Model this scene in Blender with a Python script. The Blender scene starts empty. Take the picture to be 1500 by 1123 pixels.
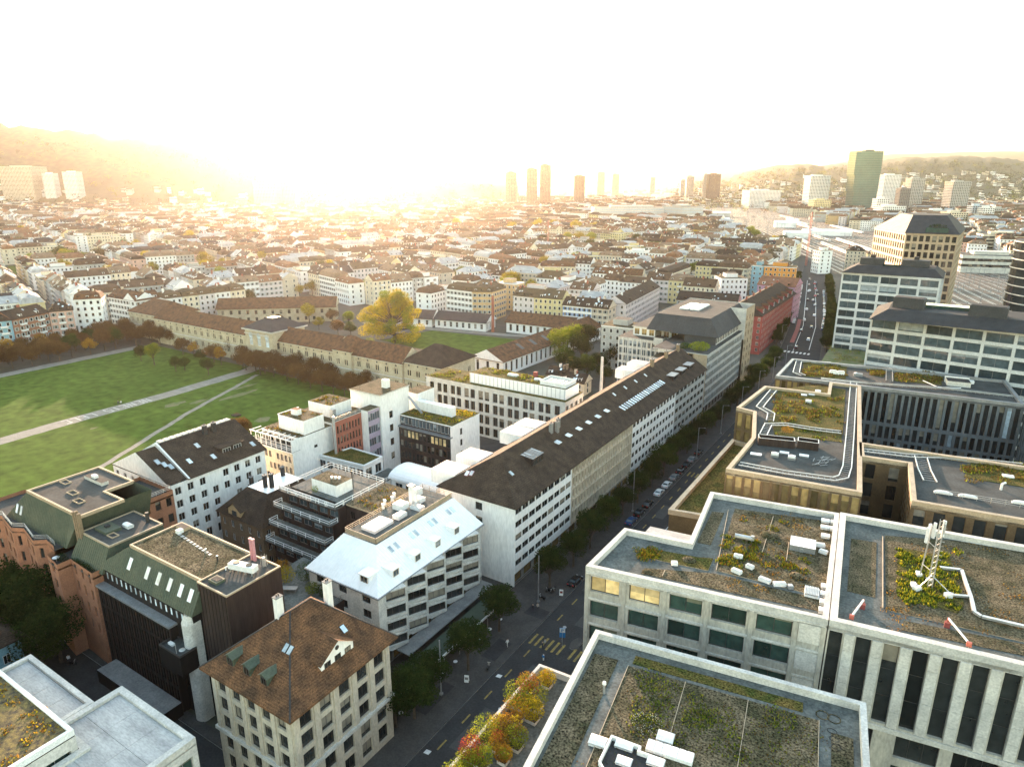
import bpy, math, random
from mathutils import Vector, Matrix

# ---------------------------------------------------------------- camera, sky, sun, exposure
SC = bpy.context.scene
CAM_H, PITCH, YAW = 85.0, math.radians(16.7), math.radians(32.6)
cd = bpy.data.cameras.new('camera'); cam = bpy.data.objects.new('camera', cd)
SC.collection.objects.link(cam)
cd.sensor_width = 36.0; cd.lens = 24.0; cd.clip_start = 1.0; cd.clip_end = 40000.0
cam.location = (0, 0, CAM_H); cam.rotation_euler = (math.pi/2 - PITCH, 0, YAW)
SC.camera = cam
SUN_AZ, SUN_EL = math.radians(-45.8), math.radians(8.0)      # azimuth clockwise from +Y
to_sun = Vector((math.sin(SUN_AZ)*math.cos(SUN_EL), math.cos(SUN_AZ)*math.cos(SUN_EL), math.sin(SUN_EL)))
wd = bpy.data.worlds.new('World'); SC.world = wd; wd.use_nodes = True
wn = wd.node_tree.nodes; wn.clear()
wo = wn.new('ShaderNodeOutputWorld'); wb = wn.new('ShaderNodeBackground'); ws = wn.new('ShaderNodeTexSky')
ws.sky_type = 'NISHITA'; ws.sun_disc = False; ws.sun_elevation = SUN_EL; ws.sun_rotation = SUN_AZ
ws.altitude = 400.0; ws.air_density = 1.35; ws.dust_density = 1.2; ws.ozone_density = 0.7
wb.inputs['Strength'].default_value = 0.15
wd.node_tree.links.new(ws.outputs[0], wb.inputs[0]); wd.node_tree.links.new(wb.outputs[0], wo.inputs[0])
sl = bpy.data.lights.new('sun', 'SUN'); sl.energy = 2.9; sl.angle = math.radians(0.6); sl.color = (1.0, 0.68, 0.47)
so = bpy.data.objects.new('sun', sl); SC.collection.objects.link(so)
so.rotation_euler = to_sun.to_track_quat('Z', 'Y').to_euler()
SC.view_settings.view_transform = 'Standard'; SC.view_settings.look = 'None'
SC.view_settings.gamma = 1.0; SC.view_settings.use_curve_mapping = False
SC.view_settings.exposure = 2.68
SC.cycles.max_bounces = 6; SC.cycles.diffuse_bounces = 3; SC.cycles.glossy_bounces = 3
SC.cycles.transmission_bounces = 3; SC.cycles.volume_bounces = 0; SC.cycles.transparent_max_bounces = 6
SC.cycles.use_denoising = True
COL = SC.collection
RND = random.Random(7)
HAZE = 0.34e-4

# ---------------------------------------------------------------- helpers
_cp, _sp, _cy, _sy = math.cos(PITCH), math.sin(PITCH), math.cos(YAW), math.sin(YAW)
def at(px, py, z):
    """ground-frame point at height z seen at photo pixel (px, py) (1500 x 1123)"""
    c = 561.5 - py; Y = 1000*_cp + c*_sp; Z = -1000*_sp + c*_cp; t = (z - CAM_H)/Z
    X, Y = (px - 750)*t, Y*t
    return (X*_cy - Y*_sy, X*_sy + Y*_cy)
_ZT = {'p': (0,0,1), 'a1': (0,150,3.7425), 'a2': (350,200,3.7425), 'a3': (700,200,3.7425), 'a4': (1100,200,3.7425), 'a5': (0,380,3.7425),
       'a6': (350,380,4.2857), 'a7': (650,380,5.0), 'a8': (900,340,4.2857)}
def atz(tag, x, y, z):
    a, b, s = _ZT[tag]; return at(a + x/s, b + y/s, z)
def dist_of(x, y): return -x*_sy + y*_cy           # depth along the view
def lat_of(x, y): return x*_cy + y*_sy

MATS = {}
class MB:
    """collects faces; build() links them as ONE mesh object"""
    def __init__(s): s.v = []; s.f = []; s.m = []
    def face(s, pts, m):
        i = len(s.v); s.v.extend(pts); s.f.append(tuple(range(i, i+len(pts)))); s.m.append(m)
    def box(s, x0, x1, y0, y1, z0, z1, m, top=None, bottom=True):
        i = len(s.v)
        s.v += [(x0,y0,z0),(x1,y0,z0),(x1,y1,z0),(x0,y1,z0),(x0,y0,z1),(x1,y0,z1),(x1,y1,z1),(x0,y1,z1)]
        fs = [(0,1,5,4),(1,2,6,5),(2,3,7,6),(3,0,4,7),(4,5,6,7)] + ([(3,2,1,0)] if bottom else [])
        for k, f in enumerate(fs):
            s.f.append(tuple(i+j for j in f)); s.m.append(top if (k == 4 and top) else m)
    def obox(s, c, ax, l, w, z0, z1, m):
        """box centred at c (x,y), long axis direction ax (unit), length l, width w"""
        a = (ax[0]*l/2, ax[1]*l/2); b = (-ax[1]*w/2, ax[0]*w/2)
        s.prism([(c[0]-a[0]-b[0], c[1]-a[1]-b[1]), (c[0]+a[0]-b[0], c[1]+a[1]-b[1]), (c[0]+a[0]+b[0], c[1]+a[1]+b[1]), (c[0]-a[0]+b[0], c[1]-a[1]+b[1])], z0, z1, m)
    def prism(s, pts, z0, z1, m, top=None, cap=True, bottom=False):
        i = len(s.v); n = len(pts)
        s.v += [(p[0], p[1], z0) for p in pts] + [(p[0], p[1], z1) for p in pts]
        for k in range(n):
            j = (k+1) % n; s.f.append((i+k, i+j, i+n+j, i+n+k)); s.m.append(m)
        if cap: s.f.append(tuple(range(i+n, i+2*n))); s.m.append(top or m)
        if bottom: s.f.append(tuple(range(i+n-1, i-1, -1))); s.m.append(m)
    def tube(s, p, q, r, m, n=6, r2=None, cap=True):
        p, q = Vector(p), Vector(q); d = (q-p)
        if d.length < 1e-6: return
        d.normalize(); u = d.orthogonal().normalized(); w = d.cross(u); r2 = r if r2 is None else r2
        i = len(s.v)
        for c, rr in ((p, r), (q, r2)):
            for k in range(n):
                a = 2*math.pi*k/n; s.v.append(tuple(c + u*math.cos(a)*rr + w*math.sin(a)*rr))
        for k in range(n):
            j = (k+1) % n; s.f.append((i+k, i+j, i+n+j, i+n+k)); s.m.append(m)
        if cap:
            s.f.append(tuple(range(i+n, i+2*n))); s.m.append(m)
            s.f.append(tuple(range(i+n-1, i-1, -1))); s.m.append(m)
    def bar(s, p, q, w, h, m):
        """square bar between two 3-D points"""
        p, q = Vector(p), Vector(q); d = (q-p).normalized()
        u = Vector((-d.y, d.x, 0)); u = u.normalized()*w/2 if u.length > 1e-6 else Vector((w/2,0,0)); v = d.cross(u).normalized()*h/2
        i = len(s.v)
        for c in (p, q):
            for a, b in ((-1,-1),(1,-1),(1,1),(-1,1)): s.v.append(tuple(c + u*a + v*b))
        for f in ((0,1,5,4),(1,2,6,5),(2,3,7,6),(3,0,4,7),(4,5,6,7),(3,2,1,0)):
            s.f.append(tuple(i+j for j in f)); s.m.append(m)
    def dome(s, cx, cy, z, rx, ry, h, m, n=10, k=3):
        rings = []
        for a in range(k):
            t = a/k*math.pi/2; i = len(s.v); rings.append(i)
            for b in range(n):
                w = 2*math.pi*b/n
                s.v.append((cx + rx*math.cos(t)*math.cos(w), cy + ry*math.cos(t)*math.sin(w), z + h*math.sin(t)))
        top = len(s.v); s.v.append((cx, cy, z+h))
        for a in range(k-1):
            for b in range(n):
                c = (b+1) % n; s.f.append((rings[a]+b, rings[a]+c, rings[a+1]+c, rings[a+1]+b)); s.m.append(m)
        for b in range(n):
            s.f.append((rings[-1]+b, rings[-1]+(b+1) % n, top)); s.m.append(m)
    def hip(s, x0, x1, y0, y1, z, h, axis, i0, i1, m, ov=0.5, th=0.25, gable=None):
        """hipped/gabled roof; axis 'x' or 'y' = ridge direction; i0,i1 = ridge inset at the low and high end (0 = gable)"""
        X0, X1, Y0, Y1 = x0-ov, x1+ov, y0-ov, y1+ov
        if axis == 'y':
            c = (X0+X1)/2; r0 = (c, Y0+(i0 if i0 else 0), z+h); r1 = (c, Y1-(i1 if i1 else 0), z+h)
        else:
            c = (Y0+Y1)/2; r0 = (X0+(i0 if i0 else 0), c, z+h); r1 = (X1-(i1 if i1 else 0), c, z+h)
        i = len(s.v)
        s.v += [(X0,Y0,z),(X1,Y0,z),(X1,Y1,z),(X0,Y1,z), r0, r1, (X0,Y0,z-th),(X1,Y0,z-th),(X1,Y1,z-th),(X0,Y1,z-th)]
        g = gable or m
        if axis == 'y':
            F = [((1,2,5,4),m),((3,0,4,5),m),((0,1,4),m if i0 else g),((2,3,5),m if i1 else g)]
        else:
            F = [((0,1,5,4),m),((2,3,4,5),m),((1,2,5),m if i1 else g),((3,0,4),m if i0 else g)]
        F += [((6,7,1,0),m),((7,8,2,1),m),((8,9,3,2),m),((9,6,0,3),m),((9,8,7,6),m)]
        for f, mm in F: s.f.append(tuple(i+j for j in f)); s.m.append(mm)
    def mesh(s, name):
        names = []
        for m in s.m:
            if m not in names: names.append(m)
        me = bpy.data.meshes.new(name); me.from_pydata(s.v, [], s.f)
        for n in names: me.materials.append(MATS[n])
        ix = {n: k for k, n in enumerate(names)}
        if len(names) > 1: me.polygons.foreach_set('material_index', [ix[m] for m in s.m])
        me.update(); return me
    def build(s, name, parent=None, loc=(0,0,0), rz=0.0, **props):
        return link(name, s.mesh(name), parent, loc, rz, **props)
def link(name, me, parent=None, loc=(0,0,0), rz=0.0, **props):
    o = bpy.data.objects.new(name, me); COL.objects.link(o)
    o.location = loc; o.rotation_euler = (0, 0, rz); o.parent = parent
    for k, v in props.items(): o[k] = v
    return o
def thing(name, label, cat, loc=(0,0,0), rz=0.0, group=None):
    o = link(name, None, None, loc, rz, label=label, category=cat)
    o.empty_display_size = 0.5
    if group: o['group'] = group
    return o
def tag(o, label, cat, group=None):
    o['label'] = label; o['category'] = cat
    if group: o['group'] = group
    return o
def rot2(p, a): return (p[0]*math.cos(a)-p[1]*math.sin(a), p[0]*math.sin(a)+p[1]*math.cos(a))
def inset_poly(pts, d):
    """offset a CCW polygon inwards by d"""
    n = len(pts); out = []
    for i in range(n):
        p0, p1, p2 = Vector(pts[i-1]), Vector(pts[i]), Vector(pts[(i+1) % n])
        a, b = (p1-p0).normalized(), (p2-p1).normalized()
        na, nb = Vector((-a.y, a.x)), Vector((-b.y, b.x)); k = 1 + na.dot(nb)
        q = p1 + (na+nb)*(d/max(k, .3)); out.append((q.x, q.y))
    return out
def ring(mb, outer, inner, z0, z1, m, mt=None):
    """a parapet: ring between two polygons of equal length"""
    n = len(outer)
    for i in range(n):
        j = (i+1) % n
        a, b, c, d = outer[i], outer[j], inner[j], inner[i]
        mb.face([(a[0],a[1],z1),(b[0],b[1],z1),(c[0],c[1],z1),(d[0],d[1],z1)], mt or m)
        mb.face([(a[0],a[1],z0),(b[0],b[1],z0),(b[0],b[1],z1),(a[0],a[1],z1)], m)
        mb.face([(c[0],c[1],z0),(d[0],d[1],z0),(d[0],d[1],z1),(c[0],c[1],z1)], m)

# windows and walls with real openings -----------------------------------------------------------
_WM = {}
def win_mesh(w, h, nx, nz, fr, fm, gm, glass=True, sill=None):
    key = (round(w,2), round(h,2), nx, nz, fr, fm, gm, glass, sill)
    if key not in _WM:
        b = MB()
        b.box(0, w, -.05, .04, 0, fr, fm); b.box(0, w, -.05, .04, h-fr, h, fm)
        b.box(0, fr, -.05, .04, fr, h-fr, fm); b.box(w-fr, w, -.05, .04, fr, h-fr, fm)
        for i in range(1, nx): b.box(w*i/nx-fr*.4, w*i/nx+fr*.4, -.04, .03, fr, h-fr, fm)
        for i in range(1, nz): b.box(fr, w-fr, -.035, .03, h*i/nz-fr*.4, h*i/nz+fr*.4, fm)
        if glass: b.face([(fr,.01,fr),(w-fr,.01,fr),(w-fr,.01,h-fr),(fr,.01,h-fr)], gm)
        if sill: b.box(-.06, w+.06, -.34, -.02, -.1, -.002, sill)
        _WM[key] = b.mesh('window')
    return _WM[key]
def pane_mesh(w, h, gm):
    key = ('pane', round(w,2), round(h,2), gm)
    if key not in _WM:
        b = MB(); b.box(0, w, 0, .025, 0, h, gm); _WM[key] = b.mesh('pane')
    return _WM[key]
def facade(wall, parent, p0, p1, z0, z1, cols=(), rows=(), m='white_wall', depth=.25, nx=2, nz=1, fr=.09, fm='frame_dark', gm='glass',
           sub=False, skip=None, sill=None, name='window', wins=True, alt=None):
    """wall from p0 to p1 (outside on the right hand) with openings cols x rows; a window object sits in each opening"""
    d = Vector((p1[0]-p0[0], p1[1]-p0[1])); L = d.length; d /= L; nrm = Vector((-d.y, d.x)); ang = math.atan2(d.y, d.x)
    skip = skip or (lambda i, j: False)
    us = sorted({0.0, L, *[u for c in cols for u in c]}); vs = sorted({z0, z1, *[v for r in rows for v in r]})
    P = lambda u, v, k=0.0: (p0[0]+d.x*u+nrm.x*k, p0[1]+d.y*u+nrm.y*k, v)
    for a, b in zip(us, us[1:]):
        ci = next((i for i, c in enumerate(cols) if c[0]-1e-6 <= a and b <= c[1]+1e-6), None)
        run = None
        for e, f in zip(vs, vs[1:]):
            rj = next((j for j, r in enumerate(rows) if r[0]-1e-6 <= e and f <= r[1]+1e-6), None)
            hole = ci is not None and rj is not None and not skip(ci, rj)
            if not hole:
                if run: run[1] = f
                else: run = [e, f]
            if hole or f == vs[-1]:
                if run: wall.face([P(a,run[0]), P(b,run[0]), P(b,run[1]), P(a,run[1])], m)
                run = None
    for i, c in enumerate(cols):
        for j, r in enumerate(rows):
            if skip(i, j): continue
            a, b = c; e, f = r
            wall.face([P(a,e), P(b,e), P(b,e,depth), P(a,e,depth)], m); wall.face([P(b,f), P(a,f), P(a,f,depth), P(b,f,depth)], m)
            wall.face([P(a,f), P(a,e), P(a,e,depth), P(a,f,depth)], m); wall.face([P(b,e), P(b,f), P(b,f,depth), P(b,e,depth)], m)
            if not wins: continue
            g = gm
            if alt and alt(i, j): g = alt(i, j)
            o = link(name, win_mesh(b-a, f-e, nx, nz, fr, fm, g, not sub, sill), parent, P(a, e, depth-.03), ang)
            if sub:
                pw = (b-a-2*fr-(nx-1)*fr*.8)/nx
                for k in range(nx):
                    link('pane', pane_mesh(pw, f-e-2*fr, g), o, (fr+k*(pw+fr*.8), 0, fr), 0)
def cols_n(L, n, w, m0=0.0, m1=None):
    """n openings of width w spread evenly over [m0, L-m1]"""
    m1 = m0 if m1 is None else m1; p = (L-m0-m1)/n
    return [(m0+p*(i+.5)-w/2, m0+p*(i+.5)+w/2) for i in range(n)]
def rows_n(z0, n, fh, sill, h): return [(z0+fh*i+sill, z0+fh*i+sill+h) for i in range(n)]
def plen(a, b): return math.hypot(b[0]-a[0], b[1]-a[1])
def rail(mb, pts, z, m, h=1.0, step=1.6, r=.03, closed=False, mid=2):
    """a railing along pts (2-D) standing at z"""
    q = list(pts) + ([pts[0]] if closed else [])
    for a, b in zip(q, q[1:]):
        L = plen(a, b); n = max(1, int(L/step))
        for k in range(mid+1):
            zz = z + h*(k+1)/(mid+1); mb.bar((a[0],a[1],zz), (b[0],b[1],zz), r*1.6, r*1.6, m)
        for k in range(n+1):
            x, y = a[0]+(b[0]-a[0])*k/n, a[1]+(b[1]-a[1])*k/n; mb.box(x-r, x+r, y-r, y+r, z, z+h, m)

# materials ----------------------------------------------------------------------------------------
def mat(name, c1, c2=None, scale=.4, rough=.8, metal=0.0, bump=0.0, bscale=None, fine=.12, spec=None, stretch=None, rnd=0.0, detail=5.0, courses=0.0):
    """procedural material: two colours mixed by noise in world space, a finer noise on top, optional bump and per-object tint"""
    M = bpy.data.materials.new(name); M.use_nodes = True; nt = M.node_tree; N, Lk = nt.nodes, nt.links
    b = N['Principled BSDF']; b.inputs['Roughness'].default_value = rough; b.inputs['Metallic'].default_value = metal
    if spec is not None: b.inputs['Specular IOR Level'].default_value = spec
    g = N.new('ShaderNodeNewGeometry'); vec = g.outputs['Position']
    if stretch:
        mp = N.new('ShaderNodeMapping'); mp.inputs['Scale'].default_value = stretch; Lk.new(vec, mp.inputs['Vector']); vec = mp.outputs[0]
    n1 = N.new('ShaderNodeTexNoise'); n1.inputs['Scale'].default_value = scale; n1.inputs['Detail'].default_value = detail; Lk.new(vec, n1.inputs['Vector'])
    c2 = c2 or tuple(v*.72 for v in c1)
    rp = N.new('ShaderNodeMapRange'); rp.inputs['From Min'].default_value = .34; rp.inputs['From Max'].default_value = .66; Lk.new(n1.outputs[0], rp.inputs['Value'])
    mx = N.new('ShaderNodeMix'); mx.data_type = 'RGBA'; mx.inputs[6].default_value = (*c1, 1); mx.inputs[7].default_value = (*c2, 1)
    Lk.new(rp.outputs[0], mx.inputs[0]); col = mx.outputs[2]
    if fine:
        n2 = N.new('ShaderNodeTexNoise'); n2.inputs['Scale'].default_value = scale*9; n2.inputs['Detail'].default_value = 3; Lk.new(vec, n2.inputs['Vector'])
        r2 = N.new('ShaderNodeMapRange'); r2.inputs['From Min'].default_value = .3; r2.inputs['From Max'].default_value = .7
        r2.inputs['To Min'].default_value = 1-fine*2; r2.inputs['To Max'].default_value = 1+fine; Lk.new(n2.outputs[0], r2.inputs['Value'])
        h = N.new('ShaderNodeHueSaturation'); Lk.new(col, h.inputs['Color']); Lk.new(r2.outputs[0], h.inputs['Value']); col = h.outputs[0]
    if rnd:
        oi = N.new('ShaderNodeObjectInfo'); r3 = N.new('ShaderNodeMapRange'); r3.inputs['To Min'].default_value = 1-rnd; r3.inputs['To Max'].default_value = 1+rnd
        Lk.new(oi.outputs['Random'], r3.inputs['Value']); h = N.new('ShaderNodeHueSaturation'); Lk.new(col, h.inputs['Color']); Lk.new(r3.outputs[0], h.inputs['Value']); col = h.outputs[0]
    if courses:
        sz = N.new('ShaderNodeSeparateXYZ'); Lk.new(g.outputs['Position'], sz.inputs[0]); wz = N.new('ShaderNodeMath'); wz.operation = 'MULTIPLY'; wz.inputs[1].default_value = courses; Lk.new(sz.outputs[2], wz.inputs[0])
        fz = N.new('ShaderNodeMath'); fz.operation = 'FRACT'; Lk.new(wz.outputs[0], fz.inputs[0]); rz_ = N.new('ShaderNodeMapRange'); rz_.inputs['To Min'].default_value = .72; rz_.inputs['To Max'].default_value = 1.18; Lk.new(fz.outputs[0], rz_.inputs['Value'])
        h = N.new('ShaderNodeHueSaturation'); Lk.new(col, h.inputs['Color']); Lk.new(rz_.outputs[0], h.inputs['Value']); col = h.outputs[0]
    Lk.new(col, b.inputs['Base Color'])
    if bump:
        n3 = N.new('ShaderNodeTexNoise'); n3.inputs['Scale'].default_value = bscale or scale*12; n3.inputs['Detail'].default_value = 4; Lk.new(vec, n3.inputs['Vector'])
        bp = N.new('ShaderNodeBump'); bp.inputs['Strength'].default_value = bump; bp.inputs['Distance'].default_value = .08
        Lk.new(n3.outputs[0], bp.inputs['Height']); Lk.new(bp.outputs[0], b.inputs['Normal'])
    MATS[name] = M; return M
def mat_glass(name, dark, pale, share=.25, rough=.06, tint=None, per='obj'):
    """window glass: dark and glossy, a share of the panes with pale curtains or blinds behind them"""
    M = bpy.data.materials.new(name); M.use_nodes = True; nt = M.node_tree; N, Lk = nt.nodes, nt.links; b = N['Principled BSDF']
    b.inputs['Roughness'].default_value = rough; b.inputs['IOR'].default_value = 1.52; b.inputs['Specular IOR Level'].default_value = .65
    if per == 'obj': oi = N.new('ShaderNodeObjectInfo'); r = oi.outputs['Random']
    else:
        g = N.new('ShaderNodeNewGeometry'); w = N.new('ShaderNodeTexWhiteNoise'); sn = N.new('ShaderNodeVectorMath'); sn.operation = 'SNAP'; sn.inputs[1].default_value = (2.2, 2.2, 3.1)
        Lk.new(g.outputs['Position'], sn.inputs[0]); Lk.new(sn.outputs[0], w.inputs[0]); r = w.outputs[0]
    cr = N.new('ShaderNodeValToRGB'); e = cr.color_ramp; e.interpolation = 'CONSTANT'
    e.elements[0].color = (*dark, 1); e.elements[1].position = 1-share; e.elements[1].color = (*pale, 1)
    k = e.elements.new(.45*(1-share)); k.color = (*[v*1.9+.004 for v in dark], 1)
    if per == 'obj':
        tc = N.new('ShaderNodeTexCoord'); sx = N.new('ShaderNodeSeparateXYZ'); Lk.new(tc.outputs['Generated'], sx.inputs[0]); m1 = N.new('ShaderNodeMath'); m1.operation = 'MULTIPLY'; m1.inputs[1].default_value = 37.7; Lk.new(r, m1.inputs[0])
        m2 = N.new('ShaderNodeMath'); m2.operation = 'FRACT'; Lk.new(m1.outputs[0], m2.inputs[0]); m3 = N.new('ShaderNodeMath'); m3.operation = 'MULTIPLY'; m3.inputs[1].default_value = .9; Lk.new(m2.outputs[0], m3.inputs[0])
        m4 = N.new('ShaderNodeMath'); m4.operation = 'GREATER_THAN'; Lk.new(sx.outputs[2], m4.inputs[0]); Lk.new(m3.outputs[0], m4.inputs[1]); m5 = N.new('ShaderNodeMath'); m5.operation = 'MULTIPLY'; Lk.new(r, m5.inputs[0])
        m6 = N.new('ShaderNodeMapRange'); m6.inputs['To Min'].default_value = 1-share-.02; m6.inputs['To Max'].default_value = 1.0; Lk.new(m4.outputs[0], m6.inputs['Value']); m7 = N.new('ShaderNodeMath'); m7.operation = 'MINIMUM'; Lk.new(r, m7.inputs[0]); Lk.new(m6.outputs[0], m7.inputs[1]); r = m7.outputs[0]
    Lk.new(r, cr.inputs[0]); g = N.new('ShaderNodeNewGeometry'); nz = N.new('ShaderNodeTexNoise'); nz.inputs['Scale'].default_value = .8; Lk.new(g.outputs['Position'], nz.inputs['Vector'])
    h = N.new('ShaderNodeHueSaturation'); mr = N.new('ShaderNodeMapRange'); mr.inputs['To Min'].default_value = .4; mr.inputs['To Max'].default_value = 1.5
    Lk.new(nz.outputs[0], mr.inputs['Value']); Lk.new(mr.outputs[0], h.inputs['Value']); Lk.new(cr.outputs[0], h.inputs['Color']); Lk.new(h.outputs[0], b.inputs['Base Color'])
    MATS[name] = M; return M
def mat_leaf(name, c1, c2, c3, trans=.45):
    """leaves: colour by clump noise and by tree, partly translucent so that back light glows through"""
    M = bpy.data.materials.new(name); M.use_nodes = True; nt = M.node_tree; N, Lk = nt.nodes, nt.links; N.remove(N['Principled BSDF'])
    out = N['Material Output']; g = N.new('ShaderNodeNewGeometry'); nz = N.new('ShaderNodeTexNoise'); nz.inputs['Scale'].default_value = .55; nz.inputs['Detail'].default_value = 6
    Lk.new(g.outputs['Position'], nz.inputs['Vector']); cr = N.new('ShaderNodeValToRGB'); e = cr.color_ramp
    e.elements[0].position = .3; e.elements[0].color = (*c1, 1); e.elements[1].position = .72; e.elements[1].color = (*c3, 1); k = e.elements.new(.5); k.color = (*c2, 1)
    Lk.new(nz.outputs[0], cr.inputs[0]); oi = N.new('ShaderNodeObjectInfo'); mr = N.new('ShaderNodeMapRange'); mr.inputs['To Min'].default_value = .75; mr.inputs['To Max'].default_value = 1.3
    Lk.new(oi.outputs['Random'], mr.inputs['Value']); h = N.new('ShaderNodeHueSaturation'); Lk.new(cr.outputs[0], h.inputs['Color']); Lk.new(mr.outputs[0], h.inputs['Value'])
    d = N.new('ShaderNodeBsdfDiffuse'); t = N.new('ShaderNodeBsdfTranslucent'); m = N.new('ShaderNodeMixShader'); m.inputs[0].default_value = trans
    Lk.new(h.outputs[0], d.inputs[0]); Lk.new(h.outputs[0], t.inputs[0]); Lk.new(d.outputs[0], m.inputs[1]); Lk.new(t.outputs[0], m.inputs[2]); Lk.new(m.outputs[0], out.inputs[0])
    MATS[name] = M; return M

mat('white_wall', (.80,.79,.76), (.75,.74,.71), scale=.25, bump=.04, stretch=(1,1,.3), fine=.07)
mat('white_trim', (.80,.80,.78), (.70,.70,.68), scale=.6)
mat('cream_wall', (.72,.64,.48), (.62,.54,.40), scale=.25, stretch=(1,1,.3))
mat('beige_wall', (.60,.52,.40), (.50,.43,.33), scale=.3, stretch=(1,1,.3))
mat('stone_wall', (.52,.46,.36), (.40,.35,.28), scale=.5, bump=.15, stretch=(1,1,.4))
mat('sandstone', (.50,.44,.31), (.38,.33,.23), scale=.3, bump=.15)
mat('concrete', (.48,.45,.38), (.34,.325,.285), scale=.35, bump=.15, stretch=(1,1,.35), detail=8)
mat('concrete_pale', (.60,.58,.53), (.44,.43,.40), scale=.4, bump=.12, detail=8)
mat('concrete_dark', (.22,.22,.21), (.15,.15,.15), scale=.4, bump=.1)
mat('orange_brick', (.34,.15,.082), (.26,.115,.066), scale=.5, bump=.2, bscale=9)
mat('red_brick', (.34,.11,.07), (.26,.09,.06), scale=.5, bump=.2, bscale=9)
mat('red_wall', (.30,.065,.055), (.22,.05,.045), scale=.4)
mat('brown_wall', (.24,.17,.105), (.18,.13,.08), scale=.4)
mat('black_cladding', (.010,.009,.009), (.016,.013,.012), scale=.8, rough=.6, spec=.2, stretch=(1,1,.1))
mat('dark_cladding', (.030,.021,.019), (.046,.033,.029), scale=.7, rough=.6, spec=.2, stretch=(1,1,.1))
mat('copper_green', (.060,.078,.056), (.090,.102,.070), scale=.35, rough=.6, spec=.25, bump=.05)
mat('bronze', (.20,.135,.07), (.14,.095,.052), scale=.4, rough=.45, metal=.35)
mat('bronze_pale', (.44,.34,.23), (.35,.27,.18), scale=.4, rough=.55)
mat('fin_grey', (.15,.165,.17), (.11,.12,.125), scale=.5, rough=.5)
mat('zinc', (.86,.85,.82), (.80,.79,.77), scale=.12, rough=.38, metal=.0, fine=.03)
mat('grey_metal', (.30,.31,.32), (.22,.23,.24), scale=.6, rough=.45, metal=.4)
mat('steel', (.62,.62,.60), (.48,.48,.47), scale=1.0, rough=.35, metal=.6)
mat('slate_dark', (.048,.047,.048), (.033,.033,.034), scale=.4, rough=.8, spec=.2, bump=.15)
mat('mansard_grey', (.062,.064,.066), (.045,.047,.049), scale=.3, rough=.7, spec=.25)
mat('tile_brown', (.185,.092,.046), (.072,.042,.026), scale=.55, rough=.9, spec=.15, bump=.6, bscale=5, detail=10, fine=.28, courses=4.2)
mat('tile_dark', (.072,.051,.036), (.038,.028,.021), scale=.45, rough=.9, spec=.15, bump=.6, bscale=5, detail=10, fine=.25, courses=4.2)
mat('tile_red', (.26,.12,.07), (.17,.085,.05), scale=.5, rough=.9, spec=.15, bump=.3, bscale=5)
mat('tile_olive', (.12,.088,.050), (.085,.062,.038), scale=.4, rough=.9, spec=.15, bump=.3, bscale=5)
mat('panel_grey', (.60,.61,.60), (.52,.53,.52), scale=.4)
mat('roof_tan', (.27,.185,.12), (.19,.13,.085), scale=.3, rough=.9, spec=.15, fine=.25)
mat('roof_rust', (.27,.135,.072), (.18,.09,.05), scale=.3, rough=.9, spec=.15, fine=.25)
mat('roof_umber', (.135,.085,.054), (.09,.058,.038), scale=.3, rough=.9, spec=.15, fine=.25)
mat('roof_deck', (.075,.080,.078), (.045,.048,.047), scale=.25, rough=.95, spec=.2, bump=.2, bscale=3, detail=9)
mat('roof_paving', (.14,.15,.14), (.075,.085,.082), scale=.3, rough=.95, spec=.2, bump=.3, bscale=4, fine=.2, detail=12)
mat('roof_gravel', (.165,.132,.084), (.058,.056,.030), scale=.42, rough=1.0, spec=.1, bump=1.0, bscale=5, fine=.5, detail=14)
mat('roof_sedum', (.155,.11,.034), (.058,.070,.016), scale=.4, rough=1.0, spec=.1, bump=1.0, bscale=4, fine=.5, detail=14)
mat('roof_moss', (.035,.030,.022), (.22,.16,.045), scale=1.5, rough=.95, bump=.9, bscale=6, fine=.3, detail=6)
mat('pale_slab', (.44,.44,.43), (.27,.275,.275), scale=.35, rough=.6, bump=.05, stretch=(.5,1.6,1), detail=6)
mat('plastic_white', (.80,.80,.79), (.72,.72,.71), scale=1.2, rough=.35)
mat('frame_dark', (.045,.042,.04), (.03,.03,.03), scale=2, rough=.5)
mat('frame_grey', (.22,.22,.21), (.17,.17,.17), scale=2, rough=.5)
mat('frame_white', (.72,.72,.70), (.62,.62,.60), scale=2, rough=.5)
mat('frame_bronze', (.20,.13,.07), (.15,.10,.05), scale=2, rough=.4, metal=.3)
mat('shutter_grey', (.30,.32,.30), (.22,.24,.22), scale=2, rnd=.25)
mat('asphalt', (.046,.046,.047), (.034,.034,.035), scale=.3, rough=.95, spec=.2, bump=.1, bscale=6, detail=8)
mat('asphalt_worn', (.055,.055,.054), (.043,.043,.043), scale=.4, rough=.9)
mat('pavement', (.075,.071,.067), (.056,.053,.051), scale=.4, rough=.95, spec=.2, bump=.1)
mat('kerb_stone', (.30,.30,.29), (.24,.24,.23), scale=.8)
mat('paint_yellow', (.34,.24,.04), (.15,.11,.045), scale=1.6, rough=.8)
mat('paint_white', (.72,.72,.70), (.55,.55,.53), scale=2.5, rough=.7)
mat('city_ground', (.070,.064,.056), (.045,.052,.034), scale=.03, rough=.95, detail=9)
mat('lawn', (.078,.125,.020), (.062,.106,.016), scale=.03, rough=1.0, spec=.05, bump=.3, bscale=1.2, fine=.2, detail=12)
mat('lawn_worn', (.15,.135,.075), (.075,.11,.025), scale=.35, rough=.95, detail=8)
mat('gravel_path', (.25,.235,.205), (.19,.178,.155), scale=.4, rough=.95, bump=.1)
mat('chalk', (.62,.60,.56), (.40,.38,.34), scale=1.2, rough=.95)
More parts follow.
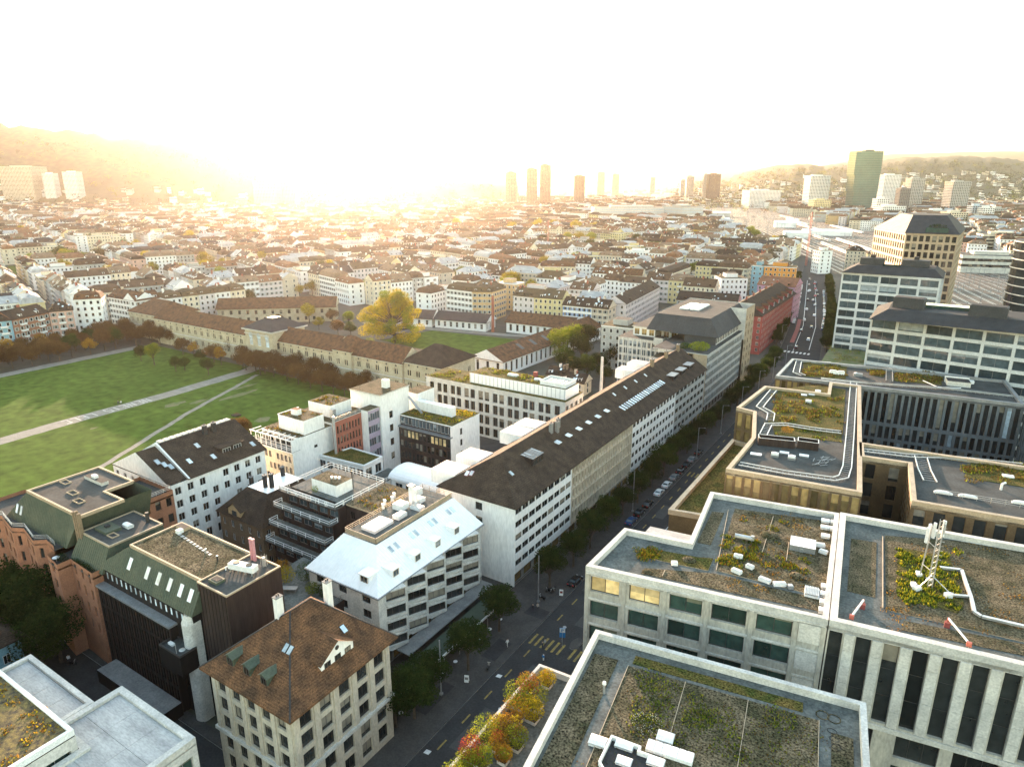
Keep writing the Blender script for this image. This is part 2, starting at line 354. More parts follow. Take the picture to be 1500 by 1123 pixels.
mat('ballast', (.115,.098,.080), (.060,.054,.045), scale=.02, rough=.95, fine=.3, detail=9)
mat('bark', (.085,.065,.045), (.055,.042,.03), scale=2.0, rough=.9)
mat('soil', (.06,.045,.03), (.04,.03,.02), scale=1.5, rough=.95)
mat('blue_wall', (.24,.42,.50), (.18,.33,.40), scale=.5)
mat('pink_wall', (.62,.40,.32), (.54,.34,.27), scale=.3)
mat('orange_wall', (.70,.30,.055), (.60,.26,.05), scale=.3)
mat('purple_wall', (.45,.27,.40), (.38,.23,.34), scale=.3)
mat('yellow_wall', (.66,.56,.30), (.58,.49,.26), scale=.3)
mat('tan_wall', (.58,.40,.20), (.50,.34,.17), scale=.3)
mat('lilac_wall', (.66,.60,.58), (.60,.54,.52), scale=.3)
mat('grey_wall', (.44,.44,.41), (.36,.36,.34), scale=.3)
mat('lavender_panel', (.36,.30,.38), (.30,.25,.32), scale=.4)
mat('pipe_pink', (.50,.25,.27), (.42,.2,.22), scale=1.5, rough=.4)
mat('crane_red', (.42,.11,.08), (.36,.10,.07), scale=1.5, rough=.5)
mat('sign_blue', (.03,.18,.42), (.03,.15,.36), scale=2, rough=.4)
mat('brick_tower', (.21,.135,.105), (.17,.11,.085), scale=.05)
mat('skin', (.5,.33,.24), scale=3); mat('cloth_dark', (.03,.03,.04), scale=3); mat('cloth_pale', (.6,.58,.55), scale=3); mat('rubber', (.02,.02,.02), scale=3)
mat('car_white', (.75,.75,.74), (.7,.7,.69), scale=.5, rough=.2, fine=0); mat('car_black', (.015,.015,.017), (.02,.02,.022), scale=.5, rough=.15, fine=0)
mat('car_silver', (.40,.41,.42), (.36,.37,.38), scale=.5, rough=.22, metal=.5, fine=0); mat('car_red', (.42,.03,.02), (.38,.03,.02), scale=.5, rough=.2, fine=0)
mat('car_blue', (.03,.07,.16), (.025,.06,.14), scale=.5, rough=.2, fine=0); mat('lamp_red', (.5,.02,.02), scale=3, rough=.3); mat('lamp_clear', (.8,.8,.78), scale=3, rough=.15)
mat('awning_green', (.05,.075,.05), (.04,.06,.04), scale=1.5)
mat('forest_hill', (.028,.042,.016), (.060,.060,.020), scale=.006, rough=.95, bump=1.0, bscale=.03, fine=.3, detail=10)
mat_glass('glass', (.012,.014,.014), (.24,.215,.17), .32)
mat_glass('glass_far', (.018,.019,.019), (.20,.17,.13), .18, per='pos')
mat_glass('glass_gold', (.10,.072,.028), (.40,.28,.11), .42, rough=.12)
mat_glass('glass_blue', (.035,.05,.058), (.30,.34,.36), .28)
mat_glass('glass_green', (.016,.034,.028), (.16,.165,.12), .34, rough=.04)
mat('tower_glass', (.035,.105,.115), (.065,.155,.165), scale=.02, rough=.16, metal=.4, fine=.1, bump=.15, bscale=.02)
mat('dark_glass', (.02,.024,.026), (.035,.04,.043), scale=.1, rough=.1, fine=.1)
mat_glass('glass_lit', (.50,.36,.17), (.62,.46,.24), .5, rough=.1)  # light shining through the panes is painted as a warm base colour
mat_glass('glass_dim', (.040,.046,.042), (.12,.13,.12), .35, rough=.12)
mat_glass('glass_sky', (.30,.36,.40), (.42,.48,.52), .5, rough=.05)
mat_glass('skylight', (.42,.48,.52), (.62,.66,.68), .5, rough=.1)
mat_leaf('leaf_green', (.022,.042,.010), (.040,.065,.014), (.075,.095,.02))
mat_leaf('leaf_dark', (.016,.030,.009), (.028,.044,.012), (.050,.064,.017), .35)
mat_leaf('leaf_yellow', (.16,.135,.012), (.30,.24,.018), (.46,.37,.03), .55)
mat_leaf('leaf_brown', (.085,.050,.018), (.125,.068,.024), (.16,.10,.034), .5)
mat_leaf('leaf_dry', (.085,.062,.022), (.14,.10,.035), (.20,.155,.05), .3)
mat_leaf('leaf_orange', (.22,.10,.02), (.32,.17,.025), (.42,.28,.03))
mat_leaf('leaf_red', (.16,.03,.025), (.26,.05,.035), (.32,.10,.04))
mat_leaf('leaf_lime', (.10,.13,.014), (.17,.20,.02), (.28,.28,.03))

# ================================================================ the setting: ground, park, streets
_ZT.update({'z1': (0,600,2.1467), 'z2': (300,520,2.9556), 'z3': (270,700,2.655), 'z4': (600,400,2.2455), 'z5': (840,680,2.535), 'z6': (1150,680,2.534), 'z7': (1000,480,3.0),
            'z8': (560,780,3.2735), 'b1': (0,680,5.104), 'b2': (140,760,4.0107), 'b3': (0,880,4.62), 'b4': (360,540,4.1667), 'b5': (1040,500,4.679), 'b6': (1260,500,4.679)})
def sheet(name, pts, z, m, parent=None, kind='structure', th=.12):
    b = MB(); b.prism(pts, z-th, z, m); o = b.build(name, parent)
    if parent is None: o['kind'] = kind
    return o
b = MB(); b.face([(-12000,-3000,0),(9000,-3000,0),(9000,14000,0),(-12000,14000,0)], 'city_ground'); b.build('ground', kind='structure')
lawn = sheet('lawn', [(-350,0),(-168,0),(-168,192),(-350,196)], .06, 'lawn')
def strip(pts, w, jit=0.0):
    if jit:
        r = random.Random(int(w*100)); q = [pts[0]]
        for a, b_ in zip(pts, pts[1:]):
            n = max(1, int(math.hypot(b_[0]-a[0],b_[1]-a[1])/3)); q += [(a[0]+(b_[0]-a[0])*k/n+r.uniform(-jit,jit), a[1]+(b_[1]-a[1])*k/n) for k in range(1,n+1)]
        pts = q
    """polygon of width w along a polyline"""
    L, R = [], []
    for i, p in enumerate(pts):
        a = Vector(pts[max(i-1,0)]); c = Vector(pts[min(i+1,len(pts)-1)]); d = (c-a).normalized(); n = Vector((-d.y, d.x))*w/2
        L.append((p[0]+n.x, p[1]+n.y)); R.append((p[0]-n.x, p[1]-n.y))
    return R + L[::-1]
sheet('park_path', strip([(-261,0),(-261.5,88),(-263,112),(-263,147),(-266,189),(-272,205)], 7.2, .22), .075, 'gravel_path', th=.05)
sheet('footpath', strip([(-190,55),(-212.7,98.6),(-236.1,141.9),(-257,188)], 2.0, .3), .073, 'gravel_path', th=.05)
sheet('promenade', strip([(-355,0),(-353,120),(-354,190)], 7, .3), .071, 'gravel_path', th=.05)
for k, (c, rx, ry) in enumerate([((-238,165),1.6,9),((-246,173),1.2,6),((-249,143),2.0,5),((-244,150),1.5,4),((-248,112),.8,1.4),((-285,60),3,5),((-205,150),2.5,3)]):
    r = random.Random(k); sheet('worn_patch', [(c[0]+rx*math.cos(t*math.pi/7)*r.uniform(.7,1.3), c[1]+ry*math.sin(t*math.pi/7)*r.uniform(.7,1.3)) for t in range(14)], .066, 'lawn_worn', lawn, th=.02)
# the chalk lettering on the park path
def glyphs(): 
    return [(109 + k*3.0, c) for k, c in enumerate('CLEL SIENEN') if c != ' ']
STROKES = {'E': [(0,0,0,1),(0,1,1,1),(0,.5,.8,.5),(0,0,1,0)], 'F': [(0,0,0,1),(0,1,1,1),(0,.5,.8,.5)], 'T': [(.5,0,.5,1),(0,1,1,1)], 'L': [(0,0,0,1),(0,0,1,0)], 'N': [(0,0,0,1),(0,1,1,0),(1,0,1,1)],
           'H': [(0,0,0,1),(1,0,1,1),(0,.5,1,.5)], 'U': [(0,0,0,1),(1,0,1,1),(0,0,1,0)], 'A': [(0,0,.5,1),(.5,1,1,0),(.2,.4,.8,.4)], 'K': [(0,0,0,1),(0,.45,1,1),(.2,.55,1,0)], 'I': [(.5,0,.5,1)], 'C': [(0,0,0,1),(0,1,1,1),(0,0,1,0)], 'S': [(0,1,1,1),(0,.5,0,1),(0,.5,1,.5),(1,0,1,.5),(0,0,1,0)]}

# road and pavements ------------------------------------------------------------------------------
ROADL, ROADR = -57.9, -46.2
far_c = [(-55,338),(-59.5,372),(-63,400),(-72,470),(-80,520),(-101,648),(-128,820),(-150,960)]
road = sheet('road', [(ROADL,-30),(ROADR,-30),(ROADR,330),(ROADL,330)], .03, 'asphalt', th=.02)
sheet('road', strip([(-52.2,329.5)]+far_c, 19), .034, 'asphalt', th=.02)
sheet('cross_street', [(-400,37.5),(ROADL-.01,37.5),(ROADL-.01,47.5),(-400,47.5)], .028, 'asphalt', th=.02)
def pave(name, pts):
    b = MB(); b.prism(pts, 0, .14, 'kerb_stone', 'pavement'); return b.build(name, kind='structure')
pave('pavement', [(-69.4,48),(ROADL,48),(ROADL,330),(-69.4,330)]); pave('pavement', [(ROADR,-30),(-41,-30),(-41,330),(ROADR,330)])
pave('pavement', [(-75,-30),(ROADL,-30),(ROADL,37),(-75,37)]); pave('pavement', [(-300,47.6),(-69.5,47.6),(-69.5,49.5),(-300,49.5)])
pave('courtyard', [(-135,62),(-69.6,62),(-69.6,200),(-135,200)])
pave('pavement', strip([(-66,331)]+[(p[0]-13, p[1]) for p in far_c], 6)); pave('pavement', strip([(-43,331)]+[(p[0]+13, p[1]) for p in far_c], 6))
def mark(pts, m='paint_yellow', z=.04, name='road_marking'):
    b = MB(); b.prism(pts, z-.006, z, m); return b.build(name, road)
def dash(x, y0, y1, w=.14, m='paint_yellow'): mark([(x-w,y0),(x+w,y0),(x+w,y1),(x-w,y1)], m)
for k in range(38):
    y = 40 + k*6.4
    if not 93 < y < 101: dash(-55.75, y, y+2.3)
for k in range(26): dash(-50.6, 118+k*8, 121.2+k*8, .09, 'paint_white')
for y0 in (95.0, 186.0, 268.0):
    for k in range(9):
        if k != 6: mark([(ROADL+.8+k*1.2,y0),(ROADL+1.25+k*1.2,y0),(ROADL+1.25+k*1.2,y0+3.3),(ROADL+.8+k*1.2,y0+3.3)])
for y0 in (84, 64): mark([(-57.2,y0),(-56.3,y0+.1),(-56.3,y0+.9),(-57.2,y0+.8)], 'paint_white')     # bicycle symbol on the lane
for pts in ([(-62,365),(-70,436),(-84,520),(-104,640)], [(-55.5,372),(-63,436),(-77,520),(-98,640)]):
    mark(strip(pts, .3), 'paint_white', .046)
mark(strip([(-66.5,385),(-70.5,420),(-75.5,455)], 2.2), 'red_wall', .045, 'cycle_lane')
for k in range(7): mark([(-66+k*1.9,361),(-65+k*1.9,361),(-65+k*1.9,364.5),(-66+k*1.9,364.5)], 'paint_white', .047)
for k, (x, y, a, c) in enumerate(((-53,72,1.6,5),(-50,108,2.2,3.4),(-55.4,123,1.0,7),(-49,146,1.8,9),(-52.4,88,.9,2.2),(-54.6,160,1.4,4),(-48.6,61,1.6,4),(-61,90,1.5,3),(-63,74,1.2,4),(-60.5,104,2.2,1.6))):
    mark([(x-a,y-c),(x+a,y-c+.1),(x+a,y+c),(x-a+.1,y+c)], 'asphalt_worn' if x > ROADL else 'asphalt', .036 if x > ROADL else .146, 'road_patch')
for (x, y) in ((-52.2,78),(-53.5,103),(-50.5,131),(-54,150)): mark([(x+.38*math.cos(t*.5236),y+.38*math.sin(t*.5236)) for t in range(12)], 'grey_metal', .041, 'manhole_cover')
isl = MB(); isl.prism([(-49.2+1.0*math.cos(t*math.pi/6), 99.6+1.9*math.sin(t*math.pi/6)) for t in range(12)], 0, .16, 'kerb_stone', 'pavement'); isl.build('traffic_island', kind='structure')

# ---------------------------------------------------------------- scatter helpers for plants on roofs
def leafball(mb, c, r, n, size, m, rnd, shell=.35):
    for _ in range(n):
        while True:
            p = Vector((rnd.uniform(-1,1), rnd.uniform(-1,1), rnd.uniform(-1,1)))
            if shell < p.length < 1: break
        o = Vector((c[0]+p.x*r[0], c[1]+p.y*r[1], c[2]+p.z*r[2])); u = Vector((rnd.gauss(0,1), rnd.gauss(0,1), rnd.gauss(0,.7))).normalized()*size*rnd.uniform(.6,1.3)
        w = u.orthogonal().normalized(); w = (Matrix.Rotation(rnd.uniform(0,6.28), 3, u.normalized()) @ w)*size*rnd.uniform(.35,.7)
        mb.face([tuple(o-u*.5), tuple(o-w*.5), tuple(o+u*.5), tuple(o+w*.5)], m)
def tufts(name, parent, spots, n, size, mats, rnd, h=.25, label=None):
    """ground cover on a roof: many small leaves round the given (x, y, z, radius) spots"""
    mb = MB()
    for (x, y, z, r) in spots:
        for _ in range(int(n*r*r)):
            a, q = rnd.uniform(0,6.28), r*math.sqrt(rnd.random()); m = rnd.choice(mats); s = size*rnd.uniform(.5,1.5)
            px, py = x+q*math.cos(a), y+q*math.sin(a); t = rnd.uniform(0,6.28); hh = h*rnd.uniform(.3,1.4)
            mb.face([(px-s*math.cos(t), py-s*math.sin(t), z), (px+s*math.cos(t), py+s*math.sin(t), z), (px+s*.6*math.cos(t)+rnd.uniform(-s,s), py+s*.6*math.sin(t)+rnd.uniform(-s,s), z+hh)], m)
    o = mb.build(name, parent, kind='stuff')
    return o
def dome_light(parent, c, ang, l, w, name='skylight', m='plastic_white'):
    """a roof dome on its kerb"""
    b = MB(); b.box(-l/2, l/2, -w/2, w/2, 0, .35, 'white_trim'); b.box(-l/2-.06, l/2+.06, -w/2-.06, w/2+.06, .35, .45, 'steel')
    n = 8
    for i in range(n):
        a0, a1 = math.pi*i/n, math.pi*(i+1)/n
        b.face([(-l/2,-w/2*math.cos(a0),.45+.28*math.sin(a0)),(l/2,-w/2*math.cos(a0),.45+.28*math.sin(a0)),(l/2,-w/2*math.cos(a1),.45+.28*math.sin(a1)),(-l/2,-w/2*math.cos(a1),.45+.28*math.sin(a1))], m)
    for sx in (-1, 1): b.face([(sx*l/2,-w/2*math.cos(math.pi*i/n),.45+.28*math.sin(math.pi*i/n)) for i in range(n+1)], m)
    return b.build(name, parent, c, ang)
def flat_roof(parent, pts, z, par=1.0, pw=.8, deck='roof_deck', m='concrete_pale', name='parapet'):
    inn = inset_poly(pts, pw); b = MB(); ring(b, pts, inn, z-par-.6, z, m); b.build(name, parent)
    b = MB(); b.prism(inn, z-par-.5, z-par, deck); b.build('roof_deck', parent); return inn
def bed(parent, pts, z, m, h=.08, edge=None, name='planting_bed'):
    b = MB(); b.prism(pts, z, z+h, edge or m, m); return b.build(name, parent)
PHI = math.radians(8.3)

# ================================================================ A: planted office roof at the bottom edge
A = thing('office_building', 'low concrete office building with gravel roof, skylights and a planted terrace, nearest the camera', 'building')
ZA = 21.5; A0 = Vector((-35.9, 79.0)); ua = Vector((math.cos(PHI), math.sin(PHI))); va = Vector((-math.sin(PHI), math.cos(PHI)))
def al(u, v): p = A0 + ua*u + va*v; return (p.x, p.y)
Apoly = [al(0,-46), al(35.7,-46), al(35.7,0), al(0,0)]
w = MB(); rr = rows_n(0, 4, 5.0, 1.2, 3.0)
facade(w, A, Apoly[1], Apoly[2], 0, ZA-1.6, cols_n(46, 8, 4.6), rr, 'concrete', .35, 3, 1, sub=False)
facade(w, A, Apoly[2], Apoly[3], 0, ZA-1.6, cols_n(35.7, 6, 4.6), rr, 'concrete', .35, 3)
facade(w, A, Apoly[3], Apoly[0], 0, ZA-1.6, cols_n(46, 8, 4.6), rr, 'concrete', .35, 3)
facade(w, A, Apoly[0], Apoly[1], 0, ZA-1.6, m='concrete'); w.build('wall', A)
flat_roof(A, Apoly, ZA, 1.0, .75, 'roof_paving'); zd = ZA-1.0
bed(A, [al(6.2,-46), al(30.4,-46), al(30.4,-4.6), al(6.2,-4.6)], zd, 'roof_gravel', .1, 'bronze_pale')
bed(A, [al(1.2,-46), al(4.6,-46), al(4.6,-4.0), al(1.2,-4.0)], zd, 'roof_gravel', .06)
bed(A, [al(6.6,-3.9), al(28.5,-3.9), al(28.5,-2.1), al(6.6,-2.1)], zd, 'roof_sedum', .06)
bed(A, [al(31.8,-40), al(34.2,-40), al(34.2,-6), al(31.8,-6)], zd, 'roof_gravel', .06)
rA = random.Random(11)
tufts('sedum', A, [(*al(rA.uniform(9,26), rA.uniform(-15,-6)), zd+.1, rA.uniform(.8,2.4)) for _ in range(26)], 40, .10, ['leaf_green','leaf_lime','leaf_lime','leaf_dry'], rA)
tufts('dry_grass', A, [(*al(rA.uniform(7,30), rA.uniform(-24,-5)), zd+.1, rA.uniform(1.2,3)) for _ in range(30)], 12, .10, ['leaf_brown','leaf_dry','leaf_lime'], rA, .16)
for (u, v) in ((6.2,-15),(14,-20),(22,-22),(30.4,-24)):                # thin metal edging strips dividing the beds
    b = MB(); b.bar((*al(u,-4.6),zd+.13), (*al(u+.1,v-16),zd+.13), .08, .12, 'bronze_pale'); b.build('edging', A)
mb = MB(); leafball(mb, (*atz('z5',275,958,zd+.6), zd+.35), (2.1,1.8,.9), 900, .16, 'leaf_dark', rA); leafball(mb, (*atz('z5',275,958,zd+.6), zd+.45), (2.0,1.7,.95), 260, .14, 'concrete_pale', rA, .8)
tag(mb.build('roof_shrub'), 'rounded grey-green shrub on the gravel roof nearest the camera', 'shrub')
for q, l, ww, a in (((92,1025),2.0,1.5,0),((342,1010),1.9,1.6,0),((190,1040),2.1,1.2,0),((188,1100),1.7,1.2,0),((306,1102),1.9,1.2,0)):
    dome_light(A, (*atz('z5',*q,zd+.4), zd), PHI, l, ww)
b = MB(); b.box(-2.7,2.7,-.8,.8,0,.5,'white_trim')
for k in range(6): b.box(-2.6+k*.9, -1.85+k*.9, -.75,.75,.5,.6,'zinc')
b.build('roof_hatch', A, (*atz('z5',358,1065,zd+.4), zd), PHI)
q = [atz('z5',*p,zd+.5) for p in ((92,1105),(140,1008),(252,1050),(245,1066),(340,1100),(318,1160),(130,1170))]
b = MB(); ring(b, q[::-1], inset_poly(q[::-1], .22), zd, zd+.75, 'white_trim'); b.build('light_well', A)
b = MB(); b.prism(inset_poly(q[::-1], .2), zd+.02, zd+.16, 'slate_dark'); b.build('light_well_floor', A)
b = MB(); p = atz('z5',113,850,zd); b.tube((*p,zd),(*p,zd+1.5),.16,'steel',8); b.tube((*p,zd+1.5),(*p,zd+1.85),.28,'white_trim',8,.22); b.build('vent_pipe', A)
for k in range(3):
    p = atz('z5', 960+k*8, 990+k*30, zd); b = MB()
    for t in range(14): b.bar((p[0]+.55*math.cos(t*.449),p[1]+.4*math.sin(t*.449),zd+.06),(p[0]+.55*math.cos(t*.449+.449),p[1]+.4*math.sin(t*.449+.449),zd+.06),.05,.05,'slate_dark')
    b.build('hose_coil', A)
for (x, y) in ((925,930),(968,945)):
    p = atz('z5', x, y, zd); b = MB()
    for t in range(14): b.bar((p[0]+.75*math.cos(t*.449),p[1]+.75*math.sin(t*.449),zd+.05),(p[0]+.75*math.cos(t*.449+.449),p[1]+.75*math.sin(t*.449+.449),zd+.05),.14,.03,'roof_gravel')
    b.build('roof_marking', A)
# terrace with autumn planters, one storey below
ZT = 16.8; t0 = atz('z8',757,628,ZT); t1 = atz('z8',880,662,ZT)
terr = [(-42.0,20), (al(0,-59)[0],20), al(0,-.4), (-36.6, t1[1]-.4), (-42.0, t0[1])]
w = MB(); facade(w, A, terr[-1], terr[0], 0, ZT-1, m='concrete'); facade(w, A, terr[3], terr[4], 0, ZT-1, m='concrete'); w.build('terrace_wall', A)
inn = inset_poly(terr, .45); b = MB(); ring(b, terr, inn, ZT-1.4, ZT, 'concrete_pale'); b.build('terrace_parapet', A)
b = MB(); b.prism(inn, ZT-1.5, ZT-1.0, 'roof_paving'); b.build('terrace_floor', A)
rT = random.Random(5); k = 0
spec = [((700,720),1.1,'leaf_orange'),((790,700),1.0,'leaf_yellow'),((650,790),1.5,'leaf_lime'),((730,800),1.5,'leaf_lime'),((640,860),1.4,'leaf_orange'),((720,860),1.2,'leaf_yellow'),((560,930),1.1,'leaf_yellow'),((500,960),1.5,'leaf_lime'),((610,940),1.2,'leaf_brown'),((640,990),1.2,'leaf_lime'),((430,1050),1.3,'leaf_red'),((560,1010),1.0,'leaf_orange'),((480,1080),1.1,'leaf_lime'),((400,1100),1.1,'leaf_lime'),((580,1060),.9,'leaf_orange'),((340,1180),1.3,'leaf_lime')]
NM = {'leaf_orange': 'orange','leaf_yellow': 'yellow','leaf_lime': 'lime green','leaf_brown': 'rusty brown','leaf_red': 'crimson'}
cnt = {}
for (q, r, m) in spec:
    p = atz('z8', *q, ZT+.3); cnt[m] = cnt.get(m,0)+1
    ordn = ['first','second','third','fourth','fifth','sixth','seventh','eighth'][cnt[m]-1]
    t = thing('terrace_shrub', f'{NM[m]} terrace shrub, {ordn} of that colour from the far end', 'shrub', (p[0],p[1],ZT-1), group='autumn shrubs on the office terrace')
    b = MB(); r *= 1.35; b.prism([(-r*.5,-r*.45),(r*.5,-r*.45),(r*.5,r*.45),(-r*.5,r*.45)], 0, .5, 'concrete_pale', 'soil'); b.build('planter', t)
    b = MB(); leafball(b, (0,0,.6+r*.75), (r*1.05,r*1.0,r*.85), 900, .24, m, rT, .25); leafball(b, (rT.uniform(-.5,.5)*r,rT.uniform(-.5,.5)*r,.6+r*1.2), (r*.6,r*.6,r*.6), 160, .22, rT.choice(list(NM)), rT, .2); b.build('foliage', t)
    b = MB(); b.tube((0,0,.5),(0,0,.6+r*.9),.06,'bark',5); b.build('stem', t)

# ================================================================ B: concrete grid office with the broken roof outline
B = thing('office_building', 'concrete office building with large square windows and a mossy roof beside the street', 'building')
ZB = 25.6; Bp = [(-42,87.6),(-6.9,93.45),(-10.45,129.1),(-33.4,125.3),(-30.6,104.1),(-41.8,102.5)]
w = MB(); bc = [(.9,5.6),(7.2,12.0),(13.5,18.4),(19.8,24.8),(26.2,31.1)]; br = [(21.2,24.15),(16.55,19.5),(11.9,14.85),(7.2,10.2),(2.4,5.5)]
litB = {(0,0): 'glass_lit', (1,0): 'glass_lit'}  # sunlight through the building corner, put into the pane colour
facade(w, B, Bp[0], Bp[1], 0, ZB-1.0, bc, br, 'concrete', .55, 2, 1, .12, 'frame_dark', 'glass_green', sub=True, alt=lambda i, j: litB.get((i,j)))
for a, c in ((3,4),(4,5),(5,0)):
    L = plen(Bp[a], Bp[c]); facade(w, B, Bp[a], Bp[c], 0, ZB-1.0, cols_n(L, max(1,int(L/6)), 4.6), br, 'concrete', .5, 2, 1, .12, 'frame_dark', 'glass_green')
facade(w, B, Bp[1], Bp[2], 0, ZB-1.0, m='concrete'); facade(w, B, Bp[2], Bp[3], 0, ZB-1.0, m='concrete'); w.build('wall', B)
d = Vector((Bp[1][0]-Bp[0][0], Bp[1][1]-Bp[0][1])).normalized(); nB = Vector((d.y,-d.x)); angB = math.atan2(d.y, d.x)
for u in (.35, 6.4, 12.75, 19.1, 25.5, 31.5, 35.2):                      # pilasters stand proud of the grid
    b = MB(); b.box(-.32,.32,-.16,.02,0,ZB-1.3,'concrete'); b.build('pilaster', B, (Bp[0][0]+d.x*u, Bp[0][1]+d.y*u, 0), angB)
for z0 in (24.3, 19.75, 15.1, 10.4):
    b = MB(); b.box(.1, 35.4, -.1, .02, z0, z0+.32, 'concrete_pale'); b.build('string_course', B, (Bp[0][0], Bp[0][1], 0), angB)
for (zl, zh) in br[:4]:
    b = MB(); b.box(31.95,35.0,-.06,.02,zl-.1,zh,'concrete_pale'); b.build('blind_panel', B, (Bp[0][0], Bp[0][1], 0), angB)
flat_roof(B, Bp, ZB, 1.0, .8, 'roof_paving'); zb = ZB-1.0
P5 = lambda x, y, dz=0: atz('z5', x, y, zb+dz)
bed(B, [P5(*p) for p in ((530,395),(955,500),(965,215),(600,165))], zb, 'roof_gravel', .1, 'bronze_pale')
bed(B, [P5(*p) for p in ((235,335),(330,360),(500,395),(520,350),(460,345),(270,310))], zb, 'roof_sedum', .1, 'bronze_pale')
bed(B, [P5(*p) for p in ((250,405),(960,555),(955,510),(520,405),(265,385))], zb, 'roof_gravel', .06)
bed(B, [P5(*p) for p in ((460,290),(510,300),(560,180),(515,175))], zb, 'roof_gravel', .06)
rB = random.Random(21)
def spots5(boxes, n, zz):
    out = []
    for _ in range(n):
        x0, x1, y0, y1 = rB.choice(boxes); out.append((*P5(rB.uniform(x0,x1), rB.uniform(y0,y1)), zz, rB.uniform(.4,1.3)))
    return out
tufts('sedum', B, spots5([(550,680,270,380),(550,680,290,380),(780,880,345,400),(240,320,310,355),(560,780,200,400)], 80, zb+.1), 60, .11, ['leaf_lime','leaf_green','leaf_lime','leaf_orange'], rB, .3)
tufts('dry_grass', B, spots5([(600,950,170,260),(560,900,400,470),(600,900,250,420)], 50, zb+.1), 26, .10, ['leaf_dry','leaf_dry','leaf_brown','leaf_orange'], rB, .2)
for (x, y, r, hh) in ((730,262,1.7,.75),(430,352,1.2,.5),(828,412,1.1,.7),(275,395,.9,.3)):
    b = MB(); c = P5(x,y,.3); b.dome(c[0],c[1],zb+.08,r,r*.8,hh,'roof_gravel',12,4); leafball(b,(c[0],c[1],zb+hh*.5),(r,r*.8,hh*.7),140,.12,'leaf_brown',rB,.6); b.build('gravel_mound', B)
for (x, y) in ((936,208),(970,214),(934,232),(967,238),(936,264),(938,452),(936,480),(933,510),(930,540)): dome_light(B, (*P5(x,y,.4), zb), PHI, 1.35, 1.1)
b = MB(); b.box(-2.0,2.0,-1.7,1.7,0,1.1,'grey_metal','zinc'); b.build('plant_housing', B, (*P5(850,310), zb), PHI)
b = MB()
for k in range(9): b.box(-1+k*.22,-.86+k*.22,-1.2,1.2,.35,.6,'steel')
b.box(-1.05,1.05,-1.25,1.25,0,.35,'white_trim'); b.build('louvred_hatch', B, (*P5(885,480), zb), PHI)
b = MB(); p = P5(600,262,.6); q = P5(665,275,.6); b.tube((*p,zb+.55),(*q,zb+.55),.42,'steel',10); b.tube((*q,zb),(*q,zb+1.1),.3,'steel',8); b.build('air_duct', B)
for (x, y, l) in ((375,368,1.0),(612,342,1.4),(606,397,1.6),(655,380,1.2),(710,430,1.8),(765,445,1.9),(805,455,.8),(845,318,.8),(916,300,1.5),(928,325,1.3)):
    b = MB(); b.box(-l/2,l/2,-.4,.4,.12,.62,'plastic_white' if l > .9 else 'grey_metal'); b.box(-l/2+.1,l/2-.1,-.3,.3,.62,.72,'steel'); b.box(-l/2,-l/2+.12,-.4,.4,0,.12,'slate_dark'); b.box(l/2-.12,l/2,-.4,.4,0,.12,'slate_dark'); b.build('vent_unit', B, (*P5(x,y,.3), zb), PHI+rB.uniform(-.4,.4))
for (p, q) in (((575,170),(530,395)),((742,195),(700,330)),((800,290),(790,360)),((340,395),(330,415))):
    b = MB(); b.bar((*P5(*p),zb+.12),(*P5(*q),zb+.12),.1,.14,'bronze_pale'); b.build('edging', B)
b = MB(); b.prism([(-41.6,103),(-31.4,104.4),(-33,116),(-41.6,115)],0,20.2,'concrete','pale_slab'); b.build('lower_roof', B)

# ================================================================ C: pilastered office with the antenna mast
C = thing('office_building', 'concrete office building with tall dark window slots and an antenna mast on its roof', 'building')
ZC = 25.8; Cp = [(-6.75,93.2),(62,102.9),(58.4,138.9),(-10.35,129.2)]
w = MB(); Lc = plen(Cp[0],Cp[1]); n = int((Lc-3)/3.45)
cc = [(.2,1.9)]+[(3.6+3.45*k, 5.5+3.45*k) for k in range(n-1)]
facade(w, C, Cp[0], Cp[1], 10.7, ZC-1.0, cc, [(11.3,24.3)], 'concrete', .55, 1, 3, .07, 'frame_dark', 'glass', sub=False)
c2 = [(.2,1.9),(3.6,7.6)]+[(10.5+6.9*k, 15.8+6.9*k) for k in range(n//2-2)]
facade(w, C, Cp[0], Cp[1], 0, 10.7, c2, [(6.3,9.9),(1.4,4.9)], 'concrete', .55, 3, 1, .1, 'frame_dark', 'glass')
for a, c in ((1,2),(2,3),(3,0)): facade(w, C, Cp[a], Cp[c], 0, ZC-1.0, m='concrete')
w.build('wall', C)
d = Vector((Cp[1][0]-Cp[0][0], Cp[1][1]-Cp[0][1])).normalized(); angC = math.atan2(d.y, d.x)
for k in range(n):
    u = 2.75+3.45*k; b = MB(); j = 11.0
    for q in range(5): b.box(-.62,.62,-.14,.02,j+q*2.66,j+q*2.66+2.62,'concrete_pale')
    b.build('pilaster', C, (Cp[0][0]+d.x*u, Cp[0][1]+d.y*u, 0), angC)
b = MB(); b.box(.1,Lc-.1,-.2,.02,10.1,10.9,'concrete_pale'); b.build('string_course', C, (Cp[0][0],Cp[0][1],0), angC)
flat_roof(C, Cp, ZC, 1.0, 1.0, 'roof_paving'); zc = ZC-1.0
P6 = lambda x, y, dz=0: atz('z6', x, y, zc+dz)
bed(C, [P6(*p) for p in ((375,540),(887,660),(1100,500),(900,330),(640,285),(370,265))], zc, 'roof_gravel', .1, 'bronze_pale')
bed(C, [P6(*p) for p in ((230,470),(335,495),(340,290),(245,275))], zc, 'roof_gravel', .05)
bed(C, [P6(*p) for p in ((430,615),(887,710),(900,670),(440,580))], zc, 'roof_gravel', .07)
bed(C, [P6(*p) for p in ((412,480),(640,555),(665,520),(610,345),(420,310))], zc+.1, 'roof_sedum', .07)
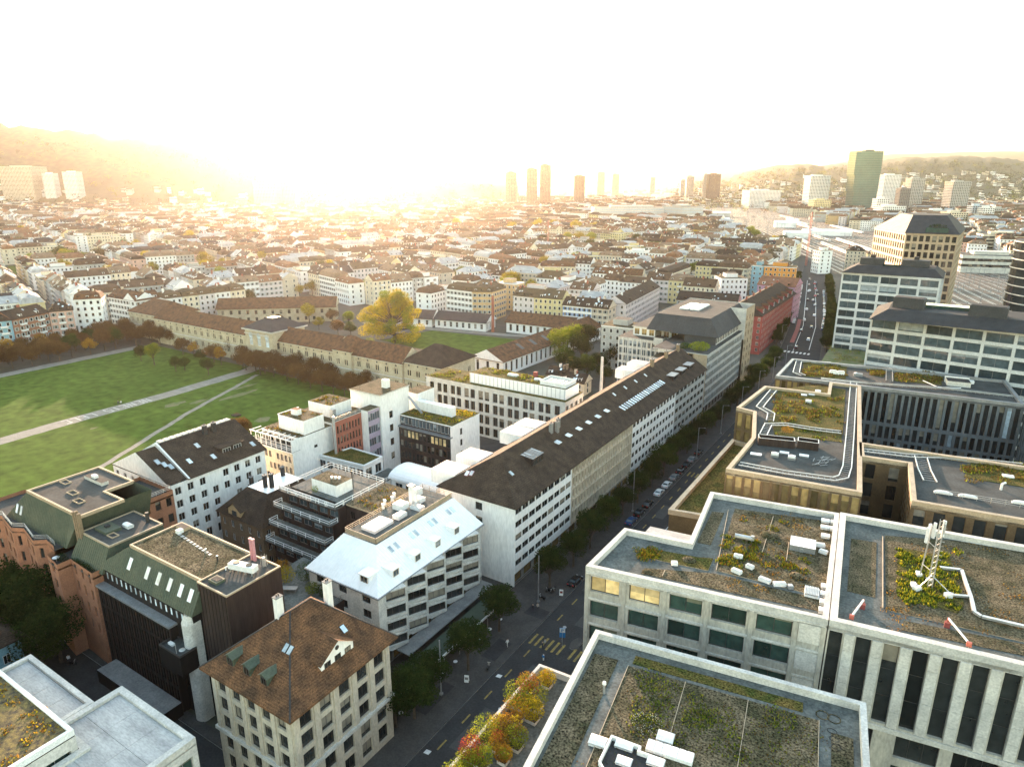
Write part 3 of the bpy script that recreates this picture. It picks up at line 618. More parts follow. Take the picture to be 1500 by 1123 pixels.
b = MB(); b.bar((*P6(362,535),zc+.15),(*P6(362,270),zc+.15),.14,.2,'bronze_pale'); b.build('edging', C)
rC = random.Random(31)
tufts('sedum', C, [(*P6(rC.uniform(420,640), rC.uniform(320,535)), zc+.17, rC.uniform(.4,1.0)) for _ in range(120)], 70, .14, ['leaf_lime','leaf_green','leaf_green','leaf_lime','leaf_yellow'], rC, .38)
tufts('dry_grass', C, [(*P6(rC.uniform(390,880), rC.uniform(300,640)), zc+.1, rC.uniform(.8,1.8)) for _ in range(40)], 12, .10, ['leaf_orange','leaf_brown','leaf_brown'], rC, .18)
duct = [P6(*p,.5) for p in ((575,380),(655,390),(672,440),(690,490),(703,545),(730,562),(960,615))]
b = MB()
for p, q in zip(duct, duct[1:]): b.bar((*p,zc+.42),(*q,zc+.42),.5,.35,'steel')
p = P6(625,483,.5); q = P6(690,488,.5); b.bar((*p,zc+.42),(*q,zc+.42),.4,.3,'steel'); b.build('cable_duct', C)
# antenna mast (a thing of its own on the roof)
mp = P6(535,460); t = thing('antenna_mast', 'mobile phone antenna mast with panel antennas on the planted office roof', 'antenna', (mp[0],mp[1],zc+.1), PHI)
b = MB(); hM = 11.5; r = .28
for k in range(4):
    sx, sy = ((-1,-1),(1,-1),(1,1),(-1,1))[k]; b.tube((sx*r,sy*r,0),(sx*r,sy*r,hM),.05,'steel',5)
for k in range(23):
    z = k*.5; sg = 1 if k % 2 else -1
    for (ax, ay, bx, by) in ((-r,-r,r,-r),(r,-r,r,r),(r,r,-r,r),(-r,r,-r,-r)):
        b.bar((ax,ay,z),(bx,by,z+.5),.035,.035,'steel') if sg > 0 else b.bar((bx,by,z),(ax,ay,z+.5),.035,.035,'steel')
b.build('lattice_mast', t)
for k, (dx, dy) in enumerate(((-1.6,-1.2),(2.6,-.9),(.2,2.2))):
    b = MB(); b.tube((dx,dy,.3),(0,0,2.2),.08,'steel',6); b.box(dx-.45,dx+.45,dy-.35,dy+.35,0,.35,'concrete_pale'); b.build('leg', t)
b = MB(); b.tube((-1.1,2.6,0),(-.7,2.6,9.2),.11,'steel',7); b.tube((-1.1,2.6,2.5),(0,0,2.8),.05,'steel',5); b.tube((-.9,2.6,6.5),(0,0,6.7),.05,'steel',5); b.build('second_pole', t)
for (x, y, z) in ((-1.2,2.3,6.3),(-.3,2.9,7.0),(-.9,3.1,6.6),(.35,.2,8.8)):
    b = MB(); b.box(-.2,.2,-.12,.12,0,2.6,'plastic_white'); b.box(-.04,.04,.12,.3,.5,2.1,'steel'); b.build('panel_antenna', t, (x,y,z), rC.uniform(0,6))
for k in range(8):
    b = MB(); b.box(.28,.75,-.02,.02,5+k*.75,5.05+k*.75,'steel'); b.build('step_bracket', t)
for (x, y) in ((-2.2,-.9),(-1.2,2.9),(-1.9,-1.6),(2.2,-1.8)):
    b = MB(); b.box(-.5,.5,-.35,.35,.1,.75,'plastic_white'); b.box(-.55,.55,-.4,.4,0,.1,'slate_dark'); b.build('equipment_box', t, (x,y,0), rC.uniform(0,3))
for k, (p, q, side) in enumerate((((290,512),(245,578),'nearer the parapet corner'),((605,580),(680,680),'beside the planted bed'))):
    p, q = P6(*p,1.0), P6(*q,.3); t = thing('roof_davit', f'white and red window-cleaning davit arm on the office roof, {side}', 'davit', (p[0],p[1],zc), 0)
    dx, dy = q[0]-p[0], q[1]-p[1]
    b = MB(); b.box(-.35,.35,-.3,.3,0,.8,'red_wall'); b.tube((0,0,.9),(0,0,1.5),.16,'crane_red',8); b.build('base', t)
    b = MB(); b.tube((0,0,1.4),(dx,dy,1.0),.15,'plastic_white',8); b.build('arm', t)
    b = MB(); b.box(dx-.3,dx+.3,dy-.2,dy+.2,.55,1.2,'crane_red'); b.tube((dx,dy,.6),(dx,dy,-.4),.03,'steel',4); b.build('head', t)

# ================================================================ D: bronze courtyard block with rail tracks on the roof
D = thing('courtyard_building', 'bronze and glass courtyard building with rail tracks and dry grass on its roof', 'building')
ZD = 26.0
D1 = [(-33.8,137.2),(-7.9,140.0),(-10.2,160.0),(-17.2,219.6),(-25.8,219.0),(-24.4,206.2),(-41.4,204.3),(-43.0,179.5),(-38.3,178.3),(-33.8,159.1)]
D3 = [(-17.0,219.75),(22.8,224.4),(19.4,250.0),(-41.2,242.6),(-41.1,217.3),(-26.0,219.2)]
D2 = [(-1.35,161.5),(.5,141.2),(62,148.5),(60,178.0),(-11.9,169.4),(-10.6,160.2)]
DE = [(23.2,224.3),(29,174.7),(46,176.5),(40,226.5)]
def bronze_wall(w, p, q, z0=0, gm='glass_gold', m='bronze', pitch=1.75, wins=True):
    L = plen(p, q); n = max(1, int(L/pitch)); facade(w, D, p, q, z0, ZD-.9, cols_n(L, n, pitch*.80), [(ZD-5.6,ZD-1.3),(ZD-10.6,ZD-6.3),(ZD-15.6,ZD-11.3)] if wins else (), m, .22, 1, 1, .05, 'frame_bronze', gm)
w = MB()
for a in range(10):
    p, q = D1[a], D1[(a+1) % 10]
    if a in (0, 7, 8, 9): bronze_wall(w, p, q)
    elif a in (1, 2): facade(w, D, p, q, 0, ZD-.9, cols_n(plen(p,q), int(plen(p,q)/3.2), 1.9), [(ZD-5.2,ZD-1.6),(ZD-9.6,ZD-6.0),(ZD-14,ZD-10.4)], 'bronze', .3, 1, 1, .07, 'frame_bronze', 'glass')
    else: facade(w, D, p, q, 0, ZD-.9, m='bronze')
w.build('west_wing_wall', D)
w = MB()
L = plen(D3[0], D3[1]); nF = 22; ccF = cols_n(L, nF, 1.12, .4)
facade(w, D, D3[0], D3[1], 0, ZD-.9, ccF, [(ZD-10.6,ZD-1.5),(ZD-15.4,ZD-11.6),(ZD-19.4,ZD-16.2),(ZD-23.4,ZD-20.2)], 'fin_grey', .5, 1, 1, .05, 'frame_dark', 'glass', alt=lambda i, j: 'glass_sky' if (i*7+j*3) % 23 == 2 else None)
for a in range(1, 4): facade(w, D, D3[a], D3[a+1], 0, ZD-.9, m='fin_grey')
facade(w, D, D3[4], D3[5], 0, ZD-.9, cols_n(plen(D3[4],D3[5]), 9, 1.2), [(ZD-7,ZD-1.4),(ZD-13,ZD-7.6)], 'bronze', .4, 1, 1, .05, 'frame_bronze', 'glass_gold'); w.build('north_wing_wall', D)
w = MB()
for a in range(6):
    p, q = D2[a], D2[(a+1) % 6]
    if a in (0, 1, 5): facade(w, D, p, q, 0, ZD-.9, cols_n(plen(p,q), int(plen(p,q)/3.2), 2.0), [(ZD-5.0,ZD-1.6),(ZD-9.4,ZD-6.0),(ZD-13.8,ZD-10.4)], 'bronze', .3, 1, 1, .07, 'frame_bronze', 'glass')
    else: facade(w, D, p, q, 0, ZD-.9, cols_n(plen(p,q), int(plen(p,q)/2.2), 1.2), [(ZD-7,ZD-1.6),(ZD-13,ZD-7.6)], 'fin_grey', .3, 1, 1, .06, 'frame_dark', 'glass')
w.build('east_wing_wall', D)
w = MB()
for a in range(4): facade(w, D, DE[a], DE[(a+1) % 4], 0, ZD-.9, cols_n(plen(DE[a],DE[(a+1) % 4]), 18, 1.3) if a in (0,3) else (), [(ZD-10.6,ZD-1.5),(ZD-15.4,ZD-11.6)], 'fin_grey', .4, 1, 1, .05, 'frame_dark', 'glass')
w.build('far_wing_wall', D)
for poly in (D1, D2, D3, DE): flat_roof(D, poly, ZD, .8, .9, 'roof_deck', 'bronze_pale' if poly is D1 or poly is D2 else 'grey_metal')
zt = ZD-.8
P7 = lambda x, y, dz=0: atz('b5', x, y, zt+dz)
P8 = lambda x, y, dz=0: atz('b6', x, y, zt+dz)
bed(D, [P7(*p) for p in ((395,560),(910,640),(930,330),(700,300),(470,330))], zt, 'roof_sedum', .08)
bed(D, [P7(*p) for p in ((440,640),(900,690),(905,610),(430,560))], zt, 'roof_sedum', .08)
bed(D, [P7(*p) for p in ((640,240),(930,260),(940,170),(640,145))], zt, 'roof_sedum', .08)
bed(D, [P8(*p) for p in ((710,930),(1123,1000),(1200,860),(760,830))], zt, 'roof_sedum', .1)
bed(D, [P8(*p) for p in ((230,270),(560,300),(555,225),(245,200))], zt, 'roof_sedum', .08); bed(D, [P8(*p) for p in ((60,230),(160,245),(165,185),(80,180))], zt, 'roof_sedum', .08)
rD = random.Random(41)
def sp7(f, boxes, n, r0, r1):
    out = []
    for _ in range(n):
        x0, x1, y0, y1 = rD.choice(boxes); out.append((*f(rD.uniform(x0,x1), rD.uniform(y0,y1)), zt+.08, rD.uniform(r0,r1)))
    return out
tufts('dry_grass', D, sp7(P7, [(420,900,340,560),(480,700,350,540),(640,920,150,240)], 90, .7,1.9) + sp7(P8, [(720,1120,850,960),(250,550,210,280),(80,160,190,235)], 60, .8,2.0), 22, .16, ['leaf_dry','leaf_dry','leaf_dry','leaf_lime','leaf_brown'], rD, .5)
tufts('sedum', D, sp7(P7, [(700,900,440,560),(430,900,600,690)], 40, .5,1.4) + sp7(P8, [(720,1120,830,900)], 22, .6,1.5), 30, .16, ['leaf_lime','leaf_green','leaf_brown'], rD, .35)
b = MB(); c = P7(535,610,.4); leafball(b, (c[0],c[1],zt+.6), (1.6,1.5,.9), 500, .2, 'leaf_orange', rD, .2); tag(b.build('roof_shrub'), 'rusty orange shrub among the rails on the bronze building roof', 'shrub')
def track(f, pts, g=1.7, rungs=1.1, curve=True):
    """pair of rails with rungs (facade-cleaning track) on low feet"""
    pts = [Vector(f(*p, .3)) for p in pts]; Lr, Rr = [], []
    for i, p in enumerate(pts):
        a = pts[max(i-1,0)]; c = pts[min(i+1,len(pts)-1)]; dd = (c-a).normalized(); nn = Vector((-dd.y, dd.x))*g/2
        k = 1.0
        if 0 < i < len(pts)-1:
            e = (pts[i]-pts[i-1]).normalized(); k = 1/max(.5, abs(e.dot(dd)))
        Lr.append(p+nn*k); Rr.append(p-nn*k)
    b = MB(); z = zt+.42
    for S in (Lr, Rr):
        for p, q in zip(S, S[1:]): b.bar((p.x,p.y,z),(q.x,q.y,z),.22,.22,'steel')
    o = b.build('rail_track', D)
    b = MB()
    for i in range(len(pts)-1):
        L = (pts[i+1]-pts[i]).length; n = max(1, int(L/rungs))
        for k in range(n):
            t = (k+.5)/n; p = Lr[i].lerp(Lr[i+1], t); q = Rr[i].lerp(Rr[i+1], t); b.bar((p.x,p.y,z-.12),(q.x,q.y,z-.12),.1,.1,'grey_metal'); b.box(p.x-.06,p.x+.06,p.y-.06,p.y+.06,zt,z-.1,'grey_metal'); b.box(q.x-.06,q.x+.06,q.y-.06,q.y+.06,zt,z-.1,'grey_metal')
    b.build('rungs', o, kind='stuff')
track(P7, [(200,840),(520,900),(850,945),(915,930),(940,860),(960,640),(985,280)])
track(P7, [(435,335),(340,450),(420,495),(410,545)]); track(P7, [(365,640),(400,570),(520,570),(700,600),(900,625)])
track(P7, [(640,235),(590,215),(610,135),(830,150)], 1.6); track(P7, [(760,255),(940,275),(1180,295)], 1.2)
track(P8, [(0,745),(340,785),(560,790),(1123,850)], 1.7); track(P8, [(20,285),(560,320),(1123,385)], 1.2); track(P8, [(415,790),(440,880),(480,960)], 2.4)
track(P8, [(200,270),(200,190),(260,190)], 1.8)
for (x, y) in ((445,775),(560,795),(740,345),(675,412)):
    b = MB(); b.box(-.8,.8,-.55,.55,0,.5,'grey_metal'); b.box(-.75,.75,-.5,.5,.5,.95,'plastic_white'); b.dome(0,0,.95,.6,.42,.2,'plastic_white',10,2); b.build('roof_fan', D, (*P7(x,y,.5), zt), PHI)
for (x, y, l) in ((315,770,2.4),(510,760,2.0),(645,780,2.0),(645,365,1.6),(697,362,1.6)):
    b = MB(); b.box(-l/2,l/2,-.7,.7,0,.35,'grey_metal','zinc'); b.build('roof_hatch', D, (*P7(x,y,.3), zt), PHI)
for (p, q) in (((330,665),(580,690)),((600,685),(745,705))):
    p, q = P7(*p,1.2), P7(*q,1.2); L = plen(p,q); b = MB(); ring(b, [(0,-1.3),(L,-1.3),(L,1.3),(0,1.3)], [(.18,-1.12),(L-.18,-1.12),(L-.18,1.12),(.18,1.12)], 0, 1.9, 'dark_cladding', 'steel'); b.face([(.1,-1.2,1.2),(L-.1,-1.2,1.2),(L-.1,1.2,1.2),(.1,1.2,1.2)], 'slate_dark'); b.build('light_well', D, (*p,zt), math.atan2(q[1]-p[1], q[0]-p[0]))
b = MB()
for k in range(16):
    p = P7(rD.uniform(690,840), rD.uniform(790,850), .2); a = rD.uniform(.6,1.6); b.bar((p[0],p[1],zt+.1+k*.01),(p[0]+1.8*math.cos(a),p[1]+1.8*math.sin(a),zt+.14+k*.01),.12,.08,'grey_metal')
b.build('spare_rails', D, kind='stuff')
b = MB(); b.box(-2.2,2.2,-.6,.6,0,1.0,'zinc'); b.box(-2.0,-.2,-.5,.5,1.0,1.25,'steel'); b.box(.3,2.0,-.5,.5,1.0,1.25,'steel'); b.build('cooling_unit', D, (*P7(870,215,.5),zt), PHI)
b = MB(); b.box(-1.3,1.3,-.8,.8,0,.8,'grey_metal'); b.dome(-.5,0,.8,.5,.5,.3,'steel'); b.build('cooling_unit', D, (*P7(1015,225,.5),zt), PHI)
b = MB(); b.box(-3,3,-2.2,2.2,0,1.5,'concrete_pale','slate_dark'); b.box(-3.2,3.2,2.2,2.5,0,1.9,'white_trim'); b.build('plant_housing', D, (*P8(670,280,.8),zt), PHI)
b = MB(); b.box(-1.3,1.3,-.8,.8,0,.9,'plastic_white'); b.build('roof_hatch', D, (*P8(745,275,.5),zt), PHI)
pp = [P8(*p,.3) for p in ((430,270),(530,315),(690,322))]; b = MB()
for p, q in zip(pp, pp[1:]): b.tube((*p,zt+.4),(*q,zt+.4),.14,'plastic_white',6)
b.build('white_pipe', D)
b = MB(); q0, q1 = P8(520,1020,1.0), P8(1200,1130,1.0); rail(b, [q0, q1], zt+.2, 'steel', 1.1, 2.2); b.build('railing', D)
for (x, y) in ((570,1030),(740,1055),(1110,1100)):
    b = MB(); b.box(-1.6,1.6,-.3,.3,0,.3,'zinc'); b.dome(0,0,.3,1.7,.5,.35,'plastic_white',12,3); b.build('light_dome', D, (*P8(x,y,.4),zt), PHI)
b = MB(); p = P8(968,1000,.5); b.tube((*p,zt),(*p,zt+1.3),.22,'plastic_white',8); b.tube((*p,zt+1.3),(p[0]+.6,p[1]+.3,zt+1.6),.22,'plastic_white',8); b.build('vent_pipe', D)
b = MB(); p = P8(1015,920,.3); b.box(-1.0,1.0,-.6,.6,0,.4,'plastic_white'); b.build('roof_hatch', D, (*p,zt), PHI)
b = MB(); b.prism([(-43,130),(-34.4,131.6),(-34.0,158.6),(-38.6,177.9),(-43,178.9)], 0, 16.0, 'bronze', 'roof_sedum'); ring(b, [(-43.2,129.8),(-34.4,131.4),(-34.0,158.8),(-38.6,178.0),(-43.2,179.1)], [(-42.2,130.8),(-35.2,132.2),(-34.9,158.6),(-39.3,177.1),(-42.2,177.8)], 15.9, 17.0, 'bronze_pale'); b.build('low_arcade', D)

# ================================================================ left of the street
def dormer(parent, loc, ang, w, h, d, wm, rm, rise=.6, fm='frame_dark', gm='glass', flat=False, name='dormer', nx=2):
    """dormer with its front at local y=0 facing -y and running back d; gabled or flat roofed, window as a sub-part"""
    b = MB(); b.box(-w/2, w/2, 0, d, 0, h, wm)
    if flat: b.box(-w/2-.15, w/2+.15, -.25, d, h, h+.14, rm)
    else:
        r = h+rise; o = .22
        b.face([(-w/2-o,-.3,h-.08),(0,-.3,r),(0,d,r),(-w/2-o,d,h-.08)][::-1], rm); b.face([(w/2+o,-.3,h-.08),(0,-.3,r),(0,d,r),(w/2+o,d,h-.08)], rm)
        b.face([(-w/2,0,h),(w/2,0,h),(0,0,r-.06)], wm)
    o = b.build(name, parent, loc, ang); ww, hh = w*.72, h*.72
    link('window', win_mesh(ww, hh, nx, 1, .07, fm, gm), o, (-ww/2, -.03, h*.16), 0); return o
def skylight(parent, loc, ang, pitch, w=.9, h=1.3, m='skylight', fm='frame_grey', name='roof_window'):
    key = ('sky', w, h, m, fm)
    if key not in _WM:
        b = MB(); b.box(-w/2,w/2,-h/2,h/2,-.02,.09,fm); b.face([(-w/2+.08,-h/2+.08,.1),(w/2-.08,-h/2+.08,.1),(w/2-.08,h/2-.08,.1),(-w/2+.08,h/2-.08,.1)], m); _WM[key] = b.mesh(name)
    o = link(name, _WM[key], parent, loc, 0); o.rotation_euler = (pitch, 0, ang); return o
def chimney(parent, x, y, z0, z1, w=.7, l=.9, m='white_wall', pots=2):
    b = MB(); b.box(x-w/2,x+w/2,y-l/2,y+l/2,z0,z1,m); b.box(x-w/2-.08,x+w/2+.08,y-l/2-.08,y+l/2+.08,z1,z1+.12,'concrete_dark')
    for k in range(pots): b.tube((x,y+(k-(pots-1)/2)*.35,z1+.12),(x,y+(k-(pots-1)/2)*.35,z1+.5),.1,'frame_dark',6)
    return b.build('chimney', parent)
def frustum(b, r0, z0, r1, z1, m, seams=0, sm=None, cap=None):
    """sloping roof between rectangle r0=(x0,x1,y0,y1) at z0 and r1 at z1, with standing seams"""
    c = lambda r, z: [(r[0],r[2],z),(r[1],r[2],z),(r[1],r[3],z),(r[0],r[3],z)]
    A_, B_ = c(r0,z0), c(r1,z1)
    for i in range(4):
        j = (i+1) % 4; b.face([A_[i],A_[j],B_[j],B_[i]], m)
        if seams:
            L = (Vector(A_[j])-Vector(A_[i])).length; n = int(L/seams)
            for k in range(1, n):
                p = Vector(A_[i]).lerp(Vector(A_[j]), k/n); e = (Vector(A_[j])-Vector(A_[i])).normalized(); a = Vector(B_[i])-Vector(A_[i])
                s0 = (Vector(B_[i])-Vector(A_[i])).dot(e); s1 = L-(Vector(B_[j])-Vector(A_[i])).dot(e); t = k/n*L
                f = 1.0
                if s0 > 1e-3 and t < s0: f = t/s0
                if s1 > 1e-3 and L-t < s1: f = min(f, (L-t)/s1)
                up = a - e*a.dot(e); q = p + up*f; b.bar(tuple(p+Vector((0,0,.03))), tuple(q+Vector((0,0,.03))), .05, .07, sm or m)
    if cap: b.face(B_, cap)
def slope_pt(r, u, v): pass

# ---------------------------------------------------------------- F: stone corner building with hipped tile roof
F = thing('corner_building', 'pale stone corner building with a brown hipped tile roof and green copper dormers', 'building')
x0,x1,y0,y1,ze = -80.3,-63.2,45.6,64.0,18.4
w = MB(); fr_ = [(15.0,17.3),(11.8,14.1),(8.6,10.9),(4.9,7.3),(1.2,3.9)]
facade(w, F, (x0,y0),(x1,y0),0,ze,cols_n(17.1,5,1.75,.6),fr_,'stone_wall',.32,2,1,.08,'frame_dark','glass',sill='stone_wall')
facade(w, F, (x1,y0),(x1,y1),0,ze,cols_n(18.4,5,2.05,.5),fr_,'stone_wall',.32,2,1,.08,'frame_dark','glass',sill='stone_wall')
facade(w, F, (x1,y1),(x0,y1),0,ze,cols_n(17.1,4,1.5),fr_,'stone_wall',.25); facade(w, F, (x0,y1),(x0,y0),0,ze,cols_n(18.4,4,1.5),fr_,'stone_wall',.25); w.build('wall', F)
for k in range(6):
    b = MB(); b.box(-.42,.42,-.18,.02,8.3,17.9,'stone_wall'); b.build('pilaster', F, (x0+.6+15.9*k/5, y0, 0), 0)
    b = MB(); b.box(-.42,.42,-.18,.02,8.3,17.9,'stone_wall'); b.build('pilaster', F, (x1, y0+.5+17.4*k/5, 0), math.pi/2)
b = MB(); ring(b, [(x0-.35,y0-.35),(x1+.35,y0-.35),(x1+.35,y1+.35),(x0-.35,y1+.35)], [(x0+.05,y0+.05),(x1-.05,y0+.05),(x1-.05,y1-.05),(x0+.05,y1-.05)], 7.75, 8.3, 'concrete_pale'); b.build('cornice', F)
b = MB(); b.hip(x0,x1,y0,y1,ze+.1,7.6,'y',9.0,7.8,'tile_brown',1.05,.35); roofF = b.build('roof', F)
b = MB(); ez = ze+.12                                                     # lead hips and ridge
for p, q in (((x0-1.05,y0-1.05,ez),(-71.75,53.55,26.1)),((x1+1.05,y0-1.05,ez),(-71.75,53.55,26.1)),((x1+1.05,y1+1.05,ez),(-71.75,57.25,26.1)),((-71.75,53.55,26.1),(-71.75,57.25,26.1))): b.bar(p,q,.22,.12,'slate_dark')
b.build('ridge', F)
def on_s(u, t): # south slope
    return (x0+u, y0-1.05+9.0*t, ez+7.6*t)
for u in (4.0, 7.6, 11.2): dormer(F, (x0+u, y0+.7, ze+1.2), 0, 1.5, 1.7, 2.2, 'copper_green', 'copper_green', .55)
pe = math.atan2(7.6, 9.6)
g = MB(); g.box(-3.0,3.0,0,4.6,0,1.9,'white_wall')                       # big gabled dormer towards the street
g.face([(-3.4,-.4,1.8),(0,-.4,4.0),(0,6.2,4.0),(-3.4,6.2,1.8)][::-1],'tile_brown'); g.face([(3.4,-.4,1.8),(0,-.4,4.0),(0,6.2,4.0),(3.4,6.2,1.8)],'tile_brown'); g.face([(-3.0,0,1.9),(3.0,0,1.9),(0,0,3.9)],'white_wall')
gd = g.build('gable_dormer', F, (x1-1.1, y0+9.4, ze+1.0), math.pi/2)
for k in (-1.9,0,1.9): link('window', win_mesh(1.1,1.4,2,1,.07,'frame_dark','glass'), gd, (k-.55,-.03,.25), 0)
b = MB(); b.tube((0,-.06,2.75),(0,.1,2.75),.35,'frame_dark',12); b.build('oculus', gd)
chimney(F, -73.2, 52.8, 24.5, 28.3, .8, 1.1); chimney(F, -70.6, 59.6, 23.5, 28.0, .9, 1.0)
for (u, t) in ((8.2,.62),(9.1,.62)): skylight(F, (x0+u+3.2, y0-1.05+9.0*t, ez+7.6*t+.1), 0, math.atan2(7.6,9.0), .8, 1.3, 'glass_sky', 'frame_dark')
skylight(F, (x1-3.4, 58.5, ez+3.55), math.pi/2, pe, .9, 1.3, 'glass_sky', 'frame_dark')

# ---------------------------------------------------------------- G: black office with copper slope
G = thing('black_office', 'black finned office building with a green copper roof slope and roof windows', 'building')
w = MB()
facade(w, G, (-117.8,49),(-96,49),0,16.5,cols_n(21.8,26,.55,.3),[(13.2,15.6),(10.2,12.6),(7.6,9.6),(5.0,7.2),(2.0,4.2)],'black_cladding',.3,1,1,.04,'frame_dark','glass',alt=lambda i,j:'glass_blue' if (j==3 or (j==0 and i==23)) else ('glass_sky' if (i*5+j*7)%17==3 else 'glass_dim'))
facade(w, G, (-96,49),(-96,50.2),0,16.5,m='black_cladding'); facade(w, G, (-117.8,62),(-117.8,49),0,16.5,m='black_cladding')
facade(w, G, (-117.8,50.2),(-91.2,50.2),16.45,20.0,cols_n(26.6,17,.62,.8),[(17.7,19.1)],'black_cladding',.08,1,1,.05,'frame_dark','skylight')
facade(w, G, (-96,50.2),(-91.2,50.2),0,16.45,cols_n(4.8,4,.5),[(9,12),(5,7.5)],'black_cladding',.3,1,1,.04,'frame_dark','glass')
facade(w, G, (-91.2,50.2),(-91.2,62),0,20,m='black_cladding'); facade(w, G, (-91.2,62),(-117.8,62),0,20,cols_n(26.6,9,1.4),[(16,18),(12,14),(8,10)],'dark_cladding',.25); w.build('wall', G)
b = MB(); b.box(-117.9,-95.9,48.7,50.2,16.4,16.75,'grey_metal'); b.build('ledge', G)
for k in range(14):
    b = MB(); b.box(-.08,.08,-.16,.02,.4,16.3,'dark_cladding'); b.build('fin', G, (-117.5+21.4*k/13, 49, 0))
b = MB(); frustum(b, (-118.3,-90.6,49.7,62.4), 20.0, (-110.7,-90.6,52.4,61.6), 25.0, 'copper_green', .55, 'copper_green'); b.build('copper_roof', G)
b = MB(); b.box(-110.9,-90.4,52.2,61.8,24.6,25.0,'bronze_pale'); b.box(-110.5,-90.8,52.7,61.3,25.0,25.03,'roof_gravel'); b.build('roof_deck', G)
b = MB(); ring(b, [(-110.9,52.2),(-90.8,52.2),(-90.8,61.8),(-110.9,61.8)], [(-110.6,52.5),(-91.0,52.5),(-91.0,61.5),(-110.6,61.5)], 25, 25.22, 'bronze_pale'); b.build('parapet', G)
pg = math.atan2(5.0, 2.7)
for k, u in enumerate((-109.4,-104.2,-101.0,-97.9,-94.9,-92.3)): skylight(G, (u, 51.1, 22.55), 0, pg, 1.05, 2.1, 'skylight', 'frame_grey')
b = MB(); b.box(-91.0,-83.7,51.6,61.6,9,25.0,'dark_cladding'); b.box(-90.7,-84.0,51.9,61.3,25.0,25.03,'roof_deck'); b.build('stair_tower', G)
b = MB(); ring(b, [(-91,51.6),(-83.7,51.6),(-83.7,61.6),(-91,61.6)], [(-90.75,51.85),(-83.95,51.85),(-83.95,61.35),(-90.75,61.35)], 25, 25.25, 'bronze_pale'); b.build('tower_parapet', G)
for k in range(8):
    b = MB(); b.box(-.04,.04,-.06,.01,9,24.9,'black_cladding'); b.build('cladding_seam', G, (-90.4+k*.9, 51.6, 0))
b = MB()                                                                 # rounded grey flue
n = 8; pr = [(-92.4+1.25*math.cos(math.pi+math.pi*k/n), 50.1-1.0*math.sin(math.pi*k/n)) for k in range(n+1)]
b.prism(pr+[(-91.15,51.4),(-93.65,51.4)], 0, 18.2, 'concrete_pale', cap=False)
q = [(-92.4+(p[0]+92.4)*.72, 50.7+(p[1]-50.7)*.6) for p in pr+[(-91.15,51.4),(-93.65,51.4)]]; pp = pr+[(-91.15,51.4),(-93.65,51.4)]
for k in range(len(pp)):
    j = (k+1) % len(pp); b.face([(*pp[k],18.2),(*pp[j],18.2),(*q[j],19.6),(*q[k],19.6)],'concrete_pale')
b.face([(*p,19.6) for p in q],'concrete_pale'); b.build('flue', G)
b = MB(); b.box(-96.7,-91.1,47.2,50.1,10.5,14.0,'black_cladding','roof_deck'); ring(b, [(-96.7,47.2),(-91.1,47.2),(-91.1,50.1),(-96.7,50.1)], [(-96.5,47.4),(-91.3,47.4),(-91.3,49.9),(-96.5,49.9)], 14, 14.35, 'frame_dark'); b.build('oriel', G)
b = MB(); b.box(-95.9,-94.7,48.2,48.7,14,14.35,'plastic_white'); b.dome(-92.7,48.6,14,.5,.5,.2,'steel'); b.tube((-92.6,47.6,14),(-92.6,47.6,15.6),.06,'steel',5); b.build('roof_equipment', G)
b = MB(); b.box(-2.4,2.4,-.65,.65,.55,1.5,'plastic_white')
for k in (-1.2,1.2): b.tube((k,0,1.5),(k,0,1.62),.5,'frame_dark',12)
for k in (-2.0,-.6,.8,2.0): b.box(k-.07,k+.07,-.6,-.45,0,.55,'steel'); b.box(k-.07,k+.07,.45,.6,0,.55,'steel')
b.tube((-2.4,0,.9),(-3.1,-.4,.5),.12,'plastic_white',6); b.tube((-3.1,-.4,.5),(-3.1,-.4,0),.12,'plastic_white',6)
tag(b.build('chiller_unit', None, (-87.4,57.4,25.03), .25), 'white twin-fan chiller unit on the black office roof', 'chiller')
for k in range(2):
    b = MB(); b.tube((-89.4+k*.65,60.6,24.9),(-89.4+k*.65,60.6,28.8),.27,'pipe_pink',10); b.tube((-89.4+k*.65,60.6,28.8),(-89.4+k*.65,60.6,29.0),.3,'pipe_pink',10); b.build('exhaust_pipe', G)
b = MB()
for k in range(6): a = k*math.pi/3; b.tube((-86.2+.5*math.cos(a),60.4+.5*math.sin(a),25),(-86.2+.5*math.cos(a),60.4+.5*math.sin(a),26.9),.04,'steel',4)
b.tube((-86.2,60.4,25),(-86.2,60.4,26.6),.3,'steel',8); b.build('caged_vent', G)
b = MB(); b.box(-89.7,-87.6,52.7,54.3,25.0,25.5,'copper_green'); b.box(-89.4,-87.9,53.0,54.0,25.5,25.55,'slate_dark'); b.build('smoke_hatch', G)
for k in range(11):
    b = MB(); b.box(-.3,.3,-.25,.25,0,.06,'pale_slab'); b.build('stepping_slab', G, (-107.2+k*1.05, 59.0-k*.12, 25.03))
for (x, y, hh) in ((-97.5,57.6,.9),(-93.8,57.2,1.0)):
    b = MB(); b.tube((x,y,25),(x,y,25+hh),.14,'frame_dark' if hh > .95 else 'steel',8); b.dome(x,y,25+hh,.22,.22,.14,'steel',8,2); b.build('vent_pipe', G)
b = MB(); b.box(-109.8,-107.4,60.0,61.2,25.03,25.6,'bronze_pale','slate_dark'); b.box(-108.2,-107.3,58.9,59.9,25.03,25.7,'plastic_white'); b.build('roof_hatch', G)
b = MB(); b.prism([(-115.3,45.2),(-95.5,45.2),(-95.5,48.6),(-115.3,48.6)], 0, 2.6, 'black_cladding', 'concrete_dark'); b.build('entrance_canopy', G)

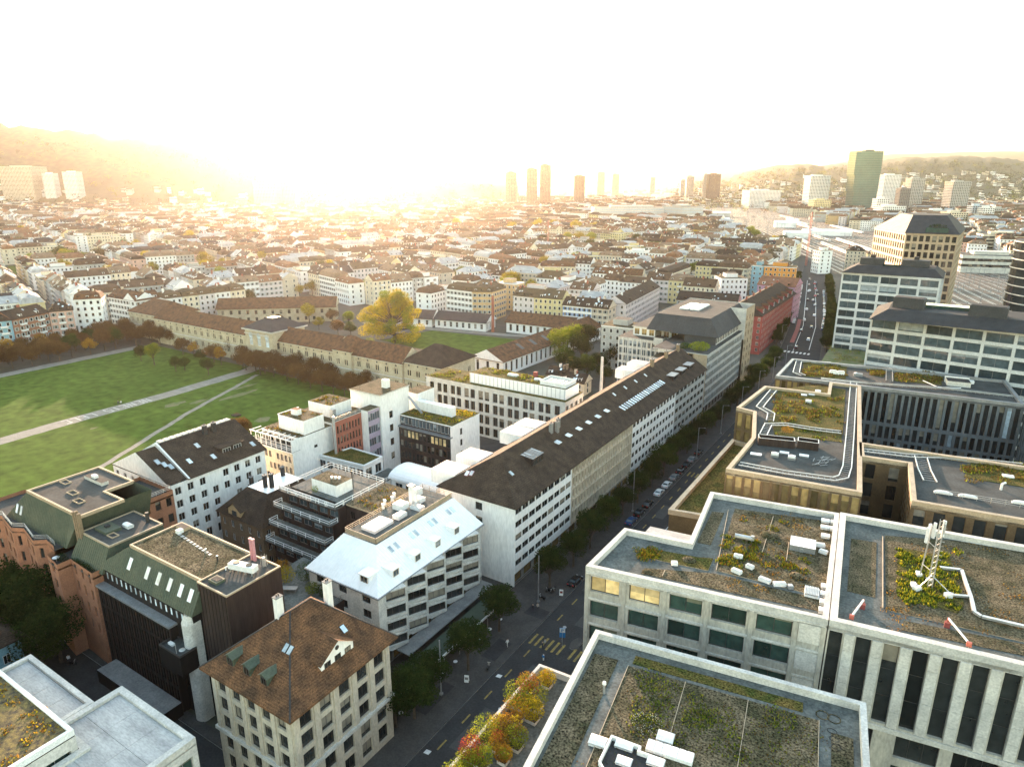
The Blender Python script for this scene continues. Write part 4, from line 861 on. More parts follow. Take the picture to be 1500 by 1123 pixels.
# ---------------------------------------------------------------- H: orange brick building with copper mansard
Hh = thing('brick_building', 'orange brick building with zigzag bays and a green copper mansard by the lawn', 'building')
zig = [(-162,48.9),(-154.7,47.6),(-152.5,48.8),(-145.4,47.6),(-143.1,48.8),(-136.5,47.5),(-134.7,49.0),(-131.1,48.6)]
low = [(-131.1,47.3),(-126,46.6),(-126.0,48.9),(-117.9,48.5)]
w = MB(); hr = [(16.6,18.7),(13.2,15.3),(9.8,11.9),(6.4,8.5),(2.6,5.2)]
for p, q in zip(zig, zig[1:]):
    L = plen(p,q); facade(w, Hh, p, q, 0, 20.4, cols_n(L, 2 if L > 5 else 1, 1.7 if L > 5 else .7), hr, 'orange_brick', .3, 2 if L > 5 else 1, 1, .1, 'frame_dark', 'glass')
facade(w, Hh, zig[-1], low[0], 0, 19.4, m='orange_brick')
for p, q in zip(low, low[1:]):
    L = plen(p,q); facade(w, Hh, p, q, 0, 19.2, cols_n(L, 3 if L > 7 else 1, .8 if L > 7 else 1.5), hr[:4], 'orange_brick', .3, 1, 1, .08, 'frame_dark', 'glass', skip=lambda i,j,L=L: L < 4)
facade(w, Hh, low[-1], (-117.9,62), 0, 19.2, m='orange_brick'); facade(w, Hh, (-117.9,62), (-134.4,62), 0, 19.2, m='orange_brick')
facade(w, Hh, (-134.4,62),(-134.4,74),0,20.6,cols_n(12,5,1.2),[(17.2,19.2),(13.4,15.4),(9.6,11.6),(5.8,7.8)],'orange_brick',.3,1,1,.08,'frame_dark','glass')
facade(w, Hh, (-134.4,74),(-147.4,74),0,20.6,m='orange_brick'); facade(w, Hh, (-147.4,74),(-147.4,66),0,20.4,m='orange_brick'); facade(w, Hh, (-147.4,66),(-154,66),0,20.4,m='orange_brick'); facade(w, Hh, (-154,66),(-154,57),0,20.4,m='orange_brick'); facade(w, Hh, (-154,57),(-162,57),0,20.4,m='orange_brick'); facade(w, Hh, (-162,57),(-162,48.9),0,20.4,m='orange_brick'); w.build('wall', Hh)
b = MB(); b.prism(zig+[(-131.1,52),(-134.4,62),(-134.4,74),(-147.4,74),(-147.4,66),(-154,66),(-154,57),(-162,57)],19.3,19.6,'roof_deck'); b.prism(low+[(-117.9,62),(-131.1,62)],17.9,18.2,'roof_deck'); b.build('terrace_floor', Hh)
b = MB(); rail(b, [(p[0],p[1]+.25) for p in zig], 20.4, 'steel', .9, 1.5); rail(b, [(-134.6,62.3),(-134.6,73.7),(-147.2,73.7)], 20.6, 'steel', .9, 1.5); b.build('railing', Hh)
b = MB(); frustum(b, (-153.6,-129.6,50.0,65.8), 19.6, (-146.7,-126.9,52.1,65.75), 26.0, 'copper_green', .6, 'copper_green'); b.build('copper_mansard', Hh)
b = MB(); ring(b, [(-146.9,51.9),(-126.7,51.9),(-126.7,60.2),(-133.4,60.2),(-133.4,65.9),(-146.9,65.9)], [(-146.5,52.3),(-127.1,52.3),(-127.1,59.8),(-133.8,59.8),(-133.8,65.5),(-146.5,65.5)], 25.6, 26.2, 'bronze_pale')
b.prism([(-146.5,52.3),(-127.1,52.3),(-127.1,59.8),(-133.8,59.8),(-133.8,65.5),(-146.5,65.5)],25.5,25.9,'roof_deck'); b.build('roof_deck', Hh)
b = MB(); frustum(b, (-127.6,-116.9,49.6,62.3), 18.6, (-126.9,-117.3,51.8,61.6), 23.0, 'copper_green', .6, 'copper_green'); b.build('lower_mansard', Hh)
b = MB(); b.box(-126.8,-117.4,51.9,61.5,22.6,22.95,'roof_deck'); ring(b, [(-126.9,51.7),(-117.1,51.7),(-117.1,61.7),(-126.9,61.7)], [(-126.7,51.95),(-117.4,51.95),(-117.4,61.4),(-126.7,61.4)], 22.8, 23.15, 'bronze_pale'); b.build('lower_roof_deck', Hh)
for u in (-149.6,-147.9): skylight(Hh, (u, 50.75, 22.0), 0, math.atan2(6.4,2.1), .9, 1.9, 'skylight', 'frame_grey')
b = MB(); b.box(-143.5,-136.8,61.2,62.6,25.9,26.6,'concrete_pale','slate_dark'); b.box(-141.2,-139.9,61.5,62.3,26.6,27.2,'plastic_white'); b.build('skylight_ridge', Hh)
for (x, y) in ((-146,57.5),(-139.5,55.8),(-134.7,54.6)):
    b = MB(); ring(b, [(x,y),(x+2.4,y),(x+2.4,y+1.3),(x,y+1.3)], [(x+.1,y+.1),(x+2.3,y+.1),(x+2.3,y+1.2),(x+.1,y+1.2)], 25.9, 26.15, 'bronze_pale'); b.build('roof_curb', Hh)
for k in range(3):
    b = MB(); b.box(-127.9+k*.75,-127.4+k*.75,51.3,51.9,20,27.0+.3*(k % 2),'brown_wall'); b.build('chimney', Hh)
b = MB(); b.box(-125.6,-121.6,53.6,56.4,22.95,23.5,'copper_green'); b.box(-124.2,-123.4,54.6,55.4,23.5,23.9,'slate_dark'); b.build('roof_hatch', Hh)
dome_light(Hh, (-121.6,57.6,22.95), 0, 1.9, 1.1)
b = MB(); ring(b, [(-121.6,53.6),(-119.6,53.6),(-119.6,54.9),(-121.6,54.9)], [(-121.5,53.7),(-119.7,53.7),(-119.7,54.8),(-121.5,54.8)], 22.95, 23.2, 'bronze_pale'); b.build('roof_curb', Hh)
b = MB(); b.tube((-120.2,60.6,22.9),(-120.2,60.6,25.0),.35,'frame_dark',8); b.build('vent_pipe', Hh)
rH = random.Random(8)
b = MB(); leafball(b, (-128.3,48.6,18.9), (1.6,.9,.8), 500, .2, 'leaf_dark', rH, .2); leafball(b, (-122.4,49.3,18.9), (4,.5,.7), 700, .2, 'leaf_green', rH, .2); b.build('balcony_plants', Hh, kind='stuff')
b = MB(); b.tube((-129.3,47.9,18.2),(-129.3,47.9,18.9),.08,'steel',6); b.tube((-129.3,47.9,18.9),(-129.3,47.9,18.97),.6,'plastic_white',14); b.build('round_table', Hh)

# ---------------------------------------------------------------- I: white house with dark gable roof
I = thing('white_house', 'tall white house with dark gabled roof, shutters and roof windows beside the lawn', 'building')
w = MB(); ir = [(16.4,18.2),(13.2,15.0),(10.0,11.8),(6.8,8.6),(3.2,5.4)]; ze = 19.4
facade(w, I, (-139.6,76),(-139.6,101.8),0,ze,cols_n(25.8,8,1.5,.6),ir,'white_wall',.22,2,1,.07,'frame_white','glass',skip=lambda i,j:(i*5+j*3)%11==4)
facade(w, I, (-162.5,76),(-139.6,76),0,ze,cols_n(22.9,7,1.3),ir,'white_wall',.22,2,1,.07,'frame_white','glass')
facade(w, I, (-139.6,101.8),(-162.5,101.8),0,ze,m='white_wall'); facade(w, I, (-162.5,101.8),(-162.5,76),0,ze,m='white_wall'); w.build('wall', I)
for i, c in enumerate(cols_n(22.9,7,1.3)):
    for (za, zb_) in ir[1:]:
        for u in (c[0]-.42, c[1]+.42):
            b = MB(); b.box(-.34,.34,-.07,.01,za,zb_,'shutter_grey'); b.build('shutter', I, (-162.5+u,76,0))
b = MB(); b.hip(-162.5,-139.6,81.0,101.8,ze,5.8,'y',0,0,'tile_dark',.4,.25,'white_wall'); b.build('roof', I)
b = MB(); b.hip(-162.2,-139.9,76.2,80.7,ze,5.5,'y',0,0,'tile_dark',.3,.25,'white_wall'); b.build('front_roof', I)
b = MB()
for s in (-1, 1): b.face([(-151.05+s*11.9,80.7,ze),(-151.05+s*11.9,81.1,ze),(-151.05,81.1,ze+6.3),(-151.05,80.7,ze+6.3)][::s], 'white_trim'); b.face([(-151.05+s*11.9,80.7,ze-.2),(-151.05,80.7,ze+5.7),(-151.05,80.7,ze+6.3),(-151.05+s*11.9,80.7,ze+.05)], 'white_trim')
b.build('party_wall', I)
pI = math.atan2(5.8, 11.85)
for (x, y, g_) in ((-146.2,78.0,'glass_sky'),(-144.9,78.8,'glass_sky'),(-143.8,79.6,'glass_sky'),(-143.5,84.0,'skylight'),(-146.9,88.5,'skylight'),(-142.4,89.5,'skylight'),(-141.9,100.2,'skylight')):
    skylight(I, (x, y, ze+5.8*((-139.2-x)/11.85)+.06), math.pi/2, pI, 1.0, 1.7, g_)
b = MB(); b.box(-3.1,3.1,0,4.2,0,1.9,'dark_cladding'); b.box(-3.4,3.4,-.5,4.3,1.9,2.1,'tile_dark'); o = b.build('shed_dormer', I, (-142.6,94.8,ze+.9), math.pi/2)
for k in (-1.5,1.5): link('window', win_mesh(2.2,1.4,3,1,.07,'frame_white','glass'), o, (k-1.1,-.03,.25), 0)
chimney(I, -149.4, 92.5, 24, 26.6, .8, 1.0, 'slate_dark'); chimney(I, -149.4, 95.0, 24, 26.6, .8, 1.0, 'slate_dark')
for k in range(13):
    b = MB(); b.box(-152.9,-151.3,82+k*1.5,83.2+k*1.5,ze+5.55,ze+5.95,'concrete_pale'); b.build('ridge_cover', I)

# ---------------------------------------------------------------- J: small brown house
J = thing('brown_house', 'old brown rendered house with dark hipped roof between white house and black terraces', 'building')
w = MB(); jr = [(8.0,9.7),(4.6,6.4),(1.4,3.2)]
facade(w, J, (-135,84.5),(-119.8,84.5),0,11,cols_n(15.2,5,1.0),jr,'brown_wall',.2,2,1,.06,'frame_white','glass'); facade(w, J, (-119.8,84.5),(-119.8,104),0,11,cols_n(19.5,6,1.0),jr,'brown_wall',.2,2,1,.06,'frame_white','glass')
facade(w, J, (-119.8,104),(-135,104),0,11,m='brown_wall'); facade(w, J, (-135,104),(-135,84.5),0,11,m='brown_wall'); w.build('wall', J)
b = MB(); frustum(b, (-135.7,-119.1,83.8,104.7), 11.0, (-130.6,-123.4,89.5,99.5), 16.2, 'tile_dark', 0, cap='zinc'); b.build('roof', J)
g = MB(); g.box(-2.2,2.2,0,4,0,1.6,'tan_wall'); g.face([(-2.6,-.3,1.5),(0,-.3,3.3),(0,5,3.3),(-2.6,5,1.5)][::-1],'tile_dark'); g.face([(2.6,-.3,1.5),(0,-.3,3.3),(0,5,3.3),(2.6,5,1.5)],'tile_dark'); g.face([(-2.2,0,1.6),(2.2,0,1.6),(0,0,3.2)],'tan_wall')
o = g.build('gable_dormer', J, (-129.0,84.3,11.2), 0); link('window', win_mesh(1.6,1.2,2,1,.07,'frame_dark','glass'), o, (-.8,-.03,.2), 0)
for (x, y) in ((-125.4,86.2),(-122.8,86.6)): skylight(J, (x,y,12.9), 0, math.atan2(5.2,5.7), .9, 1.3)
for (x, y, hh) in ((-132.4,92,17.2),(-126.6,91.5,19.2),(-125.2,92.2,19.6),(-128.4,98.0,18.5)): chimney(J, x, y, 13.5, hh, .7, .8, 'slate_dark', 1)

# ---------------------------------------------------------------- K: dark terraced apartments
K = thing('terraced_apartments', 'dark apartment building stepping back in balconies with white railings', 'building')
lv = [(82.3,0,10.0),(83.6,10.0,13.5),(85.2,13.5,17.0),(87.0,17.0,20.0)]
for (yy, za, zb_) in lv:
    w = MB(); rws = [(zb_-2.7,zb_-.5)]+([(zb_-6.2,zb_-4.0)] if za == 0 else [])
    facade(w, K, (-114.8,yy+1.3),(-99,yy+1.3),za,zb_,cols_n(15.8,5,2.6),rws,'dark_cladding',.3,2,1,.08,'frame_grey','glass_blue')
    facade(w, K, (-99,yy+1.3),(-99,102),za,zb_,m='dark_cladding'); facade(w, K, (-114.8,102),(-114.8,yy+1.3),za,zb_,cols_n(100.7-yy,4,1.6),rws[:1],'dark_cladding',.2)
    w.build('storey_wall', K)
    b = MB(); b.box(-116.2,-98.6,yy,yy+2.6,zb_-.3,zb_,'dark_cladding','roof_paving'); b.build('balcony_slab', K)
    b = MB(); rail(b, [(-116.0,yy+2.4),(-116.0,yy+.15),(-98.8,yy+.15),(-98.8,yy+2.4)], zb_, 'white_trim', 1.0, 2.6, .05, mid=1); b.build('balcony_railing', K)
b = MB(); b.box(-115.0,-98.8,88.0,102.2,19.7,20.0,'dark_cladding','roof_paving'); b.build('roof_deck', K)
b = MB(); rail(b, [(-115.8,87.3),(-98.9,87.3),(-98.9,102),(-115.8,102)], 20.0, 'white_trim', 1.1, 2.4, .055, True, 1); b.build('roof_railing', K)
b = MB(); b.box(-110.3,-102.7,91.4,96.0,20,22.6,'white_wall','roof_gravel'); b.build('penthouse', K)
for k in range(3):
    b = MB(); b.tube((-106.4+k*.8,93.7+k*.3,22.6),(-106.4+k*.8,93.7+k*.3,23.1),.28,'plastic_white',8); b.build('roof_vent', K)
b = MB(); b.tube((-103.3,96.6,20),(-103.3,96.6,24),.15,'frame_dark',7); b.build('flue_pipe', K)
b = MB(); leafball(b,(-108.6,90.6,20.8),(.9,.6,.8),200,.2,'leaf_lime',rH,.2); b.build('roof_plant', K)
w = MB(); facade(w, K, (-99,90.3),(-88.6,90.3),0,20,cols_n(10.4,3,1.3),[(16.8,18.6),(13.4,15.2)],'dark_cladding',.25); facade(w, K, (-88.6,90.3),(-88.6,102),0,20,m='dark_cladding'); facade(w, K, (-88.6,102),(-99,102),0,20,m='dark_cladding'); w.build('rear_wing_wall', K)
b = MB(); b.box(-98.7,-88.4,90.1,102.2,19.8,20.15,'bronze_pale','roof_gravel'); b.build('rear_wing_roof', K)
tufts('sedum', K, [(rH.uniform(-97,-90), rH.uniform(91,101), 20.15, 1.2) for _ in range(16)], 20, .14, ['leaf_orange','leaf_brown','leaf_lime'], rH)
for (x, y) in ((-90.5,92.5),(-91.4,94),(-91.2,96),(-92,97.5)):
    b = MB(); b.tube((x,y,20.1),(x,y,21.2),.3,'plastic_white',8); b.dome(x,y,21.2,.42,.42,.25,'plastic_white',8,2); b.build('roof_vent', K)

# ---------------------------------------------------------------- roof garden between K, G and L
RG = thing('garden_pavilion', 'low building with an overgrown autumn roof garden behind the zinc roofed block', 'building')
b = MB(); b.box(-100.5,-83.0,64.2,79.5,0,12.4,'dark_cladding','roof_paving'); b.build('body', RG)
b = MB(); rail(b, [(-100.3,64.4),(-83.2,64.4),(-83.2,79.3)], 12.4, 'frame_grey', 1.0, 2); b.build('railing', RG)
for k, (x, y, r, m) in enumerate(((-98.5,72.6,1.9,'leaf_orange'),(-96.2,71.8,1.8,'leaf_yellow'),(-93.4,74.2,2.1,'leaf_green'),(-90.2,75.6,2.0,'leaf_lime'),(-88.0,76.8,1.8,'leaf_lime'),(-89.2,71.8,1.3,'leaf_lime'),(-86.6,72.4,1.5,'leaf_green'),(-96.5,67.4,1.2,'leaf_yellow'),(-94.6,66.4,1.0,'leaf_orange'),(-84.8,75.2,1.4,'leaf_dark'),(-91.5,78.4,1.6,'leaf_green'))):
    t = thing('roof_garden_shrub', f'{NM.get(m, {"leaf_green":"mid green","leaf_dark":"dark green"}.get(m))} roof garden shrub, {["first","second","third","fourth","fifth","sixth","seventh","eighth","ninth","tenth","eleventh"][k]} counting from the black terraces', 'shrub', (x,y,12.4), group='shrubs of the roof garden')
    b = MB(); leafball(b, (0,0,r*.9), (r,r,r*.9), int(420*r), .26, m, rH, .25); b.build('foliage', t); b = MB(); b.tube((0,0,0),(0,0,r),.08,'bark',5); b.build('stem', t)
b = MB(); b.box(-1.4,1.4,-.6,.6,.7,.78,'frame_grey'); [b.box(sx*1.2-.05,sx*1.2+.05,sy*.5-.05,sy*.5+.05,0,.7,'frame_grey') for sx in (-1,1) for sy in (-1,1)]
tag(b.build('garden_table', None, (-93.2,70.0,12.4), .5), 'grey garden table among the shrubs of the roof garden', 'table')

# ---------------------------------------------------------------- L: pleated facade with the zinc roof
Lb = thing('pleated_building', 'pale concrete building with pleated bay windows under a bright zinc mansard roof', 'building')
w = MB(); xf = -74.3; ya, yb, ze = 73.4, 104.2, 16.0
for fl in range(4):
    z0, z1 = 3.8+fl*3.05, 3.8+(fl+1)*3.05; y = ya + 1.6; facade(w, Lb, (xf,ya),(xf,y),z0,z1,m='concrete_pale')
    for k in range(5):
        e = y+3.7; pq = (xf+1.75, e); Lf = plen((xf,y),pq); facade(w, Lb, (xf,y), pq, z0+.5, z1, [(.25, Lf-.2)], [(z0+1.0,z1-.25)], 'concrete_pale', .4, 3, 1, .07, 'frame_dark', 'glass')
        lo_ = [(xf+.35,y+.7),(xf+1.1,e-.3),(xf,e+.4)]; tp = [(xf,y),pq,(xf,e+.6)]                     # chamfered underside of each bay
        w.face([(xf,y,z1),(*pq,z1),(xf,e+.6,z1)],'concrete_pale'); w.face([(*tp[0],z0+.5),(*lo_[0],z0),(*lo_[1],z0),(*tp[1],z0+.5)],'concrete_pale'); w.face([(*tp[1],z0+.5),(*lo_[1],z0),(*lo_[2],z0),(*tp[2],z0+.5)],'concrete_pale')
        w.face([(*lo_[0],z0),(xf,y+.7,z0),(*lo_[2],z0),(*lo_[1],z0)],'concrete_pale'); facade(w, Lb, pq, (xf,e+.6), z0+.5, z1, m='concrete_pale'); facade(w, Lb, (xf-.02,y),(xf-.02,e+.6),z0,z0+.5,m='concrete_pale'); facade(w, Lb, (xf,e+.6),(xf,e+1.9),z0,z1,m='concrete_pale'); y = e+1.9
    facade(w, Lb, (xf,y),(xf,yb),z0,z1,m='concrete_pale')
facade(w, Lb, (-91.6,ya),(xf,ya),3.8,ze,cols_n(17.3,3,2.0),rows_n(3.8,4,3.05,.95,1.7),'concrete_pale',.25,2,1,.07); facade(w, Lb, (xf,yb),(-91.6,yb),0,ze,m='concrete_pale'); facade(w, Lb, (-91.6,yb),(-91.6,ya),0,ze,m='concrete_pale')
facade(w, Lb, (-75.4,ya),(-75.4,yb),0,3.8,cols_n(30.8,8,3.2),[(.3,3.0)],'concrete_dark',.25,2,1,.08,'frame_dark','glass_gold'); facade(w, Lb, (-91.6,ya),(-75.4,ya),0,3.8,m='concrete_dark')
w.face([(-75.4,ya,3.8),(xf,ya,3.8),(xf,yb,3.8),(-75.4,yb,3.8)][::-1],'concrete'); w.build('wall', Lb)
b = MB(); frustum(b, (-92.2,-73.9,73.0,104.6), ze, (-89.5,-81.2,80.6,103.8), 20.5, 'zinc', .62, 'zinc', 'roof_paving'); b.build('zinc_roof', Lb)
b = MB(); ring(b, [(-92.3,72.9),(-73.8,72.9),(-73.8,104.7),(-92.3,104.7)], [(-92,73.2),(-74.1,73.2),(-74.1,104.4),(-92,104.4)], 15.8, 16.08, 'grey_metal'); b.build('gutter', Lb)
pz = math.atan2(4.5, 7.3)
zx = lambda x: ze+4.5*((-73.9-x)/7.3)
for y in (79.2,85.2,91.2,97.2):
    dormer(Lb, (-75.3,y,zx(-75.3)-.2), math.pi/2, 1.9, 1.7, 2.9, 'zinc', 'zinc', flat=True, fm='bronze_pale', gm='glass_blue')
dormer(Lb, (-78.6,74.6,ze+.6), 0, 2.3, 1.7, 3.0, 'zinc', 'zinc', flat=True, fm='bronze_pale', gm='glass')
for (x, y) in ((-79.3,82.4),(-79.3,84.0),(-79.3,88.3),(-79.3,89.6),(-79.3,94.0),(-79.3,95.3),(-79.3,99.8),(-79.3,101.1)): skylight(Lb, (x,y,zx(x)+.05), math.pi/2, pz, .8, 1.5, 'glass_sky', 'frame_white')
b = MB(); rail(b, [(-89.3,80.8),(-81.4,80.8),(-81.4,103.6),(-89.3,103.6)], 20.5, 'bronze_pale', 1.15, 1.8, .035, True, 2); b.build('terrace_railing', Lb)
b = MB()
for p, q in (((-89.2,80.9),(-81.5,80.9)),((-81.5,80.9),(-81.5,103.5))): b.face([(*p,20.6),(*q,20.6),(*q,21.6),(*p,21.6)],'bronze_pale')
b.build('railing_mesh', Lb)
b = MB(); b.box(-87.6,-84.2,83.4,88.6,20.52,21.2,'zinc'); b.face([(-87.3,83.7,21.22),(-84.5,83.7,21.22),(-84.5,88.3,21.22),(-87.3,88.3,21.22)],'glass_sky'); b.build('rooflight', Lb)
for (x, y, a, c, hh) in ((-84.6,91.0,1.6,2.6,.9),(-87.0,94.0,2.4,2.4,1.3),(-84.0,95.6,2.6,1.6,.8),(-86.0,98.4,2.2,1.8,1.0),(-88.2,100.8,1.4,1.4,1.6)):
    b = MB(); b.box(-a/2,a/2,-c/2,c/2,.15,hh,'plastic_white'); b.box(-a/2+.15,a/2-.15,-c/2+.15,c/2-.15,hh,hh+.12,'steel'); b.box(-a/2,a/2,-.1,.1,0,.15,'grey_metal'); b.build('ventilation_unit', Lb, (x,y,20.5), 0)
b = MB(); b.box(-86.9,-86.1,96.4,97.2,20.5,24.6,'plastic_white'); b.box(-87.1,-85.9,96.2,97.4,24.6,24.8,'steel'); b.tube((-85.4,96.8,20.5),(-85.4,96.8,24.2),.3,'plastic_white',8); b.build('chimney_stack', Lb)
b = MB(); b.box(-73.6,-70.6,76.5,103,3.55,3.75,'grey_metal','concrete_dark'); b.build('pavement_canopy', Lb)

# ---------------------------------------------------------------- M: the long dark-roofed block along the street, one house per facade
ML = [('white banded end house with a blank white gable wall in the long dark-roofed row', 109.2, 134.9, 'band'), ('beige gridded middle house of the long dark-roofed row', 134.9, 171.4, 'grid'),
      ('white house with window strips beyond the beige one in the long row', 171.4, 207.0, 'strip'), ('grey banded last house of the long dark-roofed row before the mansard office', 207.0, 238.0, 'last')]
xm0, xm1, zm = -89.0, -69.2, 19.2
for li, (lab, a, c, st) in enumerate(ML):
    t = thing('row_house', lab, 'building', group='long dark-roofed row along the street'); w = MB(); L = c-a; a2 = a+(.02 if li else 0)
    if st == 'band': facade(w, t, (xm1,a2),(xm1,c),3.2,zm,cols_n(L,9,2.55,.25),[(zm-15.3+3.06*k+.95, zm-15.3+3.06*k+2.4) for k in range(5)],'white_wall',.18,2,1,.07,'frame_grey','glass')
    elif st == 'grid': facade(w, t, (xm1-.15,a2),(xm1-.15,c),3.2,zm,cols_n(L,22,1.2,.2),[(zm-15.3+3.06*k+.6, zm-15.3+3.06*k+2.45) for k in range(5)],'beige_wall',.3,1,1,.06,'frame_bronze','glass')
    elif st == 'strip': facade(w, t, (xm1,a2),(xm1,c),3.2,zm,cols_n(L,13,2.0,.3),[(zm-15.3+3.06*k+.85, zm-15.3+3.06*k+2.3) for k in range(5)],'white_wall',.2,2,1,.07,'frame_dark','glass')
    else: facade(w, t, (xm1,a2),(xm1,c),3.2,zm,cols_n(L,8,3.1,.3),[(zm-15.3+3.06*k+.8, zm-15.3+3.06*k+2.4) for k in range(5)],'grey_wall',.25,3,1,.07,'frame_dark','glass')
    facade(w, t, (xm1-.6,a2),(xm1-.6,c),0,3.2,cols_n(L,int(L/4),3.2),[(.4,2.8)],'concrete_dark',.2,2,1,.07,'frame_dark','glass_gold'); w.face([(xm1-.6,a2,3.2),(xm1,a2,3.2),(xm1,c,3.2),(xm1-.6,c,3.2)][::-1],'concrete')
    facade(w, t, (xm0,c),(xm0,a2),0,zm,cols_n(L,int(L/3.5),1.4),[(3+3*k+1,3+3*k+2.6) for k in range(5)],'white_wall',.2)
    if li == 0: facade(w, t, (xm0,a),(xm1,a),0,zm,[(9.7,11.5)],[(16.1,17.9),(12.9,14.5)],'white_wall',.2,2,1,.07,'frame_dark','glass')
    if li == 3: facade(w, t, (xm1,c),(xm0,c),0,zm,m='grey_wall')
    if li in (1,2): facade(w, t, (xm1-.2,c-.03),(xm0,c-.03),0,zm-.05,m='white_wall')
    w.build('wall', t)
    if st == 'grid':
        for k in range(23):
            b = MB(); b.box(-.1,.1,-.35,.02,3.3,zm-.1,'beige_wall'); b.build('fin', t, (xm1-.15, a+.2+(L-.4)*k/22, 0), math.pi/2)
        for k in range(6):
            b = MB(); b.box(.1,L-.1,-.3,.01,zm-15.3+3.06*k-.12,zm-15.3+3.06*k+.12,'beige_wall'); b.build('ledge', t, (xm1-.15,a,0), math.pi/2)
    b = MB(); rz = 6.6; xr = (xm0+xm1)/2; X0, X1 = xm0-.6, xm1+.7
    if li == 0:
        s0 = (xr, a+9.4, zm+rz); b.face([(X0,a-.6,zm),(X1,a-.6,zm),s0],'tile_dark'); b.face([(X1,a-.6,zm),(X1,c,zm),(xr,c,zm+rz),s0],'tile_dark'); b.face([(X0,c,zm),(X0,a-.6,zm),s0,(xr,c,zm+rz)],'tile_dark'); b.face([(X0,a-.6,zm-.25),(X1,a-.6,zm-.25),(X1,a-.6,zm),(X0,a-.6,zm)],'tile_dark'); b.face([(X0,a-.6,zm-.24),(X0,c,zm-.24),(X1,c,zm-.24),(X1,a-.6,zm-.24)],'white_trim'); b.face([(X1,a-.6,zm-.25),(X1,c,zm-.25),(X1,c,zm),(X1,a-.6,zm)],'tile_dark')
    else:
        b.face([(X1,a,zm),(X1,c,zm),(xr,c,zm+rz),(xr,a,zm+rz)],'tile_dark'); b.face([(X0,c,zm),(X0,a,zm),(xr,a,zm+rz),(xr,c,zm+rz)],'tile_dark'); b.face([(X1,a,zm-.25),(X1,c,zm-.25),(X1,c,zm),(X1,a,zm)],'tile_dark'); b.face([(X0,a,zm-.24),(X0,c,zm-.24),(X1,c,zm-.24),(X1,a,zm-.24)],'white_trim')
        if li == 3: b.face([(X1,c,zm),(X0,c,zm),(xr,c,zm+rz)],'grey_wall')
    b.build('roof', t)
    pm = math.atan2(rz, 10.6); zr = lambda x: zm+rz*((X1-x)/(X1-xr))
    if li == 0:
        for (x, y) in ((-74.5,116.2),(-83.6,114.0),(-82.8,114.6)): skylight(t, (x,y,zr(x)+.05) if x > xr else (x,y-1.8,zm+3.1), math.pi/2 if x > xr else 0, pm if x > xr else math.atan2(rz,10), .9, 1.3, 'skylight', 'pipe_pink' if x < xr else 'frame_grey')
        b = MB(); b.box(-2.6,2.6,0,3.6,0,1.9,'dark_cladding'); o = b.build('glazed_dormer', t, (-73.4,126.0,zr(-73.4)-.3), math.pi/2)
        for k in range(8): link('glass_strip', (lambda m_: m_)(win_mesh(.6,3.9,1,1,.05,'frame_grey','glass_blue')), o, (-2.45+k*.62,-.1,1.95), 0).rotation_euler = (-math.pi/2+.12,0,0)
        for k in (-1.3,1.3): link('window', win_mesh(2.2,1.3,3,1,.06,'frame_dark','glass'), o, (k-1.1,-.03,.3), 0)
    if li == 1:
        for k in range(6): skylight(t, (-74.8,137.5+k*5.6,zr(-74.8)+.1), math.pi/2, pm-.35, 1.7, 1.9, 'skylight', 'frame_white')
        for (x, y) in ((-77.4,139),(-77.6,143),(-76.8,141)): chimney(t, x, y, 24, 27, .8, .9, 'concrete_dark')
    if li == 2:
        for k in range(20): skylight(t, (-73.2,172.6+k*1.65,zr(-73.2)+.08), math.pi/2, pm-.2, .95, 2.6, 'skylight', 'frame_grey')
        for k in range(4): skylight(t, (-77.2,176+k*8,zr(-77.2)+.08), math.pi/2, pm, .9, 1.3)
    if li == 3:
        for k in range(3): dormer(t, (-71.6,213+k*8,zr(-71.6)-.3), math.pi/2, 4.6, 1.7, 3.4, 'dark_cladding', 'grey_metal', flat=True, nx=4)
        for y in (209,222,234): chimney(t, -78.6, y, 24.6, 27.8, .9, 1.6, 'brown_wall')
    for yy in {0: (114.5, 124.0), 1: (143.0, 150.0), 3: (216.0, 226.0)}.get(li, ()):
        b = MB(); b.box(xm0-4.4,xm0+2.4,yy-3.0,yy+3.0,zm-1.0,zm+2.2,'white_wall','pale_slab'); b.build('rear_dormer', t)

# ---------------------------------------------------------------- N: office with grey mansard
Nn = thing('mansard_office', 'big grey office with dark metal mansard and roof glazing at the row end', 'building')
w = MB(); xn = -69.8
facade(w, Nn, (xn,241),(xn,289),3.4,23.6,cols_n(48,32,1.15,.2),[(4.2+3.2*k,6.3+3.2*k) for k in range(6)],'grey_wall',.2,1,1,.06,'frame_dark','glass_blue')
facade(w, Nn, (xn-.5,241),(xn-.5,289),0,3.4,cols_n(48,12,3),[(.4,2.9)],'concrete_dark',.2,2,1,.07); facade(w, Nn, (-75,241),(xn,241),0,23.6,m='bronze_pale'); facade(w, Nn, (-92,241),(-75,241),0,20,m='grey_wall')
w.build('street_wing_wall', Nn); w = MB(); facade(w, Nn, (-69,289),(-69,303),0,33.2,cols_n(14,3,1.3),[(4+3.4*k,6+3.4*k) for k in range(8)],'bronze_pale',.25,1,1,.06); facade(w, Nn, (-76,289),(-69,289),20,33.2,m='concrete_pale'); facade(w, Nn, (-69,303),(-98,303),0,33.2,m='concrete_pale'); facade(w, Nn, (-98,303),(-98,262),0,33,m='grey_wall')
